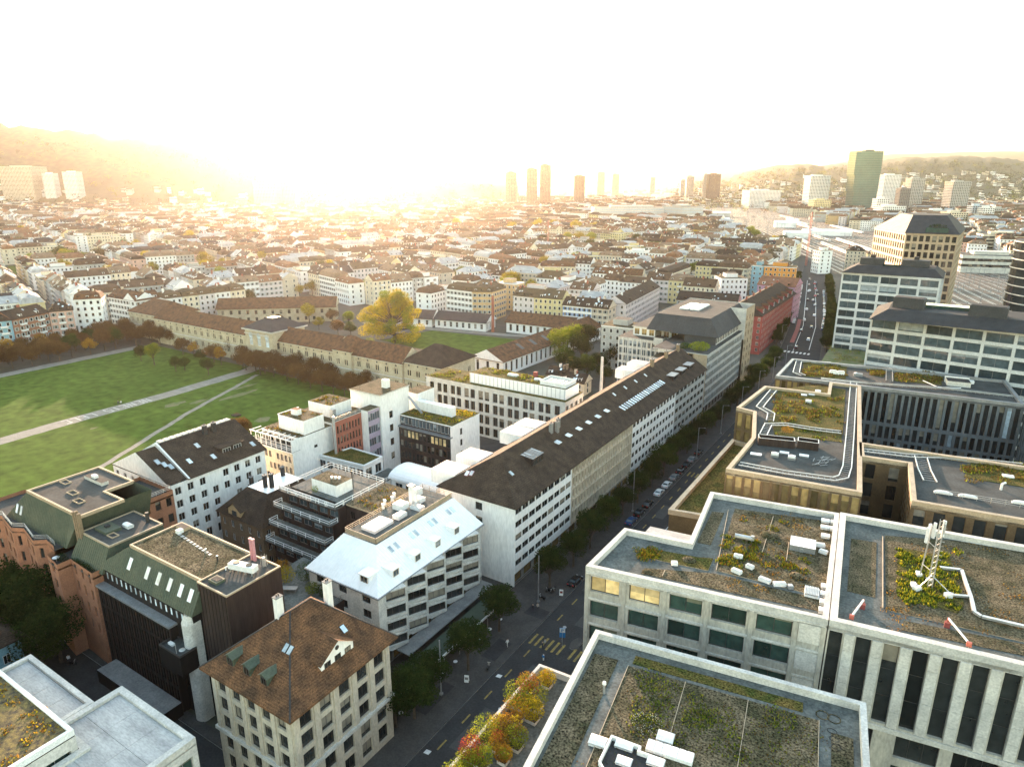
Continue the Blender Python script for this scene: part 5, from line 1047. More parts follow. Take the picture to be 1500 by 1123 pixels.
w.build('end_tower_wall', Nn); w = MB(); facade(w, Nn, (-114,262),(-91,262),0,21,cols_n(23,11,1.5,.2),[(1.2+3.3*k,3.5+3.3*k) for k in range(6)],'concrete_pale',.3,1,1,.06,'frame_dark','glass_blue'); facade(w, Nn, (-91,262),(-91,241),0,20,cols_n(21,7,2),[(10,12),(14,16)],'grey_wall',.2); facade(w, Nn, (-98,300),(-114,300),0,21,m='grey_wall'); facade(w, Nn, (-114,300),(-114,262),0,21,m='grey_wall'); w.build('wall', Nn)
b = MB(); b.box(-90.8,-69.6,240.8,289,23.4,23.7,'concrete_pale','roof_deck'); b.box(-114.3,-91,261.8,300,20.9,21.2,'concrete_pale','roof_deck'); b.build('terrace_roof', Nn)
b = MB(); frustum(b, (-100,-70.6,257,302.5), 26.8, (-97.5,-75.6,261,302.4), 33.0, 'mansard_grey', 1.2, 'slate_dark', 'roof_deck'); b.build('mansard_roof', Nn)
w = MB(); facade(w, Nn, (-110,268),(-84,268),21.1,25.0,cols_n(26,8,2.2),[(21.6,24.2)],'white_wall',.2,2,1,.06,'frame_white','glass_gold'); w.build('attic_wall', Nn); w = MB(); facade(w, Nn, (-71.6,257),(-71.6,289),23.7,26.8,cols_n(32,14,1.6),[(24.2,26.2)],'concrete_pale',.2,1,1,.06,'frame_dark','glass'); facade(w, Nn, (-84,257),(-71.6,257),23.7,26.8,m='mansard_grey'); w.build('attic_wall', Nn)
b = MB(); b.box(-110.5,-84,267.2,300,25.0,25.3,'concrete_pale','roof_deck'); b.box(-90,-71.0,256.4,289,26.6,26.85,'mansard_grey'); b.build('attic_roof', Nn)
b = MB(); b.face([(-84,256.9,20.2),(-75.7,256.9,20.2),(-76.5,261,33),(-84,261,33)],'mansard_grey'); b.face([(-84,261,33),(-84,256.9,20.2),(-90,266,20.2),(-90,268,33)],'mansard_grey'); b.build('stair_hood', Nn)
for (x, y) in ((-91,278),(-86.5,278),(-91,286),(-86.5,286)):
    b = MB(); b.box(-1.9,1.9,-3.4,3.4,0,.5,'white_trim'); b.face([(-1.7,-3.2,.52),(1.7,-3.2,.52),(1.7,3.2,.52),(-1.7,3.2,.52)],'skylight'); b.build('roof_glazing', Nn, (x,y,33.0))
b = MB(); leafball(b,(-74.5,246.5,25.2),(4.0,4.8,1.6),1500,.4,'leaf_lime',rH,.2); leafball(b,(-80,246,24.8),(2.5,3.5,1.2),600,.4,'leaf_green',rH,.2); b.build('roof_hedge', Nn)
b = MB(); b.box(-97,-93,258,262,20.5,23.5,'grey_wall','slate_dark'); b.box(-91.5,-86,249,256,20.2,23.2,'white_wall','pale_slab'); b.build('roof_box', Nn)
for k in range(15):
    b = MB(); b.box(-.06,.06,-.3,.02,0,21,'white_trim'); b.build('fin', Nn, (-113.8+k*1.62,262,0))

# ---------------------------------------------------------------- O: long gridded office behind
O = thing('gridded_office', 'long grey office building with regular square windows and grassy roof behind the row', 'building')
w = MB(); oc = [(1.6+2.95*k+(.4 if k % 2 else 0), 3.5+2.95*k+(.4 if k % 2 else 0)) for k in range(18)]; orr = [(13.2,16.4),(9.0,12.2),(4.8,8.0),(.8,3.8)]
facade(w, O, (-151,179.5),(-95.2,179.5),0,18,oc,orr,'concrete_pale',.4,2,1,.08,'frame_bronze','glass'); facade(w, O, (-95.2,179.5),(-95.2,192),0,18,cols_n(12.5,4,1.9),orr,'concrete_pale',.3,2); facade(w, O, (-95.2,192),(-151,192),0,18,m='concrete_pale'); facade(w, O, (-151,192),(-151,179.5),0,18,m='concrete_pale'); w.build('wall', O)
b = MB(); b.box(-151.2,-95,179.3,192.2,17.7,18.1,'concrete_pale','roof_sedum'); b.build('roof_deck', O)
b = MB(); b.box(-133.2,-96,181.5,190.5,18.1,21.5,'zinc','roof_sedum'); b.build('penthouse', O)
for k in range(24):
    b = MB(); b.box(-.05,.05,-.08,.01,18.2,21.4,'grey_metal'); b.build('cladding_seam', O, (-132.8+k*1.58,181.5,0))
tufts('dry_grass', O, [(rH.uniform(-150,-134), rH.uniform(180.5,191), 18.1, 1.6) for _ in range(24)]+[(rH.uniform(-131,-105), rH.uniform(182.5,190), 21.5, 1.5) for _ in range(30)], 12, .22, ['leaf_dry','leaf_dry','leaf_lime'], rH, .4)
for (x, l) in ((-118.5,1.6),(-108.8,1.0)): dome_light(O, (x,186,21.5), 0, 2.2*l, 1.6)
b = MB(); ring(b, [(-106,182.5),(-96.6,182.5),(-96.6,189.6),(-106,189.6)], [(-105.8,182.7),(-96.8,182.7),(-96.8,189.4),(-105.8,189.4)], 21.5, 22.9, 'white_trim'); [b.box(-105+k*1.4,-104.1+k*1.4,183.4,188.6,21.5,22.4,'steel') for k in range(6)]; b.build('cooling_plant', O)
b = MB(); b.box(-112,-110.8,188.2,189.4,21.5,23.3,'red_wall'); b.build('chimney', O)

# ---------------------------------------------------------------- P: the white and brick courtyard group by the lawn
P1 = thing('white_apartments', 'white stepped apartment building with roof terraces at the lawn edge', 'building')
w = MB(); pr_ = [(12.6,14.4),(9.4,11.2),(6.2,8.0),(2.6,4.8)]
facade(w, P1, (-155.6,109.6),(-138.8,109.6),0,15.8,cols_n(16.8,10,1.05,.4),pr_,'cream_wall',.2,1,1,.06,'frame_dark','glass',skip=lambda i,j:(i+2*j)%7==5); facade(w, P1, (-138.8,109.6),(-138.8,124),0,19,[(7.4,8.6)],[(14.6,17.2)],'white_wall',.2,1); facade(w, P1, (-138.8,124),(-155.6,124),0,19,m='white_wall'); facade(w, P1, (-155.6,138),(-155.6,109.6),0,15.8,cols_n(28,8,1.4),pr_,'white_wall',.2); w.build('wall', P1)
b = MB(); b.box(-155.8,-138.6,109.3,112.2,15.5,15.8,'white_trim','roof_paving'); b.box(-154,-138.9,112.2,124,15.4,19.0,'white_wall','roof_gravel'); b.build('upper_storey', P1)
b = MB(); rail(b, [(-155.5,112),(-155.5,109.6),(-139,109.6)], 15.8, 'white_trim', 1.0, 2, .05, mid=1)
for k in range(9): b.box(-155.4+k*2.05,-155.25+k*2.05,109.5,109.65,15.8,19.0,'white_trim'); b.box(-155.4+k*2.05,-155.25+k*2.05,109.4,113,18.9,19.1,'white_trim')
b.box(-155.6,-138.8,109.35,109.6,18.9,19.15,'white_trim'); b.build('pergola', P1)
for k in range(6): link('window', win_mesh(1.9,2.2,2,1,.07,'frame_dark','glass'), P1, (-153.6+k*2.4,112.14,16.1), 0)
b = MB(); b.box(-149.6,-139.4,114.6,121.6,19,23,'white_wall','roof_gravel'); b.box(-149.7,-149.4,114.5,121.7,23,23.2,'white_trim'); b.box(-146.6,-144.2,116.6,118.2,23,24.6,'white_wall','tile_red'); b.build('penthouse', P1)
b = MB(); b.box(-155.4,-137.2,124.02,137.6,0,19.6,'white_wall','roof_gravel'); b.box(-151.6,-142.4,127,135,19.6,23.2,'white_wall','roof_gravel'); b.box(-142.2,-141,126.4,127.6,19.6,22.4,'steel'); b.build('rear_block', P1)
tufts('sedum', P1, [(rH.uniform(-151,-143), rH.uniform(127.6,134.4), 23.2, 1.2) for _ in range(14)]+[(rH.uniform(-153,-140), rH.uniform(112.6,114.4), 19.0, 1.0) for _ in range(12)]+[(rH.uniform(-149,-140), rH.uniform(115,121), 23.0, 1.0) for _ in range(14)], 14, .2, ['leaf_orange','leaf_brown','leaf_lime'], rH)
P3 = thing('brick_office', 'narrow red brick office with a lilac glazed bay between white buildings', 'building')
w = MB(); facade(w, P3, (-136.2,122.4),(-136.2,132.6),0,21,cols_n(10.2,8,.62,.5),[(17.2,19.4),(14.0,16.2),(10.8,13.0),(7.6,9.8),(4.4,6.6)],'red_brick',.25,1,1,.05); facade(w, P3, (-137.1,122.4),(-136.2,122.4),0,21,m='red_brick')
facade(w, P3, (-133.6,132.7),(-133.6,137.3),0,21.6,cols_n(4.6,5,.82,.05),[(18.4,20.6),(14.6,16.8),(10.8,13.0),(7.0,9.2),(3.2,5.4)],'lavender_panel',.12,1,1,.05,'frame_grey','glass_blue'); facade(w, P3, (-136.2,132.65),(-133.6,132.65),0,21.6,m='white_wall'); w.build('wall', P3)
b = MB(); b.box(-137.1,-136.1,122.3,132.65,20.9,21.1,'concrete_pale','roof_deck'); b.box(-137.1,-133.5,132.6,137.4,21.5,21.7,'concrete_pale','roof_gravel'); rail(b, [(-136.4,122.6),(-136.4,132.5)], 21.1, 'steel', .9, 1.8); b.build('roof_deck', P3)
b = MB(); b.tube((-136.0,122.0,0),(-136.0,122.0,22.6),.35,'steel',10); b.dome(-136,122,22.6,.5,.5,.25,'steel'); b.build('flue_pipe', P3)
P4 = thing('white_tower_block', 'tall windowless white block with a flat gravel roof above the brick office', 'building')
w = MB(); facade(w, P4, (-133.2,137.6),(-133.2,150),0,25,[(3.4,5.0),(9.6,11.0)],[(17.0,19.2),(12.8,15.0),(8.4,10.6),(4.0,6.2)],'white_wall',.25,1,1,.06,skip=lambda i,j:i==1 and j<1); facade(w, P4, (-145.2,137.6),(-133.2,137.6),0,25,m='white_wall'); facade(w, P4, (-133.2,150),(-145.2,150),0,25,m='white_wall'); facade(w, P4, (-145.2,150),(-145.2,137.6),0,25,m='white_wall'); w.build('wall', P4)
b = MB(); b.box(-145.4,-133,137.4,150.2,24.8,25.15,'concrete_pale','roof_gravel'); b.box(-138.2,-136.2,143.6,145.2,25.15,27.6,'white_wall'); b.build('roof_deck', P4)
for k in range(4):
    b = MB(); b.box(-133.2,-131.4,145.4,148.6,4.0+k*3.6,4.25+k*3.6,'concrete_pale'); b.box(-131.6,-131.4,145.4,148.6,4.25+k*3.6,5.2+k*3.6,'white_trim'); b.build('balcony', P4)
P5b = thing('brown_office', 'brown clad office with a white end wall and grassy roof in the courtyard', 'building')
w = MB(); facade(w, P5b, (-132.9,144.6),(-113.4,144.6),0,13.6,cols_n(19.5,13,1.15,.1),[(10.6,12.8),(7.2,9.4),(3.6,6.0)],'dark_cladding',.2,1,1,.05,'frame_dark','glass',alt=lambda i,j:'glass_lit' if (j==0 and i in (2,3,4,8,9,10,11)) else None)
facade(w, P5b, (-132.9,145.4),(-113.4,145.4),13.6,17,cols_n(19.5,14,1.2,.1),[(14.3,16.5)],'dark_cladding',.15,1,1,.06,'frame_white','glass_blue'); facade(w, P5b, (-113.4,144.6),(-113.4,159),0,17,[(4.6,5.7)],[(13.2,15.2),(9.8,11.8),(6.2,8.2),(2.8,4.8)],'white_wall',.2,1,1,.06); facade(w, P5b, (-113.4,159),(-132.9,159),0,17,m='white_wall'); w.build('wall', P5b)
b = MB(); b.box(-133,-113.2,144.2,145.4,13.5,13.9,'grey_metal'); b.box(-133,-113.3,145.3,159.1,16.8,17.15,'white_trim','roof_sedum'); b.box(-132.4,-118,151.4,153.4,17.15,20,'white_wall'); b.build('roof_deck', P5b)
b = MB(); b.box(-137,-131.5,152,160,0,22,'white_wall','roof_gravel'); b.bar((-131.8,148.2,22.2),(-127.4,149.0,17.4),.9,.25,'grey_metal'); b.build('stair_block', P5b)
tufts('dry_grass', P5b, [(rH.uniform(-131,-114), rH.uniform(146,150.6), 17.15, 1.1) for _ in range(20)]+[(rH.uniform(-121,-114), rH.uniform(154,158.5), 17.15, 1.3) for _ in range(18)], 14, .2, ['leaf_yellow','leaf_orange','leaf_lime'], rH, .4)
Q = thing('barrel_roof_hall', 'small hall with a curved zinc barrel roof in the courtyard', 'building')
b = MB(); b.box(-116,-101,122.2,131,0,9.5,'white_wall'); b.build('wall', Q)
b = MB(); n = 12
for k in range(n):
    y_ = lambda t: 126.6-5.0*math.cos(math.pi*t/n); z_ = lambda t: 9.4+2.1*math.sin(math.pi*t/n)
    b.face([(-116.6,y_(k),z_(k)),(-100.4,y_(k),z_(k)),(-100.4,y_(k+1),z_(k+1)),(-116.6,y_(k+1),z_(k+1))],'zinc')
b.face([(-100.4,126.6-5*math.cos(math.pi*k/n),9.4+2.1*math.sin(math.pi*k/n)) for k in range(n+1)],'white_wall')
for k in range(20): [b.bar((-116.2+k*.82,126.6-5.02*math.cos(math.pi*j/6),9.45+2.12*math.sin(math.pi*j/6)),(-116.2+k*.82,126.6-5.02*math.cos(math.pi*(j+1)/6),9.45+2.12*math.sin(math.pi*(j+1)/6)),.05,.07,'zinc') for j in range(6)]
b.build('barrel_roof', Q)
for k in range(4): link('window', win_mesh(2.4,2.2,2,1,.08,'frame_white','glass'), Q, (-114.5+k*3.5,122.16,6.4), 0)
R_ = thing('low_wing', 'low glazed wing with an L-shaped green roof below the brick office', 'building')
rp = [(-144.6,118),(-123.1,119.6),(-123.3,127.0),(-135.6,127.2),(-136,124.7),(-143.8,125)]
w = MB(); facade(w, R_, rp[0], rp[1], 0, 11.6, cols_n(plen(rp[0],rp[1]),8,2.2,.2), [(8.6,10.8),(4.8,7.2)],'white_wall',.2,2,1,.07,'frame_white','glass'); facade(w, R_, rp[1], rp[2], 0, 11.6, cols_n(7.4,2,2.4), [(8.2,10.8)],'white_wall',.2,2,1,.07,'frame_white','glass'); facade(w, R_, rp[2], rp[3], 0, 11.6, m='white_wall'); w.build('wall', R_)
inn = flat_roof(R_, rp, 12.2, .3, .35, 'roof_sedum', 'white_trim')
b = MB(); b.box(-123.0,-117.2,118.4,128.6,0,8.2,'white_wall','roof_paving'); rail(b, [(-122.8,118.6),(-117.4,118.6),(-117.4,128.4)], 8.2, 'white_trim', 1.0, 1.6, .05); b.build('terrace', R_)

# ---------------------------------------------------------------- S: modern block in the lower left corner
S = thing('modern_block', 'modern pale block with a mossy roof and grey panel roofs in the bottom left corner', 'building')
w = MB()
facade(w, S, (-150,8),(-82.4,8),0,19,m='concrete_pale'); facade(w, S, (-82.4,8),(-82.4,28.5),0,19,cols_n(20.5,4,3.6),[(14.6,17.4),(10,13),(5.4,8.4)],'concrete_pale',.4,2,1,.1,'frame_grey','glass_green'); facade(w, S, (-82.4,28.5),(-150,28.5),0,19,m='concrete_pale')
facade(w, S, (-71.8,-10),(-71.8,37.5),0,16,cols_n(47.5,9,3.8),[(11.6,14.6),(7,10),(2,5.4)],'concrete_pale',.4,3,1,.1,'frame_grey','glass_green'); facade(w, S, (-71.8,37.5),(-88.9,37.5),0,16,m='concrete_pale'); facade(w, S, (-88.9,37.5),(-88.9,33.8),0,16,m='concrete_pale'); facade(w, S, (-88.9,33.8),(-107,33.8),0,16,m='concrete_pale'); facade(w, S, (-107,33.8),(-107,28.5),0,16,m='concrete_pale'); w.build('wall', S)
flat_roof(S, [(-150,8),(-82.4,8),(-82.4,28.5),(-150,28.5)], 20, .25, .5, 'roof_moss', 'white_trim')
flat_roof(S, [(-82.3,-10),(-71.8,-10),(-71.8,37.5),(-88.9,37.5),(-88.9,28.6),(-82.3,28.6)], 17.0, .5, .9, 'concrete_dark', 'concrete_pale', 'low_parapet'); flat_roof(S, [(-107,28.6),(-89.0,28.6),(-89.0,33.8),(-107,33.8)], 17.0, .5, .7, 'concrete_dark', 'concrete_pale', 'low_parapet')
for (xa, xb) in ((-87.9,-83.0),(-82.96,-77.9),(-77.86,-72.8)):
    for k in range(4):
        if xa < -83 and k < 2: continue
        b = MB(); b.box(xa,xb,18.2+k*4.6,22.76+k*4.6,16.5,16.6,'pale_slab'); b.build('roof_panel', S)
for k in range(4):
    b = MB(); b.box(-106.2+k*4.15,-102.1+k*4.15,29.4,33.0,16.5,16.58,'pale_slab'); b.build('roof_panel', S)
tufts('moss', S, [(rH.uniform(-110,-83.4), rH.uniform(12,27.8), 19.75, .9) for _ in range(170)], 26, .13, ['leaf_yellow','leaf_orange','leaf_brown'], rH, .22)
bx_, by_ = atz('b3', 132, 235, 9.5)
Bl = thing('blue_house', 'small pale blue house with a dark roof half cut off at the lower left edge', 'building')
b = MB(); b.box(bx_-14,bx_,by_-8,by_,0,9.5,'blue_wall'); b.build('wall', Bl); b = MB(); b.hip(bx_-14,bx_,by_-8,by_,9.5,3.2,'x',4,4,'tile_dark',.8); b.build('roof', Bl)
b = MB(); b.tube((bx_-.6,by_-8.05,0),(bx_-.6,by_-8.05,9.5),.12,'frame_dark',6); b.build('downpipe', Bl)
for k in range(3): link('window', win_mesh(1.1,1.7,2,1,.07,'frame_white','glass'), Bl, (bx_-12+k*4.2,by_-8.02,5.6), 0)
for k in range(2): link('window', win_mesh(1.1,1.7,2,1,.07,'frame_white','glass'), Bl, (bx_+.02,by_-6.4+k*3.4,5.6), math.pi/2)

# ================================================================ houses of the quarter (all built from one set of rules)
WALLS = [('white_wall','white',.40),('cream_wall','cream',.22),('lilac_wall','pale pink',.07),('beige_wall','beige',.13),('pink_wall','salmon',.07),('grey_wall','grey',.11),('yellow_wall','yellow',.06),('tan_wall','tan',.06)]
ROOFS = [('tile_dark','dark',.18),('roof_umber','umber',.24),('roof_tan','tan',.22),('roof_rust','rust',.18),('tile_olive','olive',.12),('slate_dark','slate',.06)]
def pick(rnd, tab):
    r = rnd.random()*sum(t[2] for t in tab)
    for t in tab:
        r -= t[2]
        if r <= 0: return t
    return tab[-1]
def house_geo(L, D, ze, rt, rise, wm, rm, rnd, detail=2, sides=True, shut=None, balc=0):
    """wall, roof, window rows, dormers, chimney meshes of one town house; front on local y=0 (x 0..L), depth along +y"""
    W, R, N_, Dm, Ch, Bc = MB(), MB(), MB(), MB(), MB(), MB()
    W.box(0,L,0,D,0,ze,wm,bottom=False)
    ov = .45
    if rt == 'gable': R.hip(0,L,0,D,ze,rise,'x',0,0,rm,ov,.2,wm)
    elif rt == 'hip': R.hip(0,L,0,D,ze,rise,'x',min(L*.4,D*.45),min(L*.4,D*.45),rm,ov,.2)
    elif rt == 'mansard':
        m = min(1.6,D*.15); R.box(-ov,L+ov,-ov,D+ov,ze-.2,ze,wm,bottom=False); h1 = rise*.62
        c0 = [(-.1,-.1,ze),(L+.1,-.1,ze),(L+.1,D+.1,ze),(-.1,D+.1,ze)]; c1 = [(m*.4,m,ze+h1),(L-m*.4,m,ze+h1),(L-m*.4,D-m,ze+h1),(m*.4,D-m,ze+h1)]
        for i in range(4): R.face([c0[i],c0[(i+1)%4],c1[(i+1)%4],c1[i]], rm)
        R.hip(m*.4,L-m*.4,m,D-m,ze+h1,rise*.38,'x',min(L*.3,3),min(L*.3,3),rm,.1,.05)
    else:
        R.box(-.15,L+.15,-.15,D+.15,ze-.25,ze+.25,'white_trim',rm if rm in ('pale_slab','roof_deck') else 'roof_gravel'); R.box(L*.25,L*.7,D*.3,D*.8,ze+.25,ze+2.8,wm,'roof_deck')
    nf = max(2, int((ze-.9)/3.05)); fh = (ze-.7)/nf
    def wins(P, Q, n, ww=1.15, hh=1.65):
        d = Vector((Q[0]-P[0],Q[1]-P[1])); l = d.length; d /= l; o = Vector((d.y,-d.x))
        for k in range(n):
            u = l*(k+.5)/n
            for f in range(nf):
                z = .35+fh*f+(fh-hh)*.55; h_ = hh if f else hh*1.1
                def pt(du, dz, k_): return (P[0]+d.x*(u+du)+o.x*k_, P[1]+d.y*(u+du)+o.y*k_, z+dz)
                a = ww/2
                if detail > 1:
                    N_.face([pt(-a-.13,-.13,.03),pt(a+.13,-.13,.03),pt(a+.13,h_+.13,.03),pt(-a-.13,h_+.13,.03)],'white_trim')
                    if shut:
                        for s in (-1,1): N_.face([pt(s*(a+.4)-.3,0,.05),pt(s*(a+.4)+.3,0,.05),pt(s*(a+.4)+.3,h_,.05),pt(s*(a+.4)-.3,h_,.05)],shut)
                N_.face([pt(-a,0,.045),pt(a,0,.045),pt(a,h_,.045),pt(-a,h_,.045)],'glass_far')
    nw = max(2, int(L/2.9)) if detail else max(2, int(L/4))
    if detail: wins((0,0),(L,0),nw); wins((L,D),(0,D),nw)
    if sides and detail: wins((L,0),(L,D),max(1,int(D/4.2))); wins((0,D),(0,0),max(1,int(D/4.2)))
    if detail == 0:
        wins((0,0),(L,0),max(2,int(L/5)),2.0,1.5)
        if sides: wins((L,0),(L,D),2,2.0,1.5); wins((0,D),(0,0),2,2.0,1.5)
    if detail and rt in ('gable','hip','mansard'):
        nd = rnd.choice((2,3,3,4)) if L > 9 else 2
        for k in range(nd):
            x = L*(k+.5+rnd.uniform(-.06,.06))/nd
            if L*.12 < x < L*.88:
                for (yy, s) in ((.7,1),(D-.7,-1)):
                    z0 = ze+.35; h = 1.45; dd = 2.4*s
                    ys = sorted((yy,yy+dd)); Dm.box(x-.7,x+.7,ys[0],ys[1],z0,z0+h,'white_wall' if rnd.random() < .55 else rm, rm); f_ = yy-.03*s
                    q = [(x-.48,f_,z0+.25),(x+.48,f_,z0+.25),(x+.48,f_,z0+h-.15),(x-.48,f_,z0+h-.15)]; Dm.face(q if s > 0 else q[::-1],'glass_far')
        if detail > 1 and rt != 'mansard':
            for k in range(rnd.randint(1,4)):
                x = L*rnd.uniform(.1,.9); t = rnd.uniform(.35,.75); y = -ov+(D/2+ov)*t; z = ze+rise*t+.08; e = .5; sl = rise/(D/2+ov)
                Dm.face([(x-.4,y-e,z-e*sl),(x+.4,y-e,z-e*sl),(x+.4,y+e,z+e*sl),(x-.4,y+e,z+e*sl)],'skylight')
    for k in range(rnd.choice((1,2,2,3)) if detail else 1):
        x = L*rnd.uniform(.1,.9); y = D*rnd.uniform(.4,.62); top = ze+(rise if rt != 'flat' else .8); Ch.box(x-.4,x+.4,y-.6,y+.6,ze+.3,top+rnd.uniform(.7,1.6),rnd.choice(('white_wall','brown_wall','beige_wall','red_brick')),'slate_dark',bottom=False)
    if balc:
        for k in range(balc):
            x = L*(k+.5)/balc
            for f in range(1,nf):
                z = .35+fh*f; Bc.box(x-1.6,x+1.6,-1.3,0,z,z+.16,'concrete_pale'); Bc.box(x-1.6,x+1.6,-1.3,-1.22,z+.16,z+1.05,'white_trim'); Bc.box(x-1.6,x-1.54,-1.22,0,z+.16,z+1.05,'white_trim'); Bc.box(x+1.54,x+1.6,-1.22,0,z+.16,z+1.05,'white_trim')
    return {'wall': W, 'roof': R, 'window_rows': N_, 'dormer_row': Dm, 'chimney': Ch, 'balcony': Bc}
HOUSES = []          # (thing, x, y, wall word, roof word) of every single house, for their labels
def house(P, Q, D, ze, rt, wm, rm, label=None, rise=4.2, seed=0, shut=None, balc=0, group=None, detail=2, name='town_house', cat='house'):
    rnd = random.Random(seed or int(P[0]*13+P[1]*7)); L = plen(P,Q)
    t = thing(name, label or '', cat, (P[0],P[1],0), math.atan2(Q[1]-P[1],Q[0]-P[0]), group)
    for k, mb in house_geo(L,D,ze,rt,rise,wm,rm,rnd,detail,True,shut,balc).items():
        if mb.f:
            o = mb.build(k, t)
            if k in ('window_rows','dormer_row','chimney','balcony'): o['kind'] = 'stuff'
    FOOT.append((P,Q,D)); return t
FOOT = []
def HP(tag_, a, b, z, D, rt, wm, rm, label, **k): return house(atz(tag_,*a,z), atz(tag_,*b,z), D, z, rt, wm, rm, label, **k)
# ------------------------------------------------- the coloured houses behind the barracks
HP('a7',(20,215),(208,238),18,13,'mansard','white_wall','tile_olive','white five-storey corner house beside the tan one, facing the barracks yard',shut='shutter_grey',seed=2)
p_, q_ = atz('a7',210,239,18), atz('a7',352,241,18); house(p_,q_,14,18,'mansard','tan_wall','tile_olive','tan five-storey house with shutters and dormers behind the white hall',shut='shutter_grey',seed=3)
house(q_, atz('a7',455,210,18), 10, 18, 'mansard', 'tan_wall', 'tile_olive', 'tan side house facing right, adjoining the tan shuttered house', shut='shutter_grey', seed=4)
HP('a7',(510,262),(659,276),18,13,'gable','lilac_wall','tile_olive','pale pink house joined to the pale yellow one behind the long hall',seed=5)
HP('a7',(661,277),(866,292),18,13,'gable','yellow_wall','tile_olive','pale yellow gabled house with roof windows behind the long hall',seed=6)
HP('a7',(872,332),(1084,351),16.5,12,'gable','white_wall','tile_dark','white house with blue shutters right of the pale yellow house',seed=7,shut='sign_blue')
HP('a7',(1087,352),(1205,363),16.5,12,'gable','beige_wall','tile_dark','beige house joined to the white blue-shuttered house',seed=8,shut='shutter_grey')
HP('a7',(1090,97),(1284,111),17,12,'gable','white_wall','tile_brown','white apartment house with balconies above the courtyard trees',seed=9,balc=2)
HP('a7',(1287,112),(1452,119),17,12,'gable','cream_wall','tile_brown','cream apartment house beside the white balcony house',seed=10,balc=1)
HP('a7',(392,30),(672,42),17,13,'mansard','white_wall','tile_brown','long white house with mansard roof in the second row behind tan house',seed=11)
HP('a7',(705,50),(960,55),17,13,'mansard','cream_wall','tile_brown','cream mansard house right of the long white mansard house',seed=12)
HP('a8',(72,452),(284,342),17,13,'gable','lilac_wall','tile_dark','long pale house row with dark roof running away beside the mansard office',seed=13)
HP('a8',(345,268),(480,218),17,13,'mansard','cream_wall','tile_dark','cream house with long dormers further down the pale house row',seed=14)
HP('a8',(672,292),(838,292),19,16,'flat','white_wall','slate_dark','white office cube with square blue windows near the red brick row',seed=15,cat='building',name='office_cube')
house((-132,283),(-116,284),14,20,'flat','grey_wall','slate_dark','greenish concrete office slab left of the mansard office',seed=16,cat='building',name='office_slab')
house((-139,405),(-104,410),20,14,'gable','grey_wall','tile_dark','low grey house with wide dark roof in front of white office cube',seed=17)
house((-100,440),(-78,440),22,22,'gable','purple_wall','tile_red','purple house with a red roof behind the dark red row',seed=18)
house((-118,535),(-96,538),14,22,'flat','orange_wall','slate_dark','bright orange house with roof plants beside the far street',seed=19)
house((-127,535),(-118.5,535),14,22,'flat','blue_wall','slate_dark','narrow blue grey house touching the orange house',seed=20)
rb = thing('brick_row_house', 'long dark red house with brown gabled roof along the far street', 'building')
w = MB(); facade(w, rb, (-75,348),(-77,432),0,19.6,cols_n(84,24,1.3),[(1.5+3.1*k,3.3+3.1*k) for k in range(6)],'red_wall',.2,2,1,.07,'frame_white','glass'); facade(w, rb, (-94,348),(-75,348),0,19.6,cols_n(19,6,1.3),[(1.5+3.1*k,3.3+3.1*k) for k in range(6)],'red_wall',.2,2,1,.07,'frame_white','glass'); facade(w, rb, (-77,432),(-96,432),0,19.6,m='red_wall'); facade(w, rb, (-96,432),(-94,348),0,19.6,m='red_wall'); w.build('wall', rb)
b = MB(); b.hip(-95.5,-75.8,348,432,19.6,6.4,'y',7,3,'tile_dark',.6,.25); b.build('roof', rb)
for k in range(7): dormer(rb, (-76.2,354+k*11.5,19.8), math.pi/2, 3.2, 2.6, 4.0, 'red_wall', 'tile_brown', .9, 'frame_white')
for k in range(6): chimney(rb, -85.6, 356+k*14, 24, 27.5, .8, 1.4, 'red_brick')
FOOT.append(((-94,348),(-75,348),84))
house((-66,700),(-50,703),14,20,'hip','yellow_wall','tile_dark','yellow apartment house right of the far street trees',seed=23); house((-86,720),(-70,722),14,20,'hip','beige_wall','tile_dark','beige apartment house beside the yellow one at the far street',seed=24)
house((-112,700),(-104,690),12,21,'flat','white_wall','slate_dark','slim white house by the red crane at the far street',seed=25)
# ------------------------------------------------- houses facing the park on its far side
HP('a5',(-120,350),(62,332),17,13,'gable','blue_wall','tile_dark','pale blue balcony house at the left edge behind the park trees',seed=31,balc=2)
HP('a5',(66,331),(264,288),17,13,'gable','orange_brick','tile_dark','orange and white house with dark roof behind the park trees',seed=32,balc=2,shut='shutter_grey')
HP('a5',(267,287),(398,276),17,12,'hip','pink_wall','tile_dark','salmon pink house next to the tall white corner house by the park',seed=33,balc=1,shut='shutter_grey')
HP('a5',(400,222),(552,214),21,12,'mansard','white_wall','tile_brown','tall white corner house with balconies at the far park corner',seed=34)
HP('a5',(592,203),(738,227),17,13,'gable','white_wall','tile_brown','white grey-shuttered house facing the park beside the barracks end',seed=35,shut='shutter_grey'); HP('a5',(741,228),(880,208),17,12,'gable','white_wall','tile_brown','white shuttered house turning the corner towards the barracks',seed=36,shut='shutter_grey',balc=1)
p_, q_ = atz('a5',905,217,17), atz('a5',1345,165,17)
for k in range(5):
    a_ = tuple(p_[i]+(q_[i]-p_[i])*k/5 for i in (0,1)); c_ = tuple(p_[i]+(q_[i]-p_[i])*(k+.985)/5 for i in (0,1))
    house(a_,c_,13,17,'mansard',('white_wall','cream_wall','lilac_wall','white_wall','cream_wall')[k],'tile_olive',f'{("white","cream","pale pink","white","cream")[k]} mansard house, {("first","second","third","fourth","fifth")[k]} of the row behind the barracks, from the park',seed=40+k)

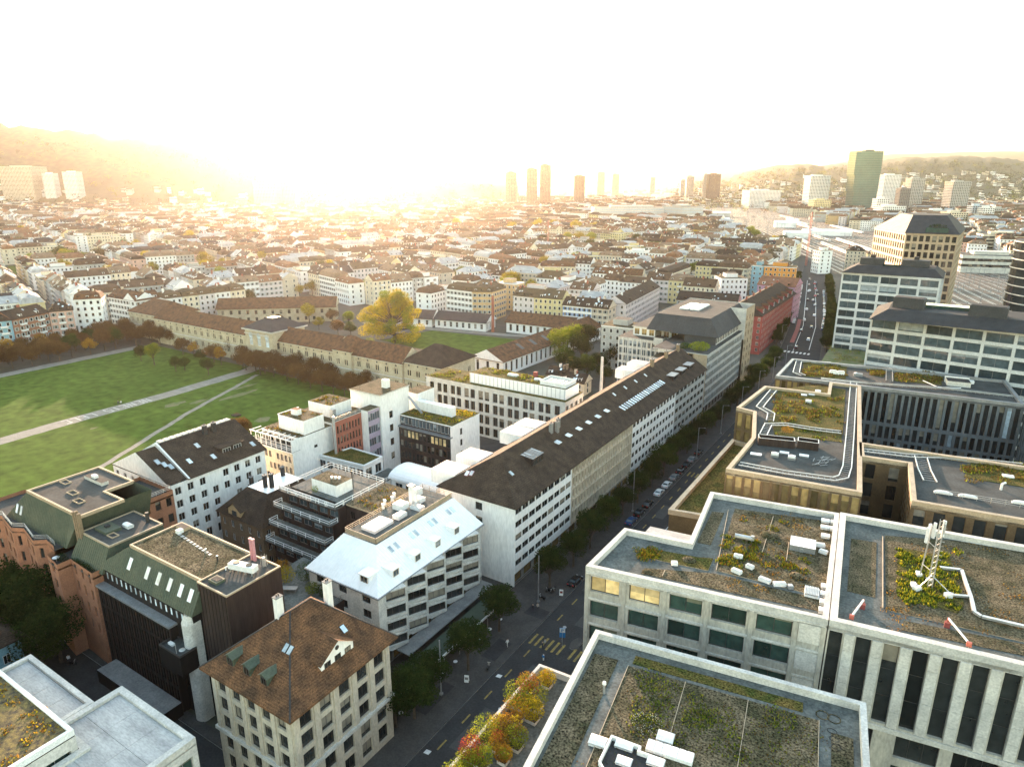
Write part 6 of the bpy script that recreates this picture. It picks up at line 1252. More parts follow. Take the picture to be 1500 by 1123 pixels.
# ================================================================ the barracks along the park and the halls in its yard
T = thing('barracks', 'long sandstone barracks with brown roofs, pavilions and paired arched windows along the park', 'building')
tr = [(8.6,10.9),(3.2,5.8)]
def pairs(L, n, w_=.75, gap=.35, m0=.5):
    out = []
    for (a, c) in cols_n(L, n, 2*w_+gap, m0): out += [(a,a+w_),(c-w_,c)]
    return out
def twing(xa, xb, ya, yb, ze, rise, n, i0=0, i1=0, rm='tile_brown', rr_=tr):
    w = MB(); facade(w, T, (xa,ya),(xb,ya),0,ze,pairs(xb-xa,n),rr_,'sandstone',.25,1,1,.06,'frame_dark','glass'); facade(w, T, (xb,ya),(xb,yb),0,ze,pairs(yb-ya,3),rr_,'sandstone',.25,1,1,.06,'frame_dark','glass'); facade(w, T, (xb,yb),(xa,yb),0,ze,m='sandstone'); facade(w, T, (xa,yb),(xa,ya),0,ze,m='sandstone'); w.build('wing_wall', T)
    b = MB(); b.hip(xa,xb,ya,yb,ze,rise,'x',i0,i1,rm,.7,.3,'sandstone'); b.build('roof', T)
    b = MB(); b.box(xa-.1,xb+.1,ya-.22,ya+.02,6.9,7.25,'concrete_pale'); b.box(xa-.1,xb+.1,ya-.3,ya+.02,ze-.75,ze-.35,'concrete_pale'); b.build('string_course', T)
    for (a, c) in cols_n(xb-xa, n, 1.0, .5):
        b = MB(); b.tube((xa+(a+c)/2,ya-.06,ze-1.5),(xa+(a+c)/2,ya+.05,ze-1.5),.42,'frame_dark',8); b.build('round_vent', T)
twing(-355,-275,200.5,212.5,13.6,5.4,15); twing(-255.5,-219.6,200.5,212.5,13.6,5.4,7); twing(-208.4,-181.2,200.5,212.5,13.6,5.4,5); twing(-219.4,-208.6,199.3,212.9,15.0,5.0,2,4,4)
twing(-181.0,-161.6,201.5,224,14.4,6.0,4,8,8,'tile_dark'); twing(-386,-355.2,203.5,226,14.0,6.0,6,8,8)
w = MB(); facade(w, T, (-274.8,197),(-255.7,197),0,18.2,cols_n(19.1,3,2.6,1),[(10.4,15.2)],'sandstone',.35,2,2,.1,'frame_white','glass_sky'); facade(w, T, (-255.7,197),(-255.7,216),0,18.2,cols_n(19,3,1.6),[(9.6,12.6)],'sandstone',.3,2); facade(w, T, (-255.7,216),(-274.8,216),0,18.2,m='sandstone'); facade(w, T, (-274.8,216),(-274.8,197),0,18.2,m='sandstone'); w.build('pavilion_wall', T)
for k in range(3):
    b = MB(); cx = -274.8+1+17.1*(k+.5)/3; b.prism([(cx-1.5,196.95),(cx+1.5,196.95),(cx+1.5,197.2),(cx-1.5,197.2)],0,4.2,'frame_dark'); b.tube((cx,196.94,4.2),(cx,197.2,4.2),1.5,'frame_dark',16); b.build('archway', T)
    b = MB(); b.tube((cx,196.93,15.2),(cx,197.2,15.2),1.3,'glass_sky',16); b.build('arched_head', T)
b = MB(); frustum(b, (-275.8,-254.7,196,217), 18.2, (-267.5,-263,204,209), 22.6, 'slate_dark', 0, cap='skylight'); b.box(-275.9,-254.6,195.9,217.1,17.6,18.18,'concrete_pale'); b.build('pavilion_roof', T)
b = MB(); b.prism([(-274,195.9),(-256.6,195.9),(-256.6,196.1),(-274,196.1)],15.9,16.3,'concrete_pale'); b.build('pavilion_cornice', T)
for k in range(4): skylight(T, (-200+k*6.2,204,16.4), 0, math.atan2(5.4,6.7), .9, 1.3)
FOOT.append(((-390,195),(-158,195),35))
def hall(name, label, P, Q, D, ze, rise, wm, rm, n, wmat='frame_dark', door=None):
    L = plen(P,Q); t = thing(name, label, 'building', (P[0],P[1],0), math.atan2(Q[1]-P[1],Q[0]-P[0])); w = MB(); rr_ = [(1.2,ze-1.0)] if ze < 8 else [(1.2,3.4),(ze-3.6,ze-1.2)]
    facade(w, t, (0,0),(L,0),0,ze,cols_n(L,n,1.6,.6),rr_,wm,.25,2,2,.08,wmat,'glass'); facade(w, t, (L,0),(L,D),0,ze,cols_n(D,3,1.5),rr_,wm,.25,2,2,.08,wmat,'glass'); facade(w, t, (L,D),(0,D),0,ze,m=wm); facade(w, t, (0,D),(0,0),0,ze,cols_n(D,3,1.5),rr_,wm,.25,2,2,.08,wmat,'glass'); w.build('wall', t)
    b = MB(); b.hip(0,L,0,D,ze,rise,'x',0,0,rm,.9,.25,wm); b.build('roof', t); FOOT.append((P,Q,D)); return t
barn = hall('barracks_hall', 'long brown-roofed sandstone hall behind the barracks, running at an angle', (-372,249),(-318,293.5),15,9,5.5,'sandstone','tile_brown',14)
hall('white_hall', 'white single-storey hall with a grey roof behind the yellow plane tree', (-254,312),(-221.5,318),14,5.2,4.0,'white_wall','slate_dark',8,'frame_white'); hall('grey_roof_hall', 'grey roofed hall half hidden behind the yellow plane tree', (-290,300),(-256,311.5),13,5.0,4.2,'white_wall','slate_dark',7,'frame_white')
u2 = hall('yard_hall', 'white walled hall with a long brown roof across the barracks yard', (-211,324),(-171,327),16,6,5,'white_wall','tile_brown',9); u3 = hall('yard_hall', 'long arcaded hall with a brown roof beside the green yard trees', (-161.5,245),(-158,338),17,7,4.6,'white_wall','tile_brown',22)
for k in range(3):
    b = MB(); b.box(-1.2,1.2,-2.2,2.2,0,.2,'frame_dark'); o = b.build('roof_glazing', u3, (20+k*11,4.4,9.4)); o.rotation_euler = (math.atan2(4.6,9.4),0,0)
b = MB(); b.tube((-217.9,320.2,0),(-217.9,320.2,21),.95,'red_brick',10,.7); b.tube((-217.9,320.2,21),(-217.9,320.2,21.4),.85,'brown_wall',10)
tag(b.build('factory_chimney'), 'slim brick factory chimney beside the white hall', 'chimney')
for k, (x, y, l) in enumerate(((-138,243,9),(-126,238,8),(-131,226,10))):
    house((x,y),(x+l,y+.5),8,5.5,'gable',('brown_wall','cream_wall','white_wall')[k],'tile_dark',f'small {("brown","cream","white")[k]} yard house behind the gridded office',seed=60+k,rise=3)
b = MB(); b.tube((-105,227,0),(-105,227,21),.7,'concrete_pale',10,.5); tag(b.build('boiler_chimney'), 'slim pale boiler chimney standing behind the long dark roof', 'chimney')
yl = sheet('yard_lawn', [(-258,270),(-200,262),(-186,312),(-250,304)], .05, 'lawn', th=.02); sheet('yard_paving', strip([(-300,300),(-250,308),(-205,318),(-150,338)], 6), .06, 'gravel_path', th=.02)

# ================================================================ E: white gridded towers and the bronze tower on the right
def tower(name, label, poly, z, fh, bays, wm, fm, gm, top, ww=.82, depth=.4, nx=2, rows=None, z0=0):
    t = thing(name, label, 'building'); w = MB(); nfl = int((z-z0)/fh); rws = [(z-fh*(k+1)+fh*.13, z-fh*(k+1)+fh*.86) for k in range(nfl)]
    for i in range(len(poly)):
        p, q = poly[i], poly[(i+1) % len(poly)]; L = plen(p,q); nb = max(1, round(L/bays))
        facade(w, t, p, q, 0, z, cols_n(L, nb, L/nb*ww, .15), rws if rows is None or i in rows else (), wm, depth, nx, 1, .1, fm, gm)
    w.build('wall', t); b = MB(); b.prism(inset_poly(poly,-.25), z, z+.5, wm, top); b.build('cornice', t); return t
E2 = tower('white_grid_tower', 'white gridded glass apartment block with a dark roof right behind the bronze building', [(-20.3,257),(44,248.6),(47,271),(-17.4,279.4)], 40.2, 3.95, 7.9, 'panel_grey','frame_grey','glass_blue','slate_dark',.89,.45,2)
b = MB(); frustum(b, (-20.3,45,249.5,279), 40.7, (-15.5,40,256,273), 43.6, 'slate_dark', 0, cap='slate_dark'); b.build('roof', E2)
for (x, y, l) in ((-10,263,9),(12,259,10),(30,257,9)):
    b = MB(); b.box(-l/2,l/2,-2.6,2.6,0,3.4,'mansard_grey'); b.box(-l/2+.4,l/2-.4,-2.2,2.2,3.4,3.55,'slate_dark'); b.build('lift_housing', E2, (x,y,43.5), -.12)
b = MB(); b.box(-6,8,265,270,43.5,44.6,'glass_green'); b.build('roof_glazing', E2)
E1 = tower('white_grid_tower', 'taller white gridded apartment tower left of the wide white block', [(-43.2,357.6),(-3,355.7),(-2,382),(-42.2,384)], 42.2, 4.2, 8.0, 'panel_grey','frame_grey','glass_blue','slate_dark',.87,.45,2)
b = MB(); frustum(b, (-43.4,-2,355.8,384), 42.7, (-37.5,-6,361,379), 46.0, 'slate_dark', 0, cap='slate_dark'); b.build('roof', E1)
for (x, l) in ((-32,10),(-14,11)):
    b = MB(); b.box(-l/2,l/2,-3,3,0,3.2,'mansard_grey'); b.box(-1,1,-1,1,3.2,4.6,'slate_dark'); b.build('lift_housing', E1, (x,368,45.9))
b = MB(); b.box(-27,-20,362,374,45.9,47,'glass_green'); b.build('roof_glazing', E1)
E3 = tower('bronze_tower', 'bronze gridded office tower with a steep hipped roof above the white towers', [(-22.5,412),(.6,412.6),(3,470),(-40,470),(-40.4,449)], 57.6, 4.1, 2.9, 'bronze_pale','frame_bronze','glass','bronze_pale',.66,.35,1)
b = MB(); base = [(-23,411.4),(1.2,412),(3.6,470.6),(-40.6,470.6),(-41,448.6)]; top = [(-21.5,430),(-6,431),(-5,455),(-26,455),(-28,446)]
for i in range(5): b.face([(*base[i],58.1),(*base[(i+1)%5],58.1),(*top[(i+1)%5],66.5),(*top[i],66.5)],('slate_dark' if i in (0,1) else 'bronze_pale'))
b.face([(*p,66.5) for p in top],'slate_dark'); b.build('roof', E3)
b = MB(); b.box(-14,-4,413.2,417,58.2,61,'glass_green'); leafball(b,(-9,415,61.5),(4.5,2,1.5),500,.5,'leaf_dark',rH,.2); b.build('roof_garden', E3)
Ct = thing('curved_tower', 'dark curved glass tower with pale floor bands cut by the right edge', 'building')
b = MB(); cxy = at(1545,420,40); n = 40; rad = 17; cg = 'dark_glass'
for f in range(16):
    for k in range(n):
        a0, a1 = 2*math.pi*k/n, 2*math.pi*(k+1)/n; p = lambda a, r_: (cxy[0]+r_*math.cos(a), cxy[1]+r_*math.sin(a))
        b.face([(*p(a0,rad),f*3.7),(*p(a1,rad),f*3.7),(*p(a1,rad),f*3.7+3.2),(*p(a0,rad),f*3.7+3.2)],'dark_glass'); b.face([(*p(a0,rad+.5),f*3.7+3.2),(*p(a1,rad+.5),f*3.7+3.2),(*p(a1,rad+.5),f*3.7+3.7),(*p(a0,rad+.5),f*3.7+3.7)],'concrete_pale')
b.face([(*p(2*math.pi*k/n,rad+.5),59.2) for k in range(n)],'roof_deck'); b.build('body', Ct)
pk = MB(); pk.prism([atz('z7',*q,6) for q in ((600,160),(800,160),(810,60),(665,62))], 0, 6, 'concrete', 'lawn_worn'); tag(pk.build('raised_lawn'), 'raised lawn deck between the bronze building and the white towers', 'terrace')
mb = MB(); rE = random.Random(2)
for k in range(26):
    c = atz('z7', rE.uniform(640,800), rE.uniform(75,155), 6); leafball(mb, (c[0],c[1],6.4), (2.2,2.2,.7), 60, .4, rE.choice(['leaf_dry','leaf_yellow','leaf_lime']), rE, .2)
o = mb.build('meadow_grass', kind='stuff')
o['label'] = 'golden meadow grass on the raised lawn deck'; o['category'] = 'grass'

# ================================================================ the quarter beyond: perimeter blocks of town houses
rQ = random.Random(99)
RAIL = [(75,300),(20,480),(-40,700),(-240,1215),(-537,1891),(-900,2800)]
def rail_off(x, y):
    """signed distance right of the rail corridor's left border at this y"""
    for (a, b_) in zip(RAIL, RAIL[1:]):
        if a[1] <= y <= b_[1]:
            t = (y-a[1])/(b_[1]-a[1]); return x-(a[0]+(b_[0]-a[0])*t)
    return -1e3 if y < 300 else x+900
def free(x, y):
    if y < 330 and x > -160: return False
    if right_side(x, y): return True
    if -395 < x < -150 and y < 345: return False
    if x >= -395 and y < 330: return False
    if x > -150 and y < 420 : return False
    if x > -136 and y < 560 and x > -136: return False
    if -440 < x <= -395 and y < 232: return False
    w_ = 110 if y < 900 else 90
    if right_side(x, y): return True
    if rail_off(x, y) > -38 - (60 if y > 900 else 20): return False
    for c in zip(far_c, far_c[1:]):
        a, b_ = c
        if a[1] <= y <= b_[1] and abs(x-(a[0]+(b_[0]-a[0])*(y-a[1])/(b_[1]-a[1]))) < 21: return False
    for (P, Q, D_) in FOOT:
        d = Vector((Q[0]-P[0],Q[1]-P[1])); L = d.length; d /= L; v = Vector((x-P[0],y-P[1])); u = v.dot(d); k = v.dot(Vector((-d.y,d.x)))
        if -9 < u < L+9 and -11 < k < D_+9: return False
    return True
def right_side(x, y): return y > 620 and rail_off(x, y) > 150
def seen(x, y, z=10, m=60):
    fz = dist_of(x,y)*_cp-(z-CAM_H)*_sp
    if fz < 50: return False
    px = 750+1000*lat_of(x,y)/fz; return -m < px < 1500+m
cand = []; CITY_TREES = []
for (ang, ox, oy, lo) in ((math.radians(3), 0, 0, lambda x: x > -330-.12*0), (math.radians(-17), -330, 0, lambda x: x <= -330)):
    ca, sa = math.cos(ang), math.sin(ang)
    for i in range(-34, 12):
        for j in range(-2, 34):
            bw, bh = 78, 66; gx, gy = i*(bw+13), j*(bh+13)
            X, Y = ox+gx*ca-gy*sa, oy+gx*sa+gy*ca; d = dist_of(X,Y)
            if not (250 < d < 2700) or not lo(X) or not seen(X,Y,10,420): continue
            if d > 1950 and seen(X,Y) and lat_of(X,Y)/d < -.24: continue
            det = 2 if d < 620 else (1 if d < 1150 else 0); D_ = 12.0; park = rQ.random() < .09
            if park:
                if d < 1500 and free(X,Y) and free(X+40*ca,Y+40*ca): sheet('park_lawn', [(X,Y),(X+bw*ca,Y+bw*sa),(X+bw*ca-bh*sa,Y+bw*sa+bh*ca),(X-bh*sa,Y+bh*ca)], .05, 'lawn', th=.02)
                CITY_TREES += [(X+rQ.uniform(5,75),Y+rQ.uniform(0,60),d) for _ in range(11 if d < 1300 else 6)]; continue
            base = rQ.uniform(14,18.5); rt0 = rQ.choice(['gable','mansard','mansard','hip','gable'])
            for side in range(4):
                Ls = bw if side % 2 == 0 else bh-2*D_-.4; u = 0.0
                while u < Ls-4:
                    l = min(rQ.uniform(13,26) if d < 1150 else rQ.uniform(22,46), Ls-u)
                    if Ls-u-l < 7: l = Ls-u
                    if side == 0: a = (u,0); rz = 0
                    elif side == 2: a = (bw-u,bh); rz = math.pi
                    elif side == 1: a = (bw,D_+.2+u); rz = math.pi/2
                    else: a = (0,bh-D_-.2-u); rz = -math.pi/2
                    u += l
                    if rQ.random() < .06: continue
                    wx, wy = X+a[0]*ca-a[1]*sa, Y+a[0]*sa+a[1]*ca; an = ang+rz
                    cx, cy = wx+math.cos(an)*l/2-math.sin(an)*D_/2, wy+math.sin(an)*l/2+math.cos(an)*D_/2
                    if not free(cx,cy) or not seen(cx,cy,10,30): continue
                    ww_, rr_ = pick(rQ,WALLS), (pick(rQ,ROOFS) if rQ.random() < .85 else ('pale_slab','pale',1)); rt = rt0 if rQ.random() < .7 else rQ.choice(['gable','mansard','flat','flat'])
                    cand.append((dist_of(cx,cy), wx, wy, an, l-.03, D_, base+rQ.uniform(-1.6,1.8), rt, rQ.uniform(3.4,5.2), ww_, rr_, det, cx, cy))
            for _ in range(rQ.randint(1,4)): CITY_TREES.append((X+(rQ.uniform(20,bw-20))*ca-(rQ.uniform(20,bh-20))*sa, Y+rQ.uniform(20,bw-20)*sa+rQ.uniform(20,bh-20)*ca, d))
            if rQ.random() < .5 and d < 1500:
                xx, yy = rQ.uniform(22,bw-38), rQ.uniform(20,bh-32); wx, wy = X+xx*ca-yy*sa, Y+xx*sa+yy*ca
                if free(wx,wy): cand.append((d, wx, wy, ang, rQ.uniform(9,18), 9, rQ.uniform(5,11), rQ.choice(['flat','gable']), 2.6, pick(rQ,WALLS), pick(rQ,ROOFS), min(det,1), wx+5, wy+4))
cand.sort(key=lambda c: c[0])
MARKS = [('the tan shuttered house',-240,350),('the pale yellow house',-200,350),('the white office cube',-130,490),('the tall park corner house',-405,195),('the red crane tower',-330,760),('the barracks end',-385,215),
         ('the angled barracks hall',-345,280),('the white balcony house',-220,470),('the orange house',-108,540),('the golden town trees',-520,640),('the white park houses',-420,170),('the station office',-700,1100)]
used = {}
rest = MB()
for n_, c in enumerate(cand):
    (d, wx, wy, an, l, D_, ze, rt, rise, ww_, rr_, det, cx, cy) = c; rnd = random.Random(n_)
    if n_ < 300:
        t = thing('town_house', '', 'house', (wx,wy,0), an, 'town houses of the quarter beyond the barracks')
        for k, mb in house_geo(l,D_,ze,rt,rise,ww_[0],rr_[0],rnd,det,True,'shutter_grey' if rnd.random() < .3 else None,1 if rnd.random() < .18 else 0).items():
            if mb.f:
                o = mb.build(k, t)
                if k in ('window_rows','dormer_row','chimney','balcony'): o['kind'] = 'stuff'
        mk = min(MARKS, key=lambda m: (m[1]-cx)**2+(m[2]-cy)**2); HOUSES.append((t, mk[0], math.hypot(mk[1]-cx,mk[2]-cy), f'{ww_[1]} house with {rr_[1]} {"flat" if rt == "flat" else rt if rt != "hip" else "hipped"} roof'))
    else:
        ca, sa = math.cos(an), math.sin(an)
        for k, mb in house_geo(l,D_,ze,rt,rise,ww_[0],rr_[0],rnd,det if n_ < 1500 else 0,n_ < 2500,None,0).items():
            i0 = len(rest.v); rest.v += [(wx+x*ca-y*sa, wy+x*sa+y*ca, z) for (x,y,z) in mb.v]; rest.f += [tuple(i0+q for q in f) for f in mb.f]; rest.m += mb.m
ORD = ['nearest','second nearest','third nearest','fourth nearest','fifth nearest','sixth nearest','seventh nearest','eighth nearest','ninth nearest','tenth nearest','eleventh nearest','twelfth nearest']
by = {}
for h in sorted(HOUSES, key=lambda h: h[2]):
    key = (h[1], h[3]); k = by.get(key, 0); by[key] = k+1
    h[0]['label'] = f'{h[3]}, {ORD[min(k,11)]} such to {h[1]}'
rest.build("distant_houses", kind="stuff", label="rooftops and houses of the far quarters fading into the haze", category="houses")

# ================================================================ trees
def tree_mesh(leaf, seed, h, R, n=10, q=230, size=.42, low=.28, squash=.8):
    rnd = random.Random(seed); tr = MB(); z1 = h*.42
    tr.tube((0,0,0),(rnd.uniform(-.1,.1),rnd.uniform(-.1,.1),z1),h*.030,'bark',8,h*.018,False)
    cl = MB(); ch = (h-h*low)/2; cz = h*low+ch
    for k in range(n):
        a = 2*math.pi*k*.618+rnd.uniform(-.4,.4); el = rnd.uniform(-.8,1.0); rr = R*rnd.uniform(.42,.66)*math.sqrt(max(.15,1-el*el*.75))
        c = Vector((rr*math.cos(a), rr*math.sin(a), cz+el*ch*.62)); r = R*rnd.uniform(.36,.50)
        tr.tube((0,0,z1*rnd.uniform(.62,.98)), tuple(c*.9+Vector((0,0,cz*.06))), h*.011, 'bark', 5, h*.004, False)
        leafball(cl, c, (r,r,r*squash), q, size, leaf, rnd, .35)
    leafball(cl, (0,0,cz+ch*.25), (R*.62,R*.62,ch*.72), int(q*1.6), size, leaf, rnd, .3)
    return tr.mesh('trunk'), cl.mesh('crown')
TT = {}
def tmpl(kind, v):
    if (kind, v) not in TT:
        h, R, leaf, n, q, size = {'chestnut': (10,5.2,'leaf_brown',14,300,.5), 'street': (9.6,4.3,'leaf_dark',13,330,.42), 'green': (11,5.0,'leaf_green',13,300,.5), 'yellow': (12,5.0,'leaf_yellow',12,240,.55),
                                  'lime': (11,4.6,'leaf_lime',12,240,.5), 'dark': (12,5.6,'leaf_dark',14,330,.5), 'orange': (9,3.8,'leaf_orange',10,220,.45)}[kind]
        TT[(kind,v)] = tree_mesh(leaf, hash(kind) % 97 if False else sum(map(ord,kind))+v*31, h, R, n, q, size)
    return TT[(kind,v)]
NT = [0]
def tree(kind, x, y, label, group=None, s=1.0, z=0.0, name='tree'):
    NT[0] += 1; rnd = random.Random(NT[0]); tm, cm = tmpl(kind, rnd.randint(0,2)); t = thing(name, label, 'tree', (x,y,z), rnd.uniform(0,6.28), group)
    for nm, me in (('trunk',tm),('crown',cm)):
        o = link(nm, me, t); o.scale = (s*rnd.uniform(.9,1.1),)*2+(s*rnd.uniform(.92,1.1),)
        if nm == 'trunk': o.scale = (s,s,s)
    return t
_o1 = ['','first','second','third','fourth','fifth','sixth','seventh','eighth','ninth','tenth','eleventh','twelfth','thirteenth','fourteenth','fifteenth','sixteenth','seventeenth','eighteenth','nineteenth']
_t1 = {2:'twent',3:'thirt',4:'fort',5:'fift',6:'sixt',7:'sevent',8:'eight',9:'ninet'}
def ordinal(n):
    if n < 20: return _o1[n]
    if n < 100: return _t1[n//10]+('ieth' if n % 10 == 0 else 'y-'+_o1[n % 10])
    return f'{n}th'
# the giant plane tree in the barracks yard
t = thing('plane_tree', 'huge golden plane tree standing in the barracks yard', 'tree', (-247.5,269,0)); rP = random.Random(15); tr_, cl_ = MB(), MB(); tr_.tube((0,0,0),(.4,.2,11),1.0,'bark',9,.6,False)
for k in range(125):
    zz = 2.6+25*rP.random()**.95; env = 18.5*(1-max(0,(zz-9)/21.5)**1.7)*(.72+.28*min(1,zz/8)); a_ = rP.uniform(0,6.28); env *= .82+.22*math.sin(a_*3+1.2)+.1*math.sin(a_*5+zz*.4); rr_ = env*math.sqrt(rP.uniform(.2,1)); c_ = (rr_*math.cos(a_), rr_*math.sin(a_), zz); r_ = rP.uniform(1.9,3.9)
    tr_.tube((.2,.1,min(zz*.8,10.5)), c_, .22, 'bark', 5, .06, False); leafball(cl_, c_, (r_,r_,r_*.78), int(135*r_), .58, 'leaf_yellow' if rP.random() < .72 else 'leaf_lime', rP, .3)
tm, cm = tr_.mesh('trunk'), cl_.mesh('crown')
link('trunk', tm, t); link('crown', cm, t)
k = 0
for row, x in enumerate((-361,-371,-382)):
    for y in range(70, 206, 7):
        if row == 2 and y > 190: continue
        k += 1; tree('chestnut' if RND.random() < .75 else 'green' if RND.random() < .5 else 'orange', x+RND.uniform(-2,2), y+RND.uniform(-2,2)+row*4, f'leafy tree in {("first","second","third")[row]} promenade row, {ordinal(k-(0 if row == 0 else 20 if row == 1 else 40))} from the frame edge', 'chestnuts along the promenade', RND.uniform(.85,1.15), name='chestnut_tree')
for k, (x, y) in enumerate(((40,660),(130,690),(215,700),(300,725),(370,745),(445,770),(520,790),(590,800),(660,815),(720,830),(790,800),(560,740),(470,720),(350,690),(240,660))):
    p = atz('a6', x, y-10, 3.5); tree('chestnut', *p, f'brown chestnut, {ordinal(k+1)} in front of the barracks counting from the park path', 'chestnuts in front of the barracks', RND.uniform(.85,1.1), name='chestnut_tree')
for k, (x, y, kd) in enumerate(((770,525,'dark'),(842,545,'lime'),(875,440,'chestnut'),(820,425,'chestnut'),(950,440,'chestnut'),(1000,490,'chestnut'),(1060,500,'orange'),(1100,530,'green'),(1170,530,'chestnut'),(1210,545,'orange'),(1330,560,'chestnut'),(1400,580,'chestnut'),(1450,590,'chestnut'),(1490,580,'chestnut'),(960,580,'green'),(1010,575,'green'),(1140,600,'dark'),(1320,960,'chestnut'),(1280,500,'chestnut'))):
    p = atz('a5', x, y, 3.0); tree(kd, *p, f'{ {"dark":"dark green","lime":"yellow-green","chestnut":"brown","orange":"rusty orange","green":"green"}[kd]} tree at the end of the park path, {ordinal(k+1)} from the promenade', 'trees at the end of the park path', RND.uniform(.55,.7) if kd in ('green','dark') else RND.uniform(.8,1.05))
for k, (x, y, kd, s) in enumerate(((110,310,'yellow',.9),(190,345,'yellow',.7),(300,335,'lime',.7),(440,360,'yellow',1.1),(500,400,'yellow',.7),(585,350,'chestnut',.8),(690,385,'lime',1.0),(620,430,'chestnut',.9),(700,440,'green',.9),(860,330,'chestnut',.8),(250,370,'chestnut',.7))):
    p = atz('a6', x, y, 4); tree(kd, *p, f'{ {"yellow":"golden","lime":"yellow-green","chestnut":"brown","green":"green"}[kd]} yard tree behind the barracks, {ordinal(k+1)} from the angled hall', 'trees in the barracks yard', s)
for k, (x, y, kd, s) in enumerate(((850,650,'lime',1.35),(950,620,'lime',1.4),(1050,620,'dark',1.3),(1010,690,'dark',1.2),(880,740,'green',1.1),(1230,650,'dark',1.2),(1250,720,'dark',1.0),(1050,800,'green',1.0),(960,800,'dark',.9),(1150,760,'dark',.9),(1180,830,'dark',.8),(130,250,'green',.5))):
    p = atz('a7', x, y, 5); tree(kd, *p, f'{ {"lime":"lime green","dark":"dark green","green":"mid green"}[kd]} tree in the yard behind the gridded office, {ordinal(k+1)} from the arcaded hall', 'trees in the yard behind the gridded office', s)
near = [atz('z8',*q,4.2) for q in ((560,385),(410,565),(225,690),(150,790),(60,830))]
for k, p in enumerate(near): tree('street', p[0], p[1], f'dark street tree before the pleated building, {ordinal(k+1)} from the white gable wall', 'street trees along the left pavement', 1.0, .14, 'street_tree')
k = 0; y = 113
while y < 330:
    k += 1; tree('street' if k % 4 else 'green', -62.6+RND.uniform(-.5,.5), y, f'street tree along the long dark-roofed row, {ordinal(k)} from its white end', 'street trees along the long row', RND.uniform(.78,1.0), .14, 'street_tree'); y += RND.uniform(8.5,11)
for side in (-1, 1):
    k = 0
    for i in range(len(far_c)-2):
        a, b_ = far_c[i+1], far_c[i+2]; n = int(plen(a,b_)/8.5)
        for j in range(n):
            if a[1] < 372 or a[1] > 640: continue
            k += 1; tt = j/n; tree('street', a[0]+(b_[0]-a[0])*tt+side*12.3, a[1]+(b_[1]-a[1])*tt, f'dark avenue tree on the {"brick" if side < 0 else "tower"} side of the far street, {ordinal(k)} away', 'avenue trees of the far street', RND.uniform(.75,.95), .14, 'street_tree')
for k, (x, y, s) in enumerate(((20,520,1.15),(75,560,1.1),(130,590,1.2),(165,660,1.05),(60,640,1.2),(110,690,1.0),(15,600,1.2),(-30,650,1.2))):
    p = atz('z1', x, y, 9); tree('dark', *p, f'dark green tree below the orange brick building, {ordinal(k+1)} from the lawn side', 'trees below the orange brick building', s)
for k, (tg, x, y, kd, s) in enumerate(sorted((('a3',190,540,'yellow',2.0),('a3',330,530,'yellow',2.2),('a3',420,525,'yellow',2.1),('a3',540,535,'yellow',2.2),('a3',640,530,'yellow',2.0),('a3',560,560,'lime',1.3),('a3',875,700,'yellow',1.0),('a3',925,700,'yellow',.8),('a3',1065,350,'lime',2.0),('a3',1150,500,'lime',1.6),('a3',1450,590,'lime',1.9),('a3',1490,545,'lime',1.8),('a3',1010,600,'lime',.9),('a3',690,720,'orange',1.0),
        ('a1',950,800,'lime',1.9),('a1',1040,790,'yellow',2.0),('a1',900,860,'yellow',1.2),('a1',970,870,'yellow',1.2),('a1',690,770,'orange',1.5),('a1',800,840,'lime',1.1),('a1',1350,770,'yellow',1.5),('a1',10,810,'lime',1.2),('a1',180,930,'orange',.9),('a1',160,660,'yellow',1.4),('a2',400,830,'yellow',1.1),('a2',330,840,'yellow',.9),('a2',700,590,'yellow',1.6),('a2',990,500,'orange',2.2),('a2',1190,510,'yellow',2.0),('a2',1480,520,'yellow',1.8),('a2',40,590,'yellow',1.4),('a4',25,550,'lime',1.5),('a4',170,590,'dark',1.6),('a4',120,610,'dark',1.4),('a4',1010,420,'dark',1.2)), key=lambda q: _ZT[q[0]][0]+q[1]/_ZT[q[0]][2])):
    p = atz(tg, x, y, 6); tree(kd, *p, f'{ {"yellow":"golden yellow","lime":"yellow-green","orange":"rusty orange","dark":"dark green"}[kd]} large town tree among the roofs, {ordinal(k+1)} from the left edge', 'large trees among the town roofs', s)
ct = [c for c in CITY_TREES if free(c[0],c[1]) and seen(c[0],c[1],6,0)]; ct.sort(key=lambda c: c[2])
for k, c in enumerate(ct[:260]):
    kd = RND.choice(['yellow','lime','lime','green','yellow','orange','dark']); tree(kd, c[0], c[1], f'{ {"yellow":"golden","lime":"yellow-green","orange":"rusty","dark":"dark green","green":"green"}[kd]} courtyard tree between the town houses, {ordinal(k+1)} nearest the camera', 'courtyard trees between the town houses', RND.uniform(1.1,1.75))
mb = MB(); rF = random.Random(4)
for c in ct[260:1400]: leafball(mb, (c[0],c[1],9), (7,7,8), 60, 2.2, rF.choice(['leaf_green','leaf_lime','leaf_yellow','leaf_orange']), rF, .3)
for _ in range(500):
    t_ = rF.uniform(0,1); x, y = -1700+1500*t_+rF.uniform(-500,300), 1500+900*t_+rF.uniform(-300,300)
    if seen(x,y) : leafball(mb, (x,y,7), (9,9,6), 26, 3.2, rF.choice(['leaf_green','leaf_lime','leaf_yellow','leaf_brown']), rF, .3)
mb.build('far_treetops', kind='stuff', label='treetops scattered through the far hazy quarters', category='trees')

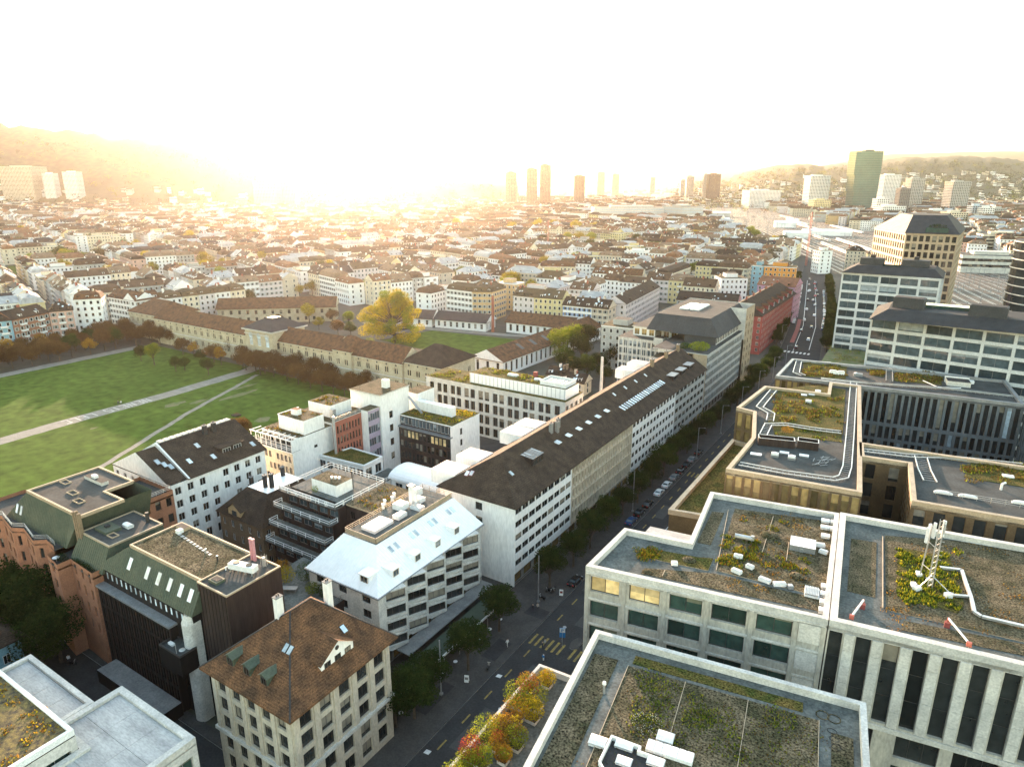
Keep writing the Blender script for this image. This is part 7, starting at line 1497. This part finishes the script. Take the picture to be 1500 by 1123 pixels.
# ================================================================ street life
def car_mesh(body):
    """saloon car, nose towards +y, about 4.4 m: body with bonnet, cabin, windows, wheels, lamps as parts"""
    prof = [(-2.2,.35),(-2.22,.75),(-2.1,.95),(-1.5,1.0),(-1.0,1.42),(.35,1.45),(1.05,1.0),(1.95,.86),(2.2,.68),(2.22,.35)]
    b = MB(); hw = .88
    for (a, c) in zip(prof, prof[1:]):
        ia, ic = (.68 if a[1] > 1.2 else hw), (.68 if c[1] > 1.2 else hw); b.face([(-ia,a[0],a[1]),(ia,a[0],a[1]),(ic,c[0],c[1]),(-ic,c[0],c[1])][::-1], body)
    for s in (-1, 1):
        b.face([(s*hw,p[0],p[1]) for p in prof if p[1] <= 1.2][::s], body); b.face([(s*hw,-1.5,1.0),(s*hw,1.05,1.0),(s*.68,.35,1.45),(s*.68,-1.0,1.42)][::s], body)
    b.face([(-hw,-2.2,.35),(hw,-2.2,.35),(hw,2.22,.35),(-hw,2.22,.35)][::-1],'rubber')
    g = MB()
    g.face([(-.72,-1.44,1.06),(.72,-1.44,1.06),(.62,-1.06,1.38),(-.62,-1.06,1.38)],'glass_blue'); g.face([(.74,1.0,1.05),(-.74,1.0,1.05),(-.62,.42,1.41),(.62,.42,1.41)],'glass_blue')
    for s in (-1, 1): g.face([(s*.885,-1.3,1.04),(s*.885,.85,1.04),(s*.71,.28,1.4),(s*.71,-.95,1.38)][::s],'glass_blue')
    wh = MB(); wh.tube((-.1,0,0),(.1,0,0),.32,'rubber',12); wh.tube((-.11,0,0),(.11,0,0),.19,'steel',10)
    hl = MB(); hl.box(-.2,.2,-.05,.05,-.08,.08,'lamp_clear'); rl = MB(); rl.box(-.2,.2,-.05,.05,-.08,.08,'lamp_red')
    return b.mesh('body'), g.mesh('cabin_glass'), wh.mesh('wheel'), hl.mesh('headlight'), rl.mesh('tail_light')
CM = {c: car_mesh('car_'+c) for c in ('white','black','silver','red','blue')}
def car(col, x, y, ang, label, group):
    t = thing('parked_car' if 'parked' in label else 'car', label, 'car', (x,y,.04), ang, group); m = CM[col]
    link('body', m[0], t); link('cabin_glass', m[1], t)
    for sx in (-1,1):
        for yy in (-1.35,1.35): link('wheel', m[2], t, (sx*.8,yy,.32))
        link('headlight', m[3], t, (sx*.6,2.2,.66)); link('tail_light', m[4], t, (sx*.62,-2.2,.78))
    return t
z4cars = [((540,1010),'black'),((730,815),'blue'),((765,790),'black'),((798,762),'black'),((825,722),'white'),((850,696),'white'),((873,671),'silver'),((896,650),'black'),((914,630),'black'),((930,612),'silver'),((960,590),'black')]
for k, (q, c) in enumerate(z4cars):
    p = atz('z4', *q, .6); car(c, -59.4 if k else -58.9, p[1], 0, f'{c} car parked along the left kerb, {ordinal(k+1)} from the crossing', 'cars parked along the left kerb')
def far_pt(y, off):
    for a, b_ in zip(far_c, far_c[1:]):
        if a[1] <= y <= b_[1]: return a[0]+(b_[0]-a[0])*(y-a[1])/(b_[1]-a[1])+off
    return far_c[-1][0]+off
for k in range(24):
    y = 428+k*6.6; car(RND.choice(['white','silver','black','blue','white']), far_pt(y,8.4), y, .15, f'car parked on the tower side of the far street, {ordinal(k+1)} along', 'cars parked on the far street')
for k in range(20):
    y = 440+k*8.6; car(RND.choice(['white','silver','black']), far_pt(y,-8.2), y, .15, f'car parked on the brick side of the far street, {ordinal(k+1)} along', 'cars parked on the far street, brick side')
for k, (x, y, c, lab) in enumerate(((1140,722,'black','dark car driving towards the crossing of the far street'),(1247,428,'silver','silver car driving in the far street'),(1226,366,'white','white car driving ahead of the silver one in the far street'),(1268,368,'silver','silver car in the middle lane of the far street'),(1276,396,'black','dark car behind the silver one in the middle lane'),(1257,322,'red','red car near the end of the visible far street'),(1322,530,'black','black car beside the towers in the far street'),(1320,548,'red','red car just behind the black car by the towers'))):
    p = atz('a8', x, y, .6); car(c, p[0], p[1], .16, lab, 'cars driving in the far street')
for k in range(14):
    y = 395+k*19.5+RND.uniform(-4,4); car(RND.choice(['white','silver','black','blue','white','red']), far_pt(y,-2.6 if k % 2 else 2.4), y, .15+(0 if k % 2 else math.pi), f'car driving in the far street, {ordinal(k+1)} of the queue from the crossing', 'cars queueing in the far street')
# people: one continuous skinned body each
def mat_person(name, top, legs):
    M = bpy.data.materials.new(name); M.use_nodes = True; N, Lk = M.node_tree.nodes, M.node_tree.links; b = N['Principled BSDF']; b.inputs['Roughness'].default_value = .85
    tc = N.new('ShaderNodeTexCoord'); sp_ = N.new('ShaderNodeSeparateXYZ'); cr = N.new('ShaderNodeValToRGB'); cr.color_ramp.interpolation = 'CONSTANT'; e = cr.color_ramp
    e.elements[0].color = (*legs,1); e.elements[1].position = .48; e.elements[1].color = (*top,1); k = e.elements.new(.83); k.color = (.5,.33,.24,1); k = e.elements.new(.95); k.color = (.05,.035,.025,1)
    Lk.new(tc.outputs['Generated'], sp_.inputs[0]); Lk.new(sp_.outputs[2], cr.inputs[0]); Lk.new(cr.outputs[0], b.inputs['Base Color']); MATS[name] = M
def person(x, y, ang, top, legs, label, stride=.2):
    name = 'person_%d' % len(bpy.data.meshes); mat_person(name, top, legs)
    J = [((0,0,.95),.15),((0,0,1.2),.15),((0,0,1.42),.16),((0,.01,1.52),.06),((0,.02,1.66),.105),((0,.02,1.74),.08)]
    E_ = [(0,1),(1,2),(2,3),(3,4),(4,5)]
    for s in (-1,1):
        i = len(J); J += [((s*.1,s*stride*.2,.88),.10),((s*.1,s*stride*.7,.5),.075),((s*.1,s*stride-.05,.09),.05),((s*.1,s*stride+.13,.05),.045)]; E_ += [(0,i),(i,i+1),(i+1,i+2),(i+2,i+3)]
        i = len(J); J += [((s*.21,0,1.4),.062),((s*.27,-s*stride*.4,1.14),.05),((s*.27,-s*stride*.6+.1,.9),.038),((s*.27,-s*stride*.6+.14,.82),.035)]; E_ += [(2,i),(i,i+1),(i+1,i+2),(i+2,i+3)]
    me = bpy.data.meshes.new('person'); me.from_pydata([j[0] for j in J], E_, []); me.materials.append(MATS[name])
    o = link('person', me, None, (x,y,.15), ang, label=label, category='person', group='people on the street')
    sk = o.modifiers.new('skin','SKIN'); lay = me.skin_vertices[0] if me.skin_vertices else None
    if lay is None:
        bpy.context.view_layer.objects.active = o
    else:
        for v, j in zip(lay.data, J): v.radius = (j[1], j[1])
        lay.data[0].use_root = True
    sub = o.modifiers.new('smooth','SUBSURF'); sub.levels = 1; sub.render_levels = 1; return o
for (q, top, legs, lab, a) in (((722,378),(.03,.03,.04),(.03,.03,.05),'walker in dark clothes beside a second walker below the white gable',.3),((745,374),(.35,.33,.30),(.03,.03,.04),'walker in a pale top beside the dark-clothed walker',.4),((600,548),(.7,.68,.65),(.5,.48,.45),'person in white clothes at the kerb before the crossing',1.2),((768,560),(.05,.05,.06),(.04,.04,.05),'person in black on the yellow crossing',1.6),((780,548),(.4,.38,.36),(.05,.05,.06),'person with a grey top on the yellow crossing',1.5),((420,1105),(.04,.04,.05),(.04,.04,.05),'',0)):
    if lab: p = atz('z8', *q, 0); person(p[0], p[1], a, top, legs, lab)
p = atz('b3', 470, 420, 0); person(p[0], p[1], 1.0, (.6,.6,.6), (.05,.05,.07), 'person in a pale top on the side street before the black office')
# lamp posts, signs, kiosks
def lamp(x, y, h, label, arm=True):
    t = thing('street_lamp', label, 'lamp post', (x,y,.14), 0, 'tall lamp posts of the street')
    b = MB(); b.tube((0,0,0),(0,0,h),.14,'grey_metal',8,.10); b.box(-.25,.25,-.25,.25,0,.4,'grey_metal'); b.build('post', t)
    if arm:
        b = MB(); b.tube((0,0,h-.1),(1.6,0,h+.2),.05,'grey_metal',6); b.build('arm', t); b = MB(); b.box(1.5,2.1,-.11,.11,h+.14,h+.24,'grey_metal'); b.build('lamp_head', t)
for (q, h, lab) in ((('z8',283,778),11,'tall grey lamp post in front of the pleated building'),(('z8',748,335),11,'tall grey lamp post below the white gable wall'),(('z4',733,785),12,'tall lamp post before the beige gridded house')):
    p = atz(*q, 0); lamp(p[0], p[1], h, lab, False)
for k in range(6):
    y = 200+k*26; lamp(-58.6, y, 10.5, f'lamp post beside the long row, {ordinal(k+1)} beyond the white strip house')
for k in range(6):
    y = 380+k*42; lamp(far_pt(y,-10.6), y, 10, f'lamp post on the far street, {ordinal(k+1)} beyond the crossing')
sp = atz('z8',862,545,0); t = thing('parking_sign', 'blue parking sign with a white P on the traffic island', 'sign', (sp[0],sp[1],.16), math.radians(25))
b = MB(); b.tube((0,0,0),(0,0,3.9),.06,'steel',8); b.build('post', t); b = MB(); b.box(-.55,.55,-.05,.05,1.9,3.95,'sign_blue'); b.build('board', t)
b = MB(); b.box(-.5,.5,-.066,-.052,3.0,3.9,'paint_white'); b.build('white_field', t)
b = MB(); b.box(-.22,-.1,-.08,-.067,3.1,3.8,'sign_blue'); b.box(-.1,.2,-.08,-.067,3.68,3.8,'sign_blue'); b.box(-.1,.2,-.08,-.067,3.4,3.52,'sign_blue'); b.box(.1,.22,-.08,-.067,3.5,3.7,'sign_blue'); b.build('letter_p', t)
bp = atz('z8',773,610,0); t = thing('bollard_sign', 'small blue bollard sign at the end of the yellow crossing', 'sign', (bp[0],bp[1],.05)); b = MB(); b.tube((0,0,0),(0,0,1.1),.12,'plastic_white',8); b.build('post', t); b = MB(); b.tube((0,-.14,.85),(0,-.1,.85),.28,'sign_blue',14); b.build('disc', t)
for k, (q, lab) in enumerate((((405,715),'white sandwich board on the pavement before the lamp post'),((858,300),'pale ticket kiosk board near the kerb under the white gable'))):
    p = atz('z8',*q,0); t = thing('sandwich_board', lab, 'sign', (p[0],p[1],.14), .4); b = MB(); b.bar((0,-.25,0),(0,0,1.3),.8,.05,'plastic_white'); b.bar((0,.25,0),(0,0,1.3),.8,.05,'plastic_white'); b.build('board', t); b = MB(); b.box(-.3,.3,-.2,-.15,.5,1.0,'red_wall' if k else 'frame_grey'); b.build('notice', t)
def scooter(x, y, a, label):
    t = thing('motor_scooter', label, 'scooter', (x,y,.15), a, 'scooters parked on the pavement')
    for yy in (-.6,.62):
        b = MB(); b.tube((-.06,yy,.26),(.06,yy,.26),.26,'rubber',12); b.build('wheel', t)
    b = MB(); b.box(-.17,.17,-.85,-.1,.4,.72,'car_black'); b.box(-.16,.16,-.1,.4,.28,.36,'car_black'); b.bar((0,.38,.3),(0,.6,1.0),.34,.08,'car_silver'); b.build('body', t)
    b = MB(); b.box(-.16,.16,-.8,-.05,.72,.82,'rubber'); b.build('seat', t); b = MB(); b.tube((-.33,.55,1.02),(.33,.55,1.02),.025,'steel',5); b.build('handlebar', t)
for k, (tg, x, y) in enumerate((('z8',508,655),('z8',765,320),('z8',800,285),('z8',825,280),('z4',460,1050),('b3',490,435))):
    p = atz(tg,x,y,0); scooter(p[0], p[1], .4+k, ['dark scooter at the kerb before the pleated building','dark scooter beside the tall lamp post','first scooter in the row under the white gable','second scooter in the row under the white gable','dark scooter near the corner of the white gable','pale scooter standing in the side street before the black office'][k])
# cafe terrace with a long awning in front of the pleated building
t = thing('cafe_awning', 'dark green cafe awning with pale beams over the pavement before the pleated building', 'awning'); b = MB(); b.box(-70.0,-66.2,62,100,2.9,3.05,'awning_green'); b.build('canopy', t)
b = MB(); b.box(-66.2,-66.0,62,100,2.7,3.1,'white_trim'); b.build('front_beam', t)
for k in range(9):
    b = MB(); b.box(-66.2,-66.05,62.2+k*4.6,62.35+k*4.6,.14,2.9,'frame_grey'); b.build('post', t)
for k in range(10):
    y = 64+k*3.7; t = thing('cafe_table', f'cafe table under the green awning, {ordinal(k+1)} from the stone corner building', 'table', (-65.0,y,.14), 0, 'cafe tables on the pavement'); b = MB(); b.tube((0,0,.72),(0,0,.76),.4,'plastic_white',12); b.build('top', t); b = MB(); b.tube((0,0,0),(0,0,.72),.04,'frame_dark',6); b.build('leg', t)
# chalk writing on the park path
ch = MB()
for (y, g) in glyphs():
    for (a0, b0, a1, b1) in STROKES[g]:
        f = lambda a_, b_: (-265.2+4.6*b_, y+1.8*(1-a_)); p, q = f(a0,b0), f(a1,b1); ch.bar((*p,.084),(*q,.084),.42,.012,'chalk')
tag(ch.build('chalk_lettering'), 'big white chalk letters written along the park path', 'lettering')
p = atz('a5',1297,855,0); b = MB(); b.prism([(p[0]-1.6,p[1]-1.2),(p[0]+1.2,p[1]-1.4),(p[0]+1.7,p[1]+.9),(p[0]-1.2,p[1]+1.3)],.06,.5,'soil'); leafball(b,(p[0],p[1],.6),(1.5,1.2,.5),160,.25,'leaf_brown',rF,.3); tag(b.build('brush_heap'), 'dark heap of cut brush lying on the lawn', 'heap')
p = atz('a5',650,797,0)
for k in range(2): person(p[0]+k*1.1, p[1]+k*.5, .5+k, (.6,.58,.55) if k else (.05,.05,.06), (.04,.04,.06), ['person in dark clothes on the park path edge','person in a pale top on the park path edge'][k], .25)

# ================================================================ far landmarks, hills, rail yard, haze
def far_pos(px, D): 
    X = (px-750)*D/1043.9; return (X*_cy-D*_sy, X*_sy+D*_cy)
def top_z(py, D):
    c = 561.5-py; return CAM_H+D*(-1000*_sp+c*_cp)/(1000*_cp+c*_sp)
def far_tower(name, label, pl, pr, pt, D, wm, gm='glass_far', fh=3.6, depth=None, rz=0.0, band='strip', cat='building', group=None):
    fs = D*_cp-(top_z(pt,D)*.5-CAM_H)*_sp; wd_ = (pr-pl)*fs/1000; c = far_pos((pl+pr)/2, D); h = top_z(pt,D); dp = depth or wd_*.8
    t = thing(name, label, cat, (c[0],c[1],0), YAW+rz, group); b = MB(); b.box(-wd_/2,wd_/2,0,dp,0,h,wm,'roof_deck'); b.build('wall', t)
    b = MB(); nf = int(h/fh); nb = max(3,int(wd_/4))
    for f in range(1, nf):
        z = f*h/nf
        if band == 'strip': b.box(-wd_/2-.08,wd_/2+.08,-.12,dp+.1,z,z+h/nf*.48,gm)
        else:
            for k in range(nb): x = -wd_/2+wd_*(k+.5)/nb; b.box(x-wd_/nb*.3,x+wd_/nb*.3,-.12,.2,z,z+h/nf*.6,gm)
            for k in range(nb): y = dp*(k+.5)/nb; b.box(-wd_/2-.1,wd_/2+.1,y-dp/nb*.3,y+dp/nb*.3,z,z+h/nf*.6,gm)
    b.build('window_rows', t, kind='stuff'); b = MB(); b.box(-wd_*.3,wd_*.2,dp*.3,dp*.7,h,h+3,wm); b.build('roof_house', t); return t
for k, (pl, pr, pt) in enumerate(((741,757,252.0),(771.5,787,246.5),(791,807,241.0),(841.5,857,257.5))):
    far_tower('brick_high_rise', f'brown residential high-rise, {ordinal(k+1)} from the sun side in the group of four', pl, pr, pt, 2000+k*25, 'brick_tower', band='grid', group='four brown high-rises')
for (pl, pr, pt, D, m, lab) in ((875,886,252,3000,'beige_wall','slim pale tower with a crane right of the brown high-rises'),(897,907,255,3200,'beige_wall','faint pale tower behind the slim one'),(953,960,260,3400,'grey_wall','thin faint tower in the middle distance haze'),(998,1006,264,2800,'grey_wall','lower half of the paired grey towers'),(1006.5,1017,258.5,2700,'grey_wall','taller half of the paired grey towers'),(1031,1038,255.5,2600,'grey_wall','narrow grey slab joined to a wide dark slab'),(1038.5,1056,255,2580,'mansard_grey','wide dark slab tower left of the hill'),
        (1188,1217,257.5,1900,'white_wall','pale gridded tower left of the green glass tower'),(1296,1320,256,2000,'white_wall','white tower just right of the green glass tower'),(1336,1356,261,1850,'grey_wall','grey slab right of the white tower'),(1322,1337,276,1780,'concrete_dark','dark low tower between white tower and grey slab'),(1398,1424,266,1700,'grey_wall','striped office tower standing before the right hillside'),
        (369,402,265,1900,'beige_wall','hazy pale slab in the sun glare, first of two'),(398,430,264,1960,'beige_wall','hazy pale slab in the sun glare, second of two'),(0,47,244,2100,'beige_wall','long pale slab at the left edge below the wooded ridge'),(62,78,254,2120,'white_wall','small pale slab right of the long one below ridge'),(92,112,252,2110,'white_wall','pale apartment slab below the wooded ridge'),
        (1101,1146,279,2100,'white_wall','low white hall left of the gridded tower'),(1197,1222,293,1700,'yellow_wall','low yellow block before the green tower'),(1300,1334,302,1500,'white_wall','white gridded block at the foot of the green tower'),(1290,1308,291,1600,'white_wall','small white block beside the green tower foot'),(1400,1428,311,1280,'cream_wall','cream apartment tower among the right-hand trees'),(1433,1450,301,1350,'glass_sky','blue white apartment tower beside the cream one'),(1449,1466,304,1330,'white_wall','white apartment tower right of the blue one'),(1460,1482,320,1250,'white_wall','low white apartment house near the right edge'),(1372,1401,308,1450,'white_wall','white apartment row left of the cream tower'),(1466,1484,305,1500,'grey_wall','grey apartment house behind the white tower')):
    far_tower('tower_block', lab, pl, pr, pt, D, m, band='grid' if pr-pl > 12 else 'strip')
far_tower('station_office', 'large glass station office with a long flat roof in the middle distance', 873, 1000, 304, 1390, 'concrete_pale', 'glass_sky', 4.5, 60); far_tower('station_office', 'pale end block of the large glass station office', 1000, 1036, 303, 1340, 'grey_wall', 'glass_sky', 5, 70, .35)
far_tower('housing_block', 'long cream balcony housing block at the right edge', 1425, 1465, 341, 900, 'cream_wall', depth=26, rz=-.3); far_tower('housing_block', 'second long cream balcony block at the right edge', 1462, 1520, 344, 830, 'cream_wall', depth=26, rz=-.3); far_tower('rail_depot', 'long pale flat rail depot along the tracks at right', 1440, 1530, 375, 640, 'concrete_pale', depth=30, rz=-.3, fh=5)
# the green glass tower, facets shifted outward with height
Pt = thing('glass_tower', 'tall green glass tower rising alone above the rail yard', 'building', (*far_pos(1273,1800),0), YAW); h = top_z(221.5,1800); b = MB()
lo = [(-34,0),(22,-6),(34,16),(30,44),(-20,50),(-38,30)]; steps = [(0,.35,0),(.35,.62,3),(.62,1.0,6)]
for (a, c, g) in steps:
    poly = [(x*(1+g*.012)-(g if i in (0,5) else 0)*.6, y) for i, (x, y) in enumerate(lo)]; b.prism(poly, h*a, h*c, 'tower_glass', 'grey_metal', True, True)
b.build('glass_body', Pt); b = MB()
for f in range(36):
    z = h*f/36; g = 0 if f < 12.6 else 3 if f < 22.3 else 6; poly = [(x*(1+g*.012)*1.004-(g if i in (0,5) else 0)*.6, y*1.004-.1) for i, (x, y) in enumerate(lo)]; b.prism(poly, z, z+.5, 'fin_grey', None, True, True)
b.build('floor_bands', Pt, kind='stuff'); b = MB(); b.box(-12,10,12,30,h,h+4,'mansard_grey'); b.build('roof_plant', Pt)
def crane(px, py, pt, label, D, jib):
    x, y = far_pos(px, D); h = top_z(pt, D); t = thing('tower_crane', label, 'crane', (x,y,0), YAW); b = MB(); s = .7
    for sx in (-s,s):
        for sy in (-s,s): b.box(sx-.1,sx+.1,sy-.1,sy+.1,0,h,'crane_red')
    n = int(h/2.6)
    for k in range(n):
        z = k*h/n; b.bar((-s,-s,z),(s,-s,z+h/n),.1,.1,'crane_red'); b.bar((s,s,z),(-s,s,z+h/n),.1,.1,'crane_red'); b.bar((-s,s,z),(-s,-s,z+h/n),.1,.1,'crane_red')
    b.build('mast', t); b = MB(); b.bar((-jib*.3,0,h),(jib,0,h),.5,.4,'crane_red'); b.bar((0,0,h+5),(jib*.7,0,h+.4),.2,.2,'crane_red'); b.bar((0,0,h+5),(-jib*.28,0,h+.4),.2,.2,'crane_red'); b.box(-.5,.5,-.5,.5,h,h+5,'crane_red'); b.build('jib', t); b = MB(); b.box(-jib*.3,-jib*.2,-1,1,h-2.5,h,'concrete_pale'); b.build('counterweight', t); b = MB(); b.box(.8,2.6,-1,1,h-2.4,h-.3,'plastic_white'); b.build('cab', t)
crane(1196,385,318,'red tower crane beside the far street',700,9); crane(804,360,330,'red and white tower crane before the large yellow trees',760,16); crane(703,300,262,'faint thin crane in the sun haze',2500,40)
# rail yard
rp_ = [(a[0]-52,a[1]) for a in RAIL]+[(a[0]+150+(120 if a[1] > 1000 else 40),a[1]) for a in RAIL[::-1]]
sheet('rail_yard', rp_, .05, 'ballast', th=.02)
b = MB(); b2 = MB(); rR = random.Random(12)
for k in range(26):
    off = -44+k*8.2
    for a, c in zip(RAIL, RAIL[1:]):
        for g in (-.75,.75):
            sc_ = 1.0; b.face([(a[0]+off+g-.2,a[1],.2),(a[0]+off+g+.2,a[1],.2),(c[0]+off+g+.2,c[1],.2),(c[0]+off+g-.2,c[1],.2)],'steel')
b.build('rail_tracks', kind='stuff', label='many parallel rails of the rail yard', category='rails')
for k in range(650):
    i = rR.randint(1,4); t_ = rR.random(); a, c = RAIL[i], RAIL[i+1] if i+1 < len(RAIL) else RAIL[i]; x = a[0]+(c[0]-a[0])*t_+rR.uniform(-48,170); y = a[1]+(c[1]-a[1])*t_
    b2.box(x-.18,x+.18,y-.18,y+.18,0,9,'grey_metal'); b2.box(x-6,x+6,y-.1,y+.1,8.2,8.5,'grey_metal')
b2.build('catenary_masts', kind='stuff', label='catenary masts and wires over the rail yard', category='masts')
for k, (tg, x, y, l, h, m) in enumerate((('a4',250,560,34,8,'white_wall'),('a4',420,545,70,7,'zinc'),('a4',190,500,36,9,'zinc'),('a4',410,400,40,10,'glass_sky'),('a4',110,330,90,10,'white_wall'),('a3',1290,480,60,9,'white_wall'),('a3',1000,520,70,14,'white_wall'),('a3',1310,440,60,9,'concrete_pale'))):
    p = atz(tg,x,y,0); t = thing('rail_shed', f'{ {"white_wall":"white","zinc":"metal clad","glass_sky":"blue glazed","concrete_pale":"pale concrete"}[m]} rail-side shed, {ordinal(k+1)} of the sheds along the yard', 'shed', (p[0],p[1],0), YAW-.2, 'sheds along the rail yard'); b = MB(); b.box(-l/2,l/2,0,16,0,h,m); b.build('wall', t); b = MB(); b.hip(-l/2,l/2,0,16,h,3,'x',0,0,'zinc',.6,.2,m); b.build('roof', t)
# trains of pale coaches
for k in range(9):
    a, c = RAIL[2+(k > 4)], RAIL[3+(k > 4)]; t_ = (.25,.6,.3,.7,.45,.1,.3,.5,.05)[k]; x, y = a[0]+(c[0]-a[0])*t_-30+k*19, a[1]+(c[1]-a[1])*t_; an = math.atan2(c[1]-a[1],c[0]-a[0]); t = thing('passenger_train', f'pale passenger train standing on the rail yard, {ordinal(k+1)} from the near end', 'train', (x,y,.3), an, 'trains in the rail yard')
    for j in range(7):
        b = MB(); b.box(-12.4,12.4,-1.45,1.45,.9,3.9,'white_trim','grey_metal'); b.box(-11.6,11.6,-1.48,1.48,2.2,3.1,'glass_far'); b.box(-11,-8,-1.2,1.2,.2,.9,'rubber'); b.box(8,11,-1.2,1.2,.2,.9,'rubber'); b.build('coach', t, (j*25.5,0,0))
# wooded hills
def hill(name, sky, D0, D1, m, seed, nz=26, rough=.12, houses=0):
    """terrain rising from depth D0 to a crest at D1 whose skyline runs through the photo points sky"""
    rnd = random.Random(seed); b = MB(); cols = []
    N_ = 110; x0, x1 = sky[0][0], sky[-1][0]
    for i in range(N_+1):
        px = x0+(x1-x0)*i/N_; k = max(j for j in range(len(sky)) if sky[j][0] <= px+1e-6); k = min(k, len(sky)-2); t = (px-sky[k][0])/(sky[k+1][0]-sky[k][0]); py = sky[k][1]+(sky[k+1][1]-sky[k][1])*t
        zc_ = max(4, top_z(py, D1))+ (rnd.uniform(-1,1)*6 if D1 < 8000 else 0); col = []
        for j in range(nz+1):
            s = j/nz; D = D0+(D1-D0)*s*1.25; q = min(s*1.25,1.0); e = q*q*(3-2*q)*(1-rough*.6*math.sin(i*.35+j*.8)*(1-q)-rough*.5*math.sin(i*.13-j*.5)*(1-q)); z = zc_*e if s <= .8 else zc_*(1-(s-.8)*1.6)
            x, y = far_pos(px, D); col.append((x,y,max(z,-.5)+(rnd.uniform(-1,1)*5*q if q < 1 else 0)))
        cols.append(col)
    w_ = nz+1; b.v = [v for c in cols for v in c]
    for i in range(N_):
        for j in range(nz): b.f.append((i*w_+j,(i+1)*w_+j,(i+1)*w_+j+1,i*w_+j+1)); b.m.append(m)
    o = b.build(name, kind='structure')
    for p in o.data.polygons: p.use_smooth = True
    return cols
hl = hill('hills', [(-260,168),(0,181),(60,187),(120,194),(180,202),(250,209),(330,218),(420,240),(520,254),(640,262),(760,268)], 1950, 2800, 'forest_hill', 1)
hr_ = hill('hills', [(1000,268),(1060,262),(1110,248),(1165,240),(1200,243),(1240,240),(1330,231),(1400,230),(1450,232),(1500,236),(1760,242)], 2200, 4600, 'forest_hill', 2)
hill('hills', [(560,262),(700,255),(850,250),(950,253),(1060,250),(1180,246),(1300,226),(1480,222),(1800,226)], 7000, 10500, 'forest_hill', 3)
rest2 = MB(); rG = random.Random(6)
for (cols, n, jm) in ((hr_, 700, 11), (hl, 200, 7)):
    for _ in range(n):
        i, j = rG.randint(0,len(cols)-2), int(rG.random()**1.3*jm); x, y, z = cols[i][j]; x += rG.uniform(-30,30); y += rG.uniform(-30,30); l, d_, h = rG.uniform(10,26), rG.uniform(9,14), rG.uniform(7,15); m = rG.choice(['white_wall','white_wall','cream_wall','beige_wall','grey_wall']); i0 = len(rest2.v)
        g = MB(); g.box(-l/2,l/2,-d_/2,d_/2,-12,h,m); g.box(-l/2-.05,l/2+.05,-d_/2-.1,d_/2+.1,h*.45,h*.62,'glass_far'); g.hip(-l/2,l/2,-d_/2,d_/2,h,3,'x',0,0,rG.choice(['tile_brown','tile_dark','roof_gravel']),.5,.2,m)
        a = YAW+rG.uniform(-.5,.5); rest2.v += [(x+p[0]*math.cos(a)-p[1]*math.sin(a), y+p[0]*math.sin(a)+p[1]*math.cos(a), z+p[2]) for p in g.v]; rest2.f += [tuple(i0+q for q in f) for f in g.f]; rest2.m += g.m
    for _ in range(n*3):
        i, j = rG.randint(0,len(cols)-2), int(rG.random()*15); x, y, z = cols[i][j]; leafball(rest2, (x+rG.uniform(-40,40),y+rG.uniform(-40,40),z+8), (14,14,9), 22, 5, rG.choice(['leaf_green','leaf_dark','leaf_dark','leaf_green','leaf_lime']), rG, .3)
rest2.build('hillside_houses', kind='stuff', label='villas and trees dotted over the far hillsides', category='houses')
# plain filler towards the horizon: roofs of the far suburbs
sub = MB(); rS = random.Random(77)
for _ in range(2600):
    D = 2500+rS.random()**1.5*3600; px = rS.uniform(-40,1540); x, y = far_pos(px, D)
    if abs(rail_off(x,y)-60) < 120 and y < 2800: continue
    if px < 600 and D > 1900: continue
    l, d_, h = rS.uniform(14,50), rS.uniform(10,18), rS.uniform(7,20); m = rS.choice(['white_wall','white_wall','cream_wall','beige_wall']); g = MB(); g.box(-l/2,l/2,-d_/2,d_/2,0,h,m,rS.choice(['tile_dark','tile_brown','pale_slab','tile_red','pale_slab'])); a = rS.uniform(0,3.1); i0 = len(sub.v)
    sub.v += [(x+p[0]*math.cos(a)-p[1]*math.sin(a), y+p[0]*math.sin(a)+p[1]*math.cos(a), p[2]) for p in g.v]; sub.f += [tuple(i0+q for q in f) for f in g.f]; sub.m += g.m
sub.build('far_suburbs', kind='stuff', label='pale roofs of the far suburbs below the horizon', category='houses')
# haze: one closed box of even air round everything
b = MB(); b.box(-13000,9500,-3500,15000,-1.2,560,'ballast'); hz = b.build('haze', kind='stuff'); hm = bpy.data.materials.new('haze'); hm.use_nodes = True; hn = hm.node_tree.nodes; hn.clear()
ho = hn.new('ShaderNodeOutputMaterial'); pv = hn.new('ShaderNodeVolumePrincipled'); pv.inputs['Color'].default_value = (1.0,.90,.82,1); pv.inputs['Density'].default_value = HAZE; pv.inputs['Anisotropy'].default_value = .80
hm.node_tree.links.new(pv.outputs[0], ho.inputs['Volume']); hz.data.materials.clear(); hz.data.materials.append(hm)

# ---------------------------------------------------------------- every Empty to the base of its own parts
bpy.context.view_layer.update()
for o in [o for o in SC.objects if o.type == 'EMPTY' and o.parent is None and o.children and o.location.length < 1e-6]:
    kids = list(o.children); bb = [k.matrix_world @ Vector(c) for k in kids for c in k.bound_box]
    c = Vector(((min(v.x for v in bb)+max(v.x for v in bb))/2, (min(v.y for v in bb)+max(v.y for v in bb))/2, max(0.0, min(v.z for v in bb))))
    o.location = c
    for k in kids: k.location -= c
for o in []:
    if o.get('label') and len(o['label'].split()) > 16: print('LONG', o.name, o['label'])
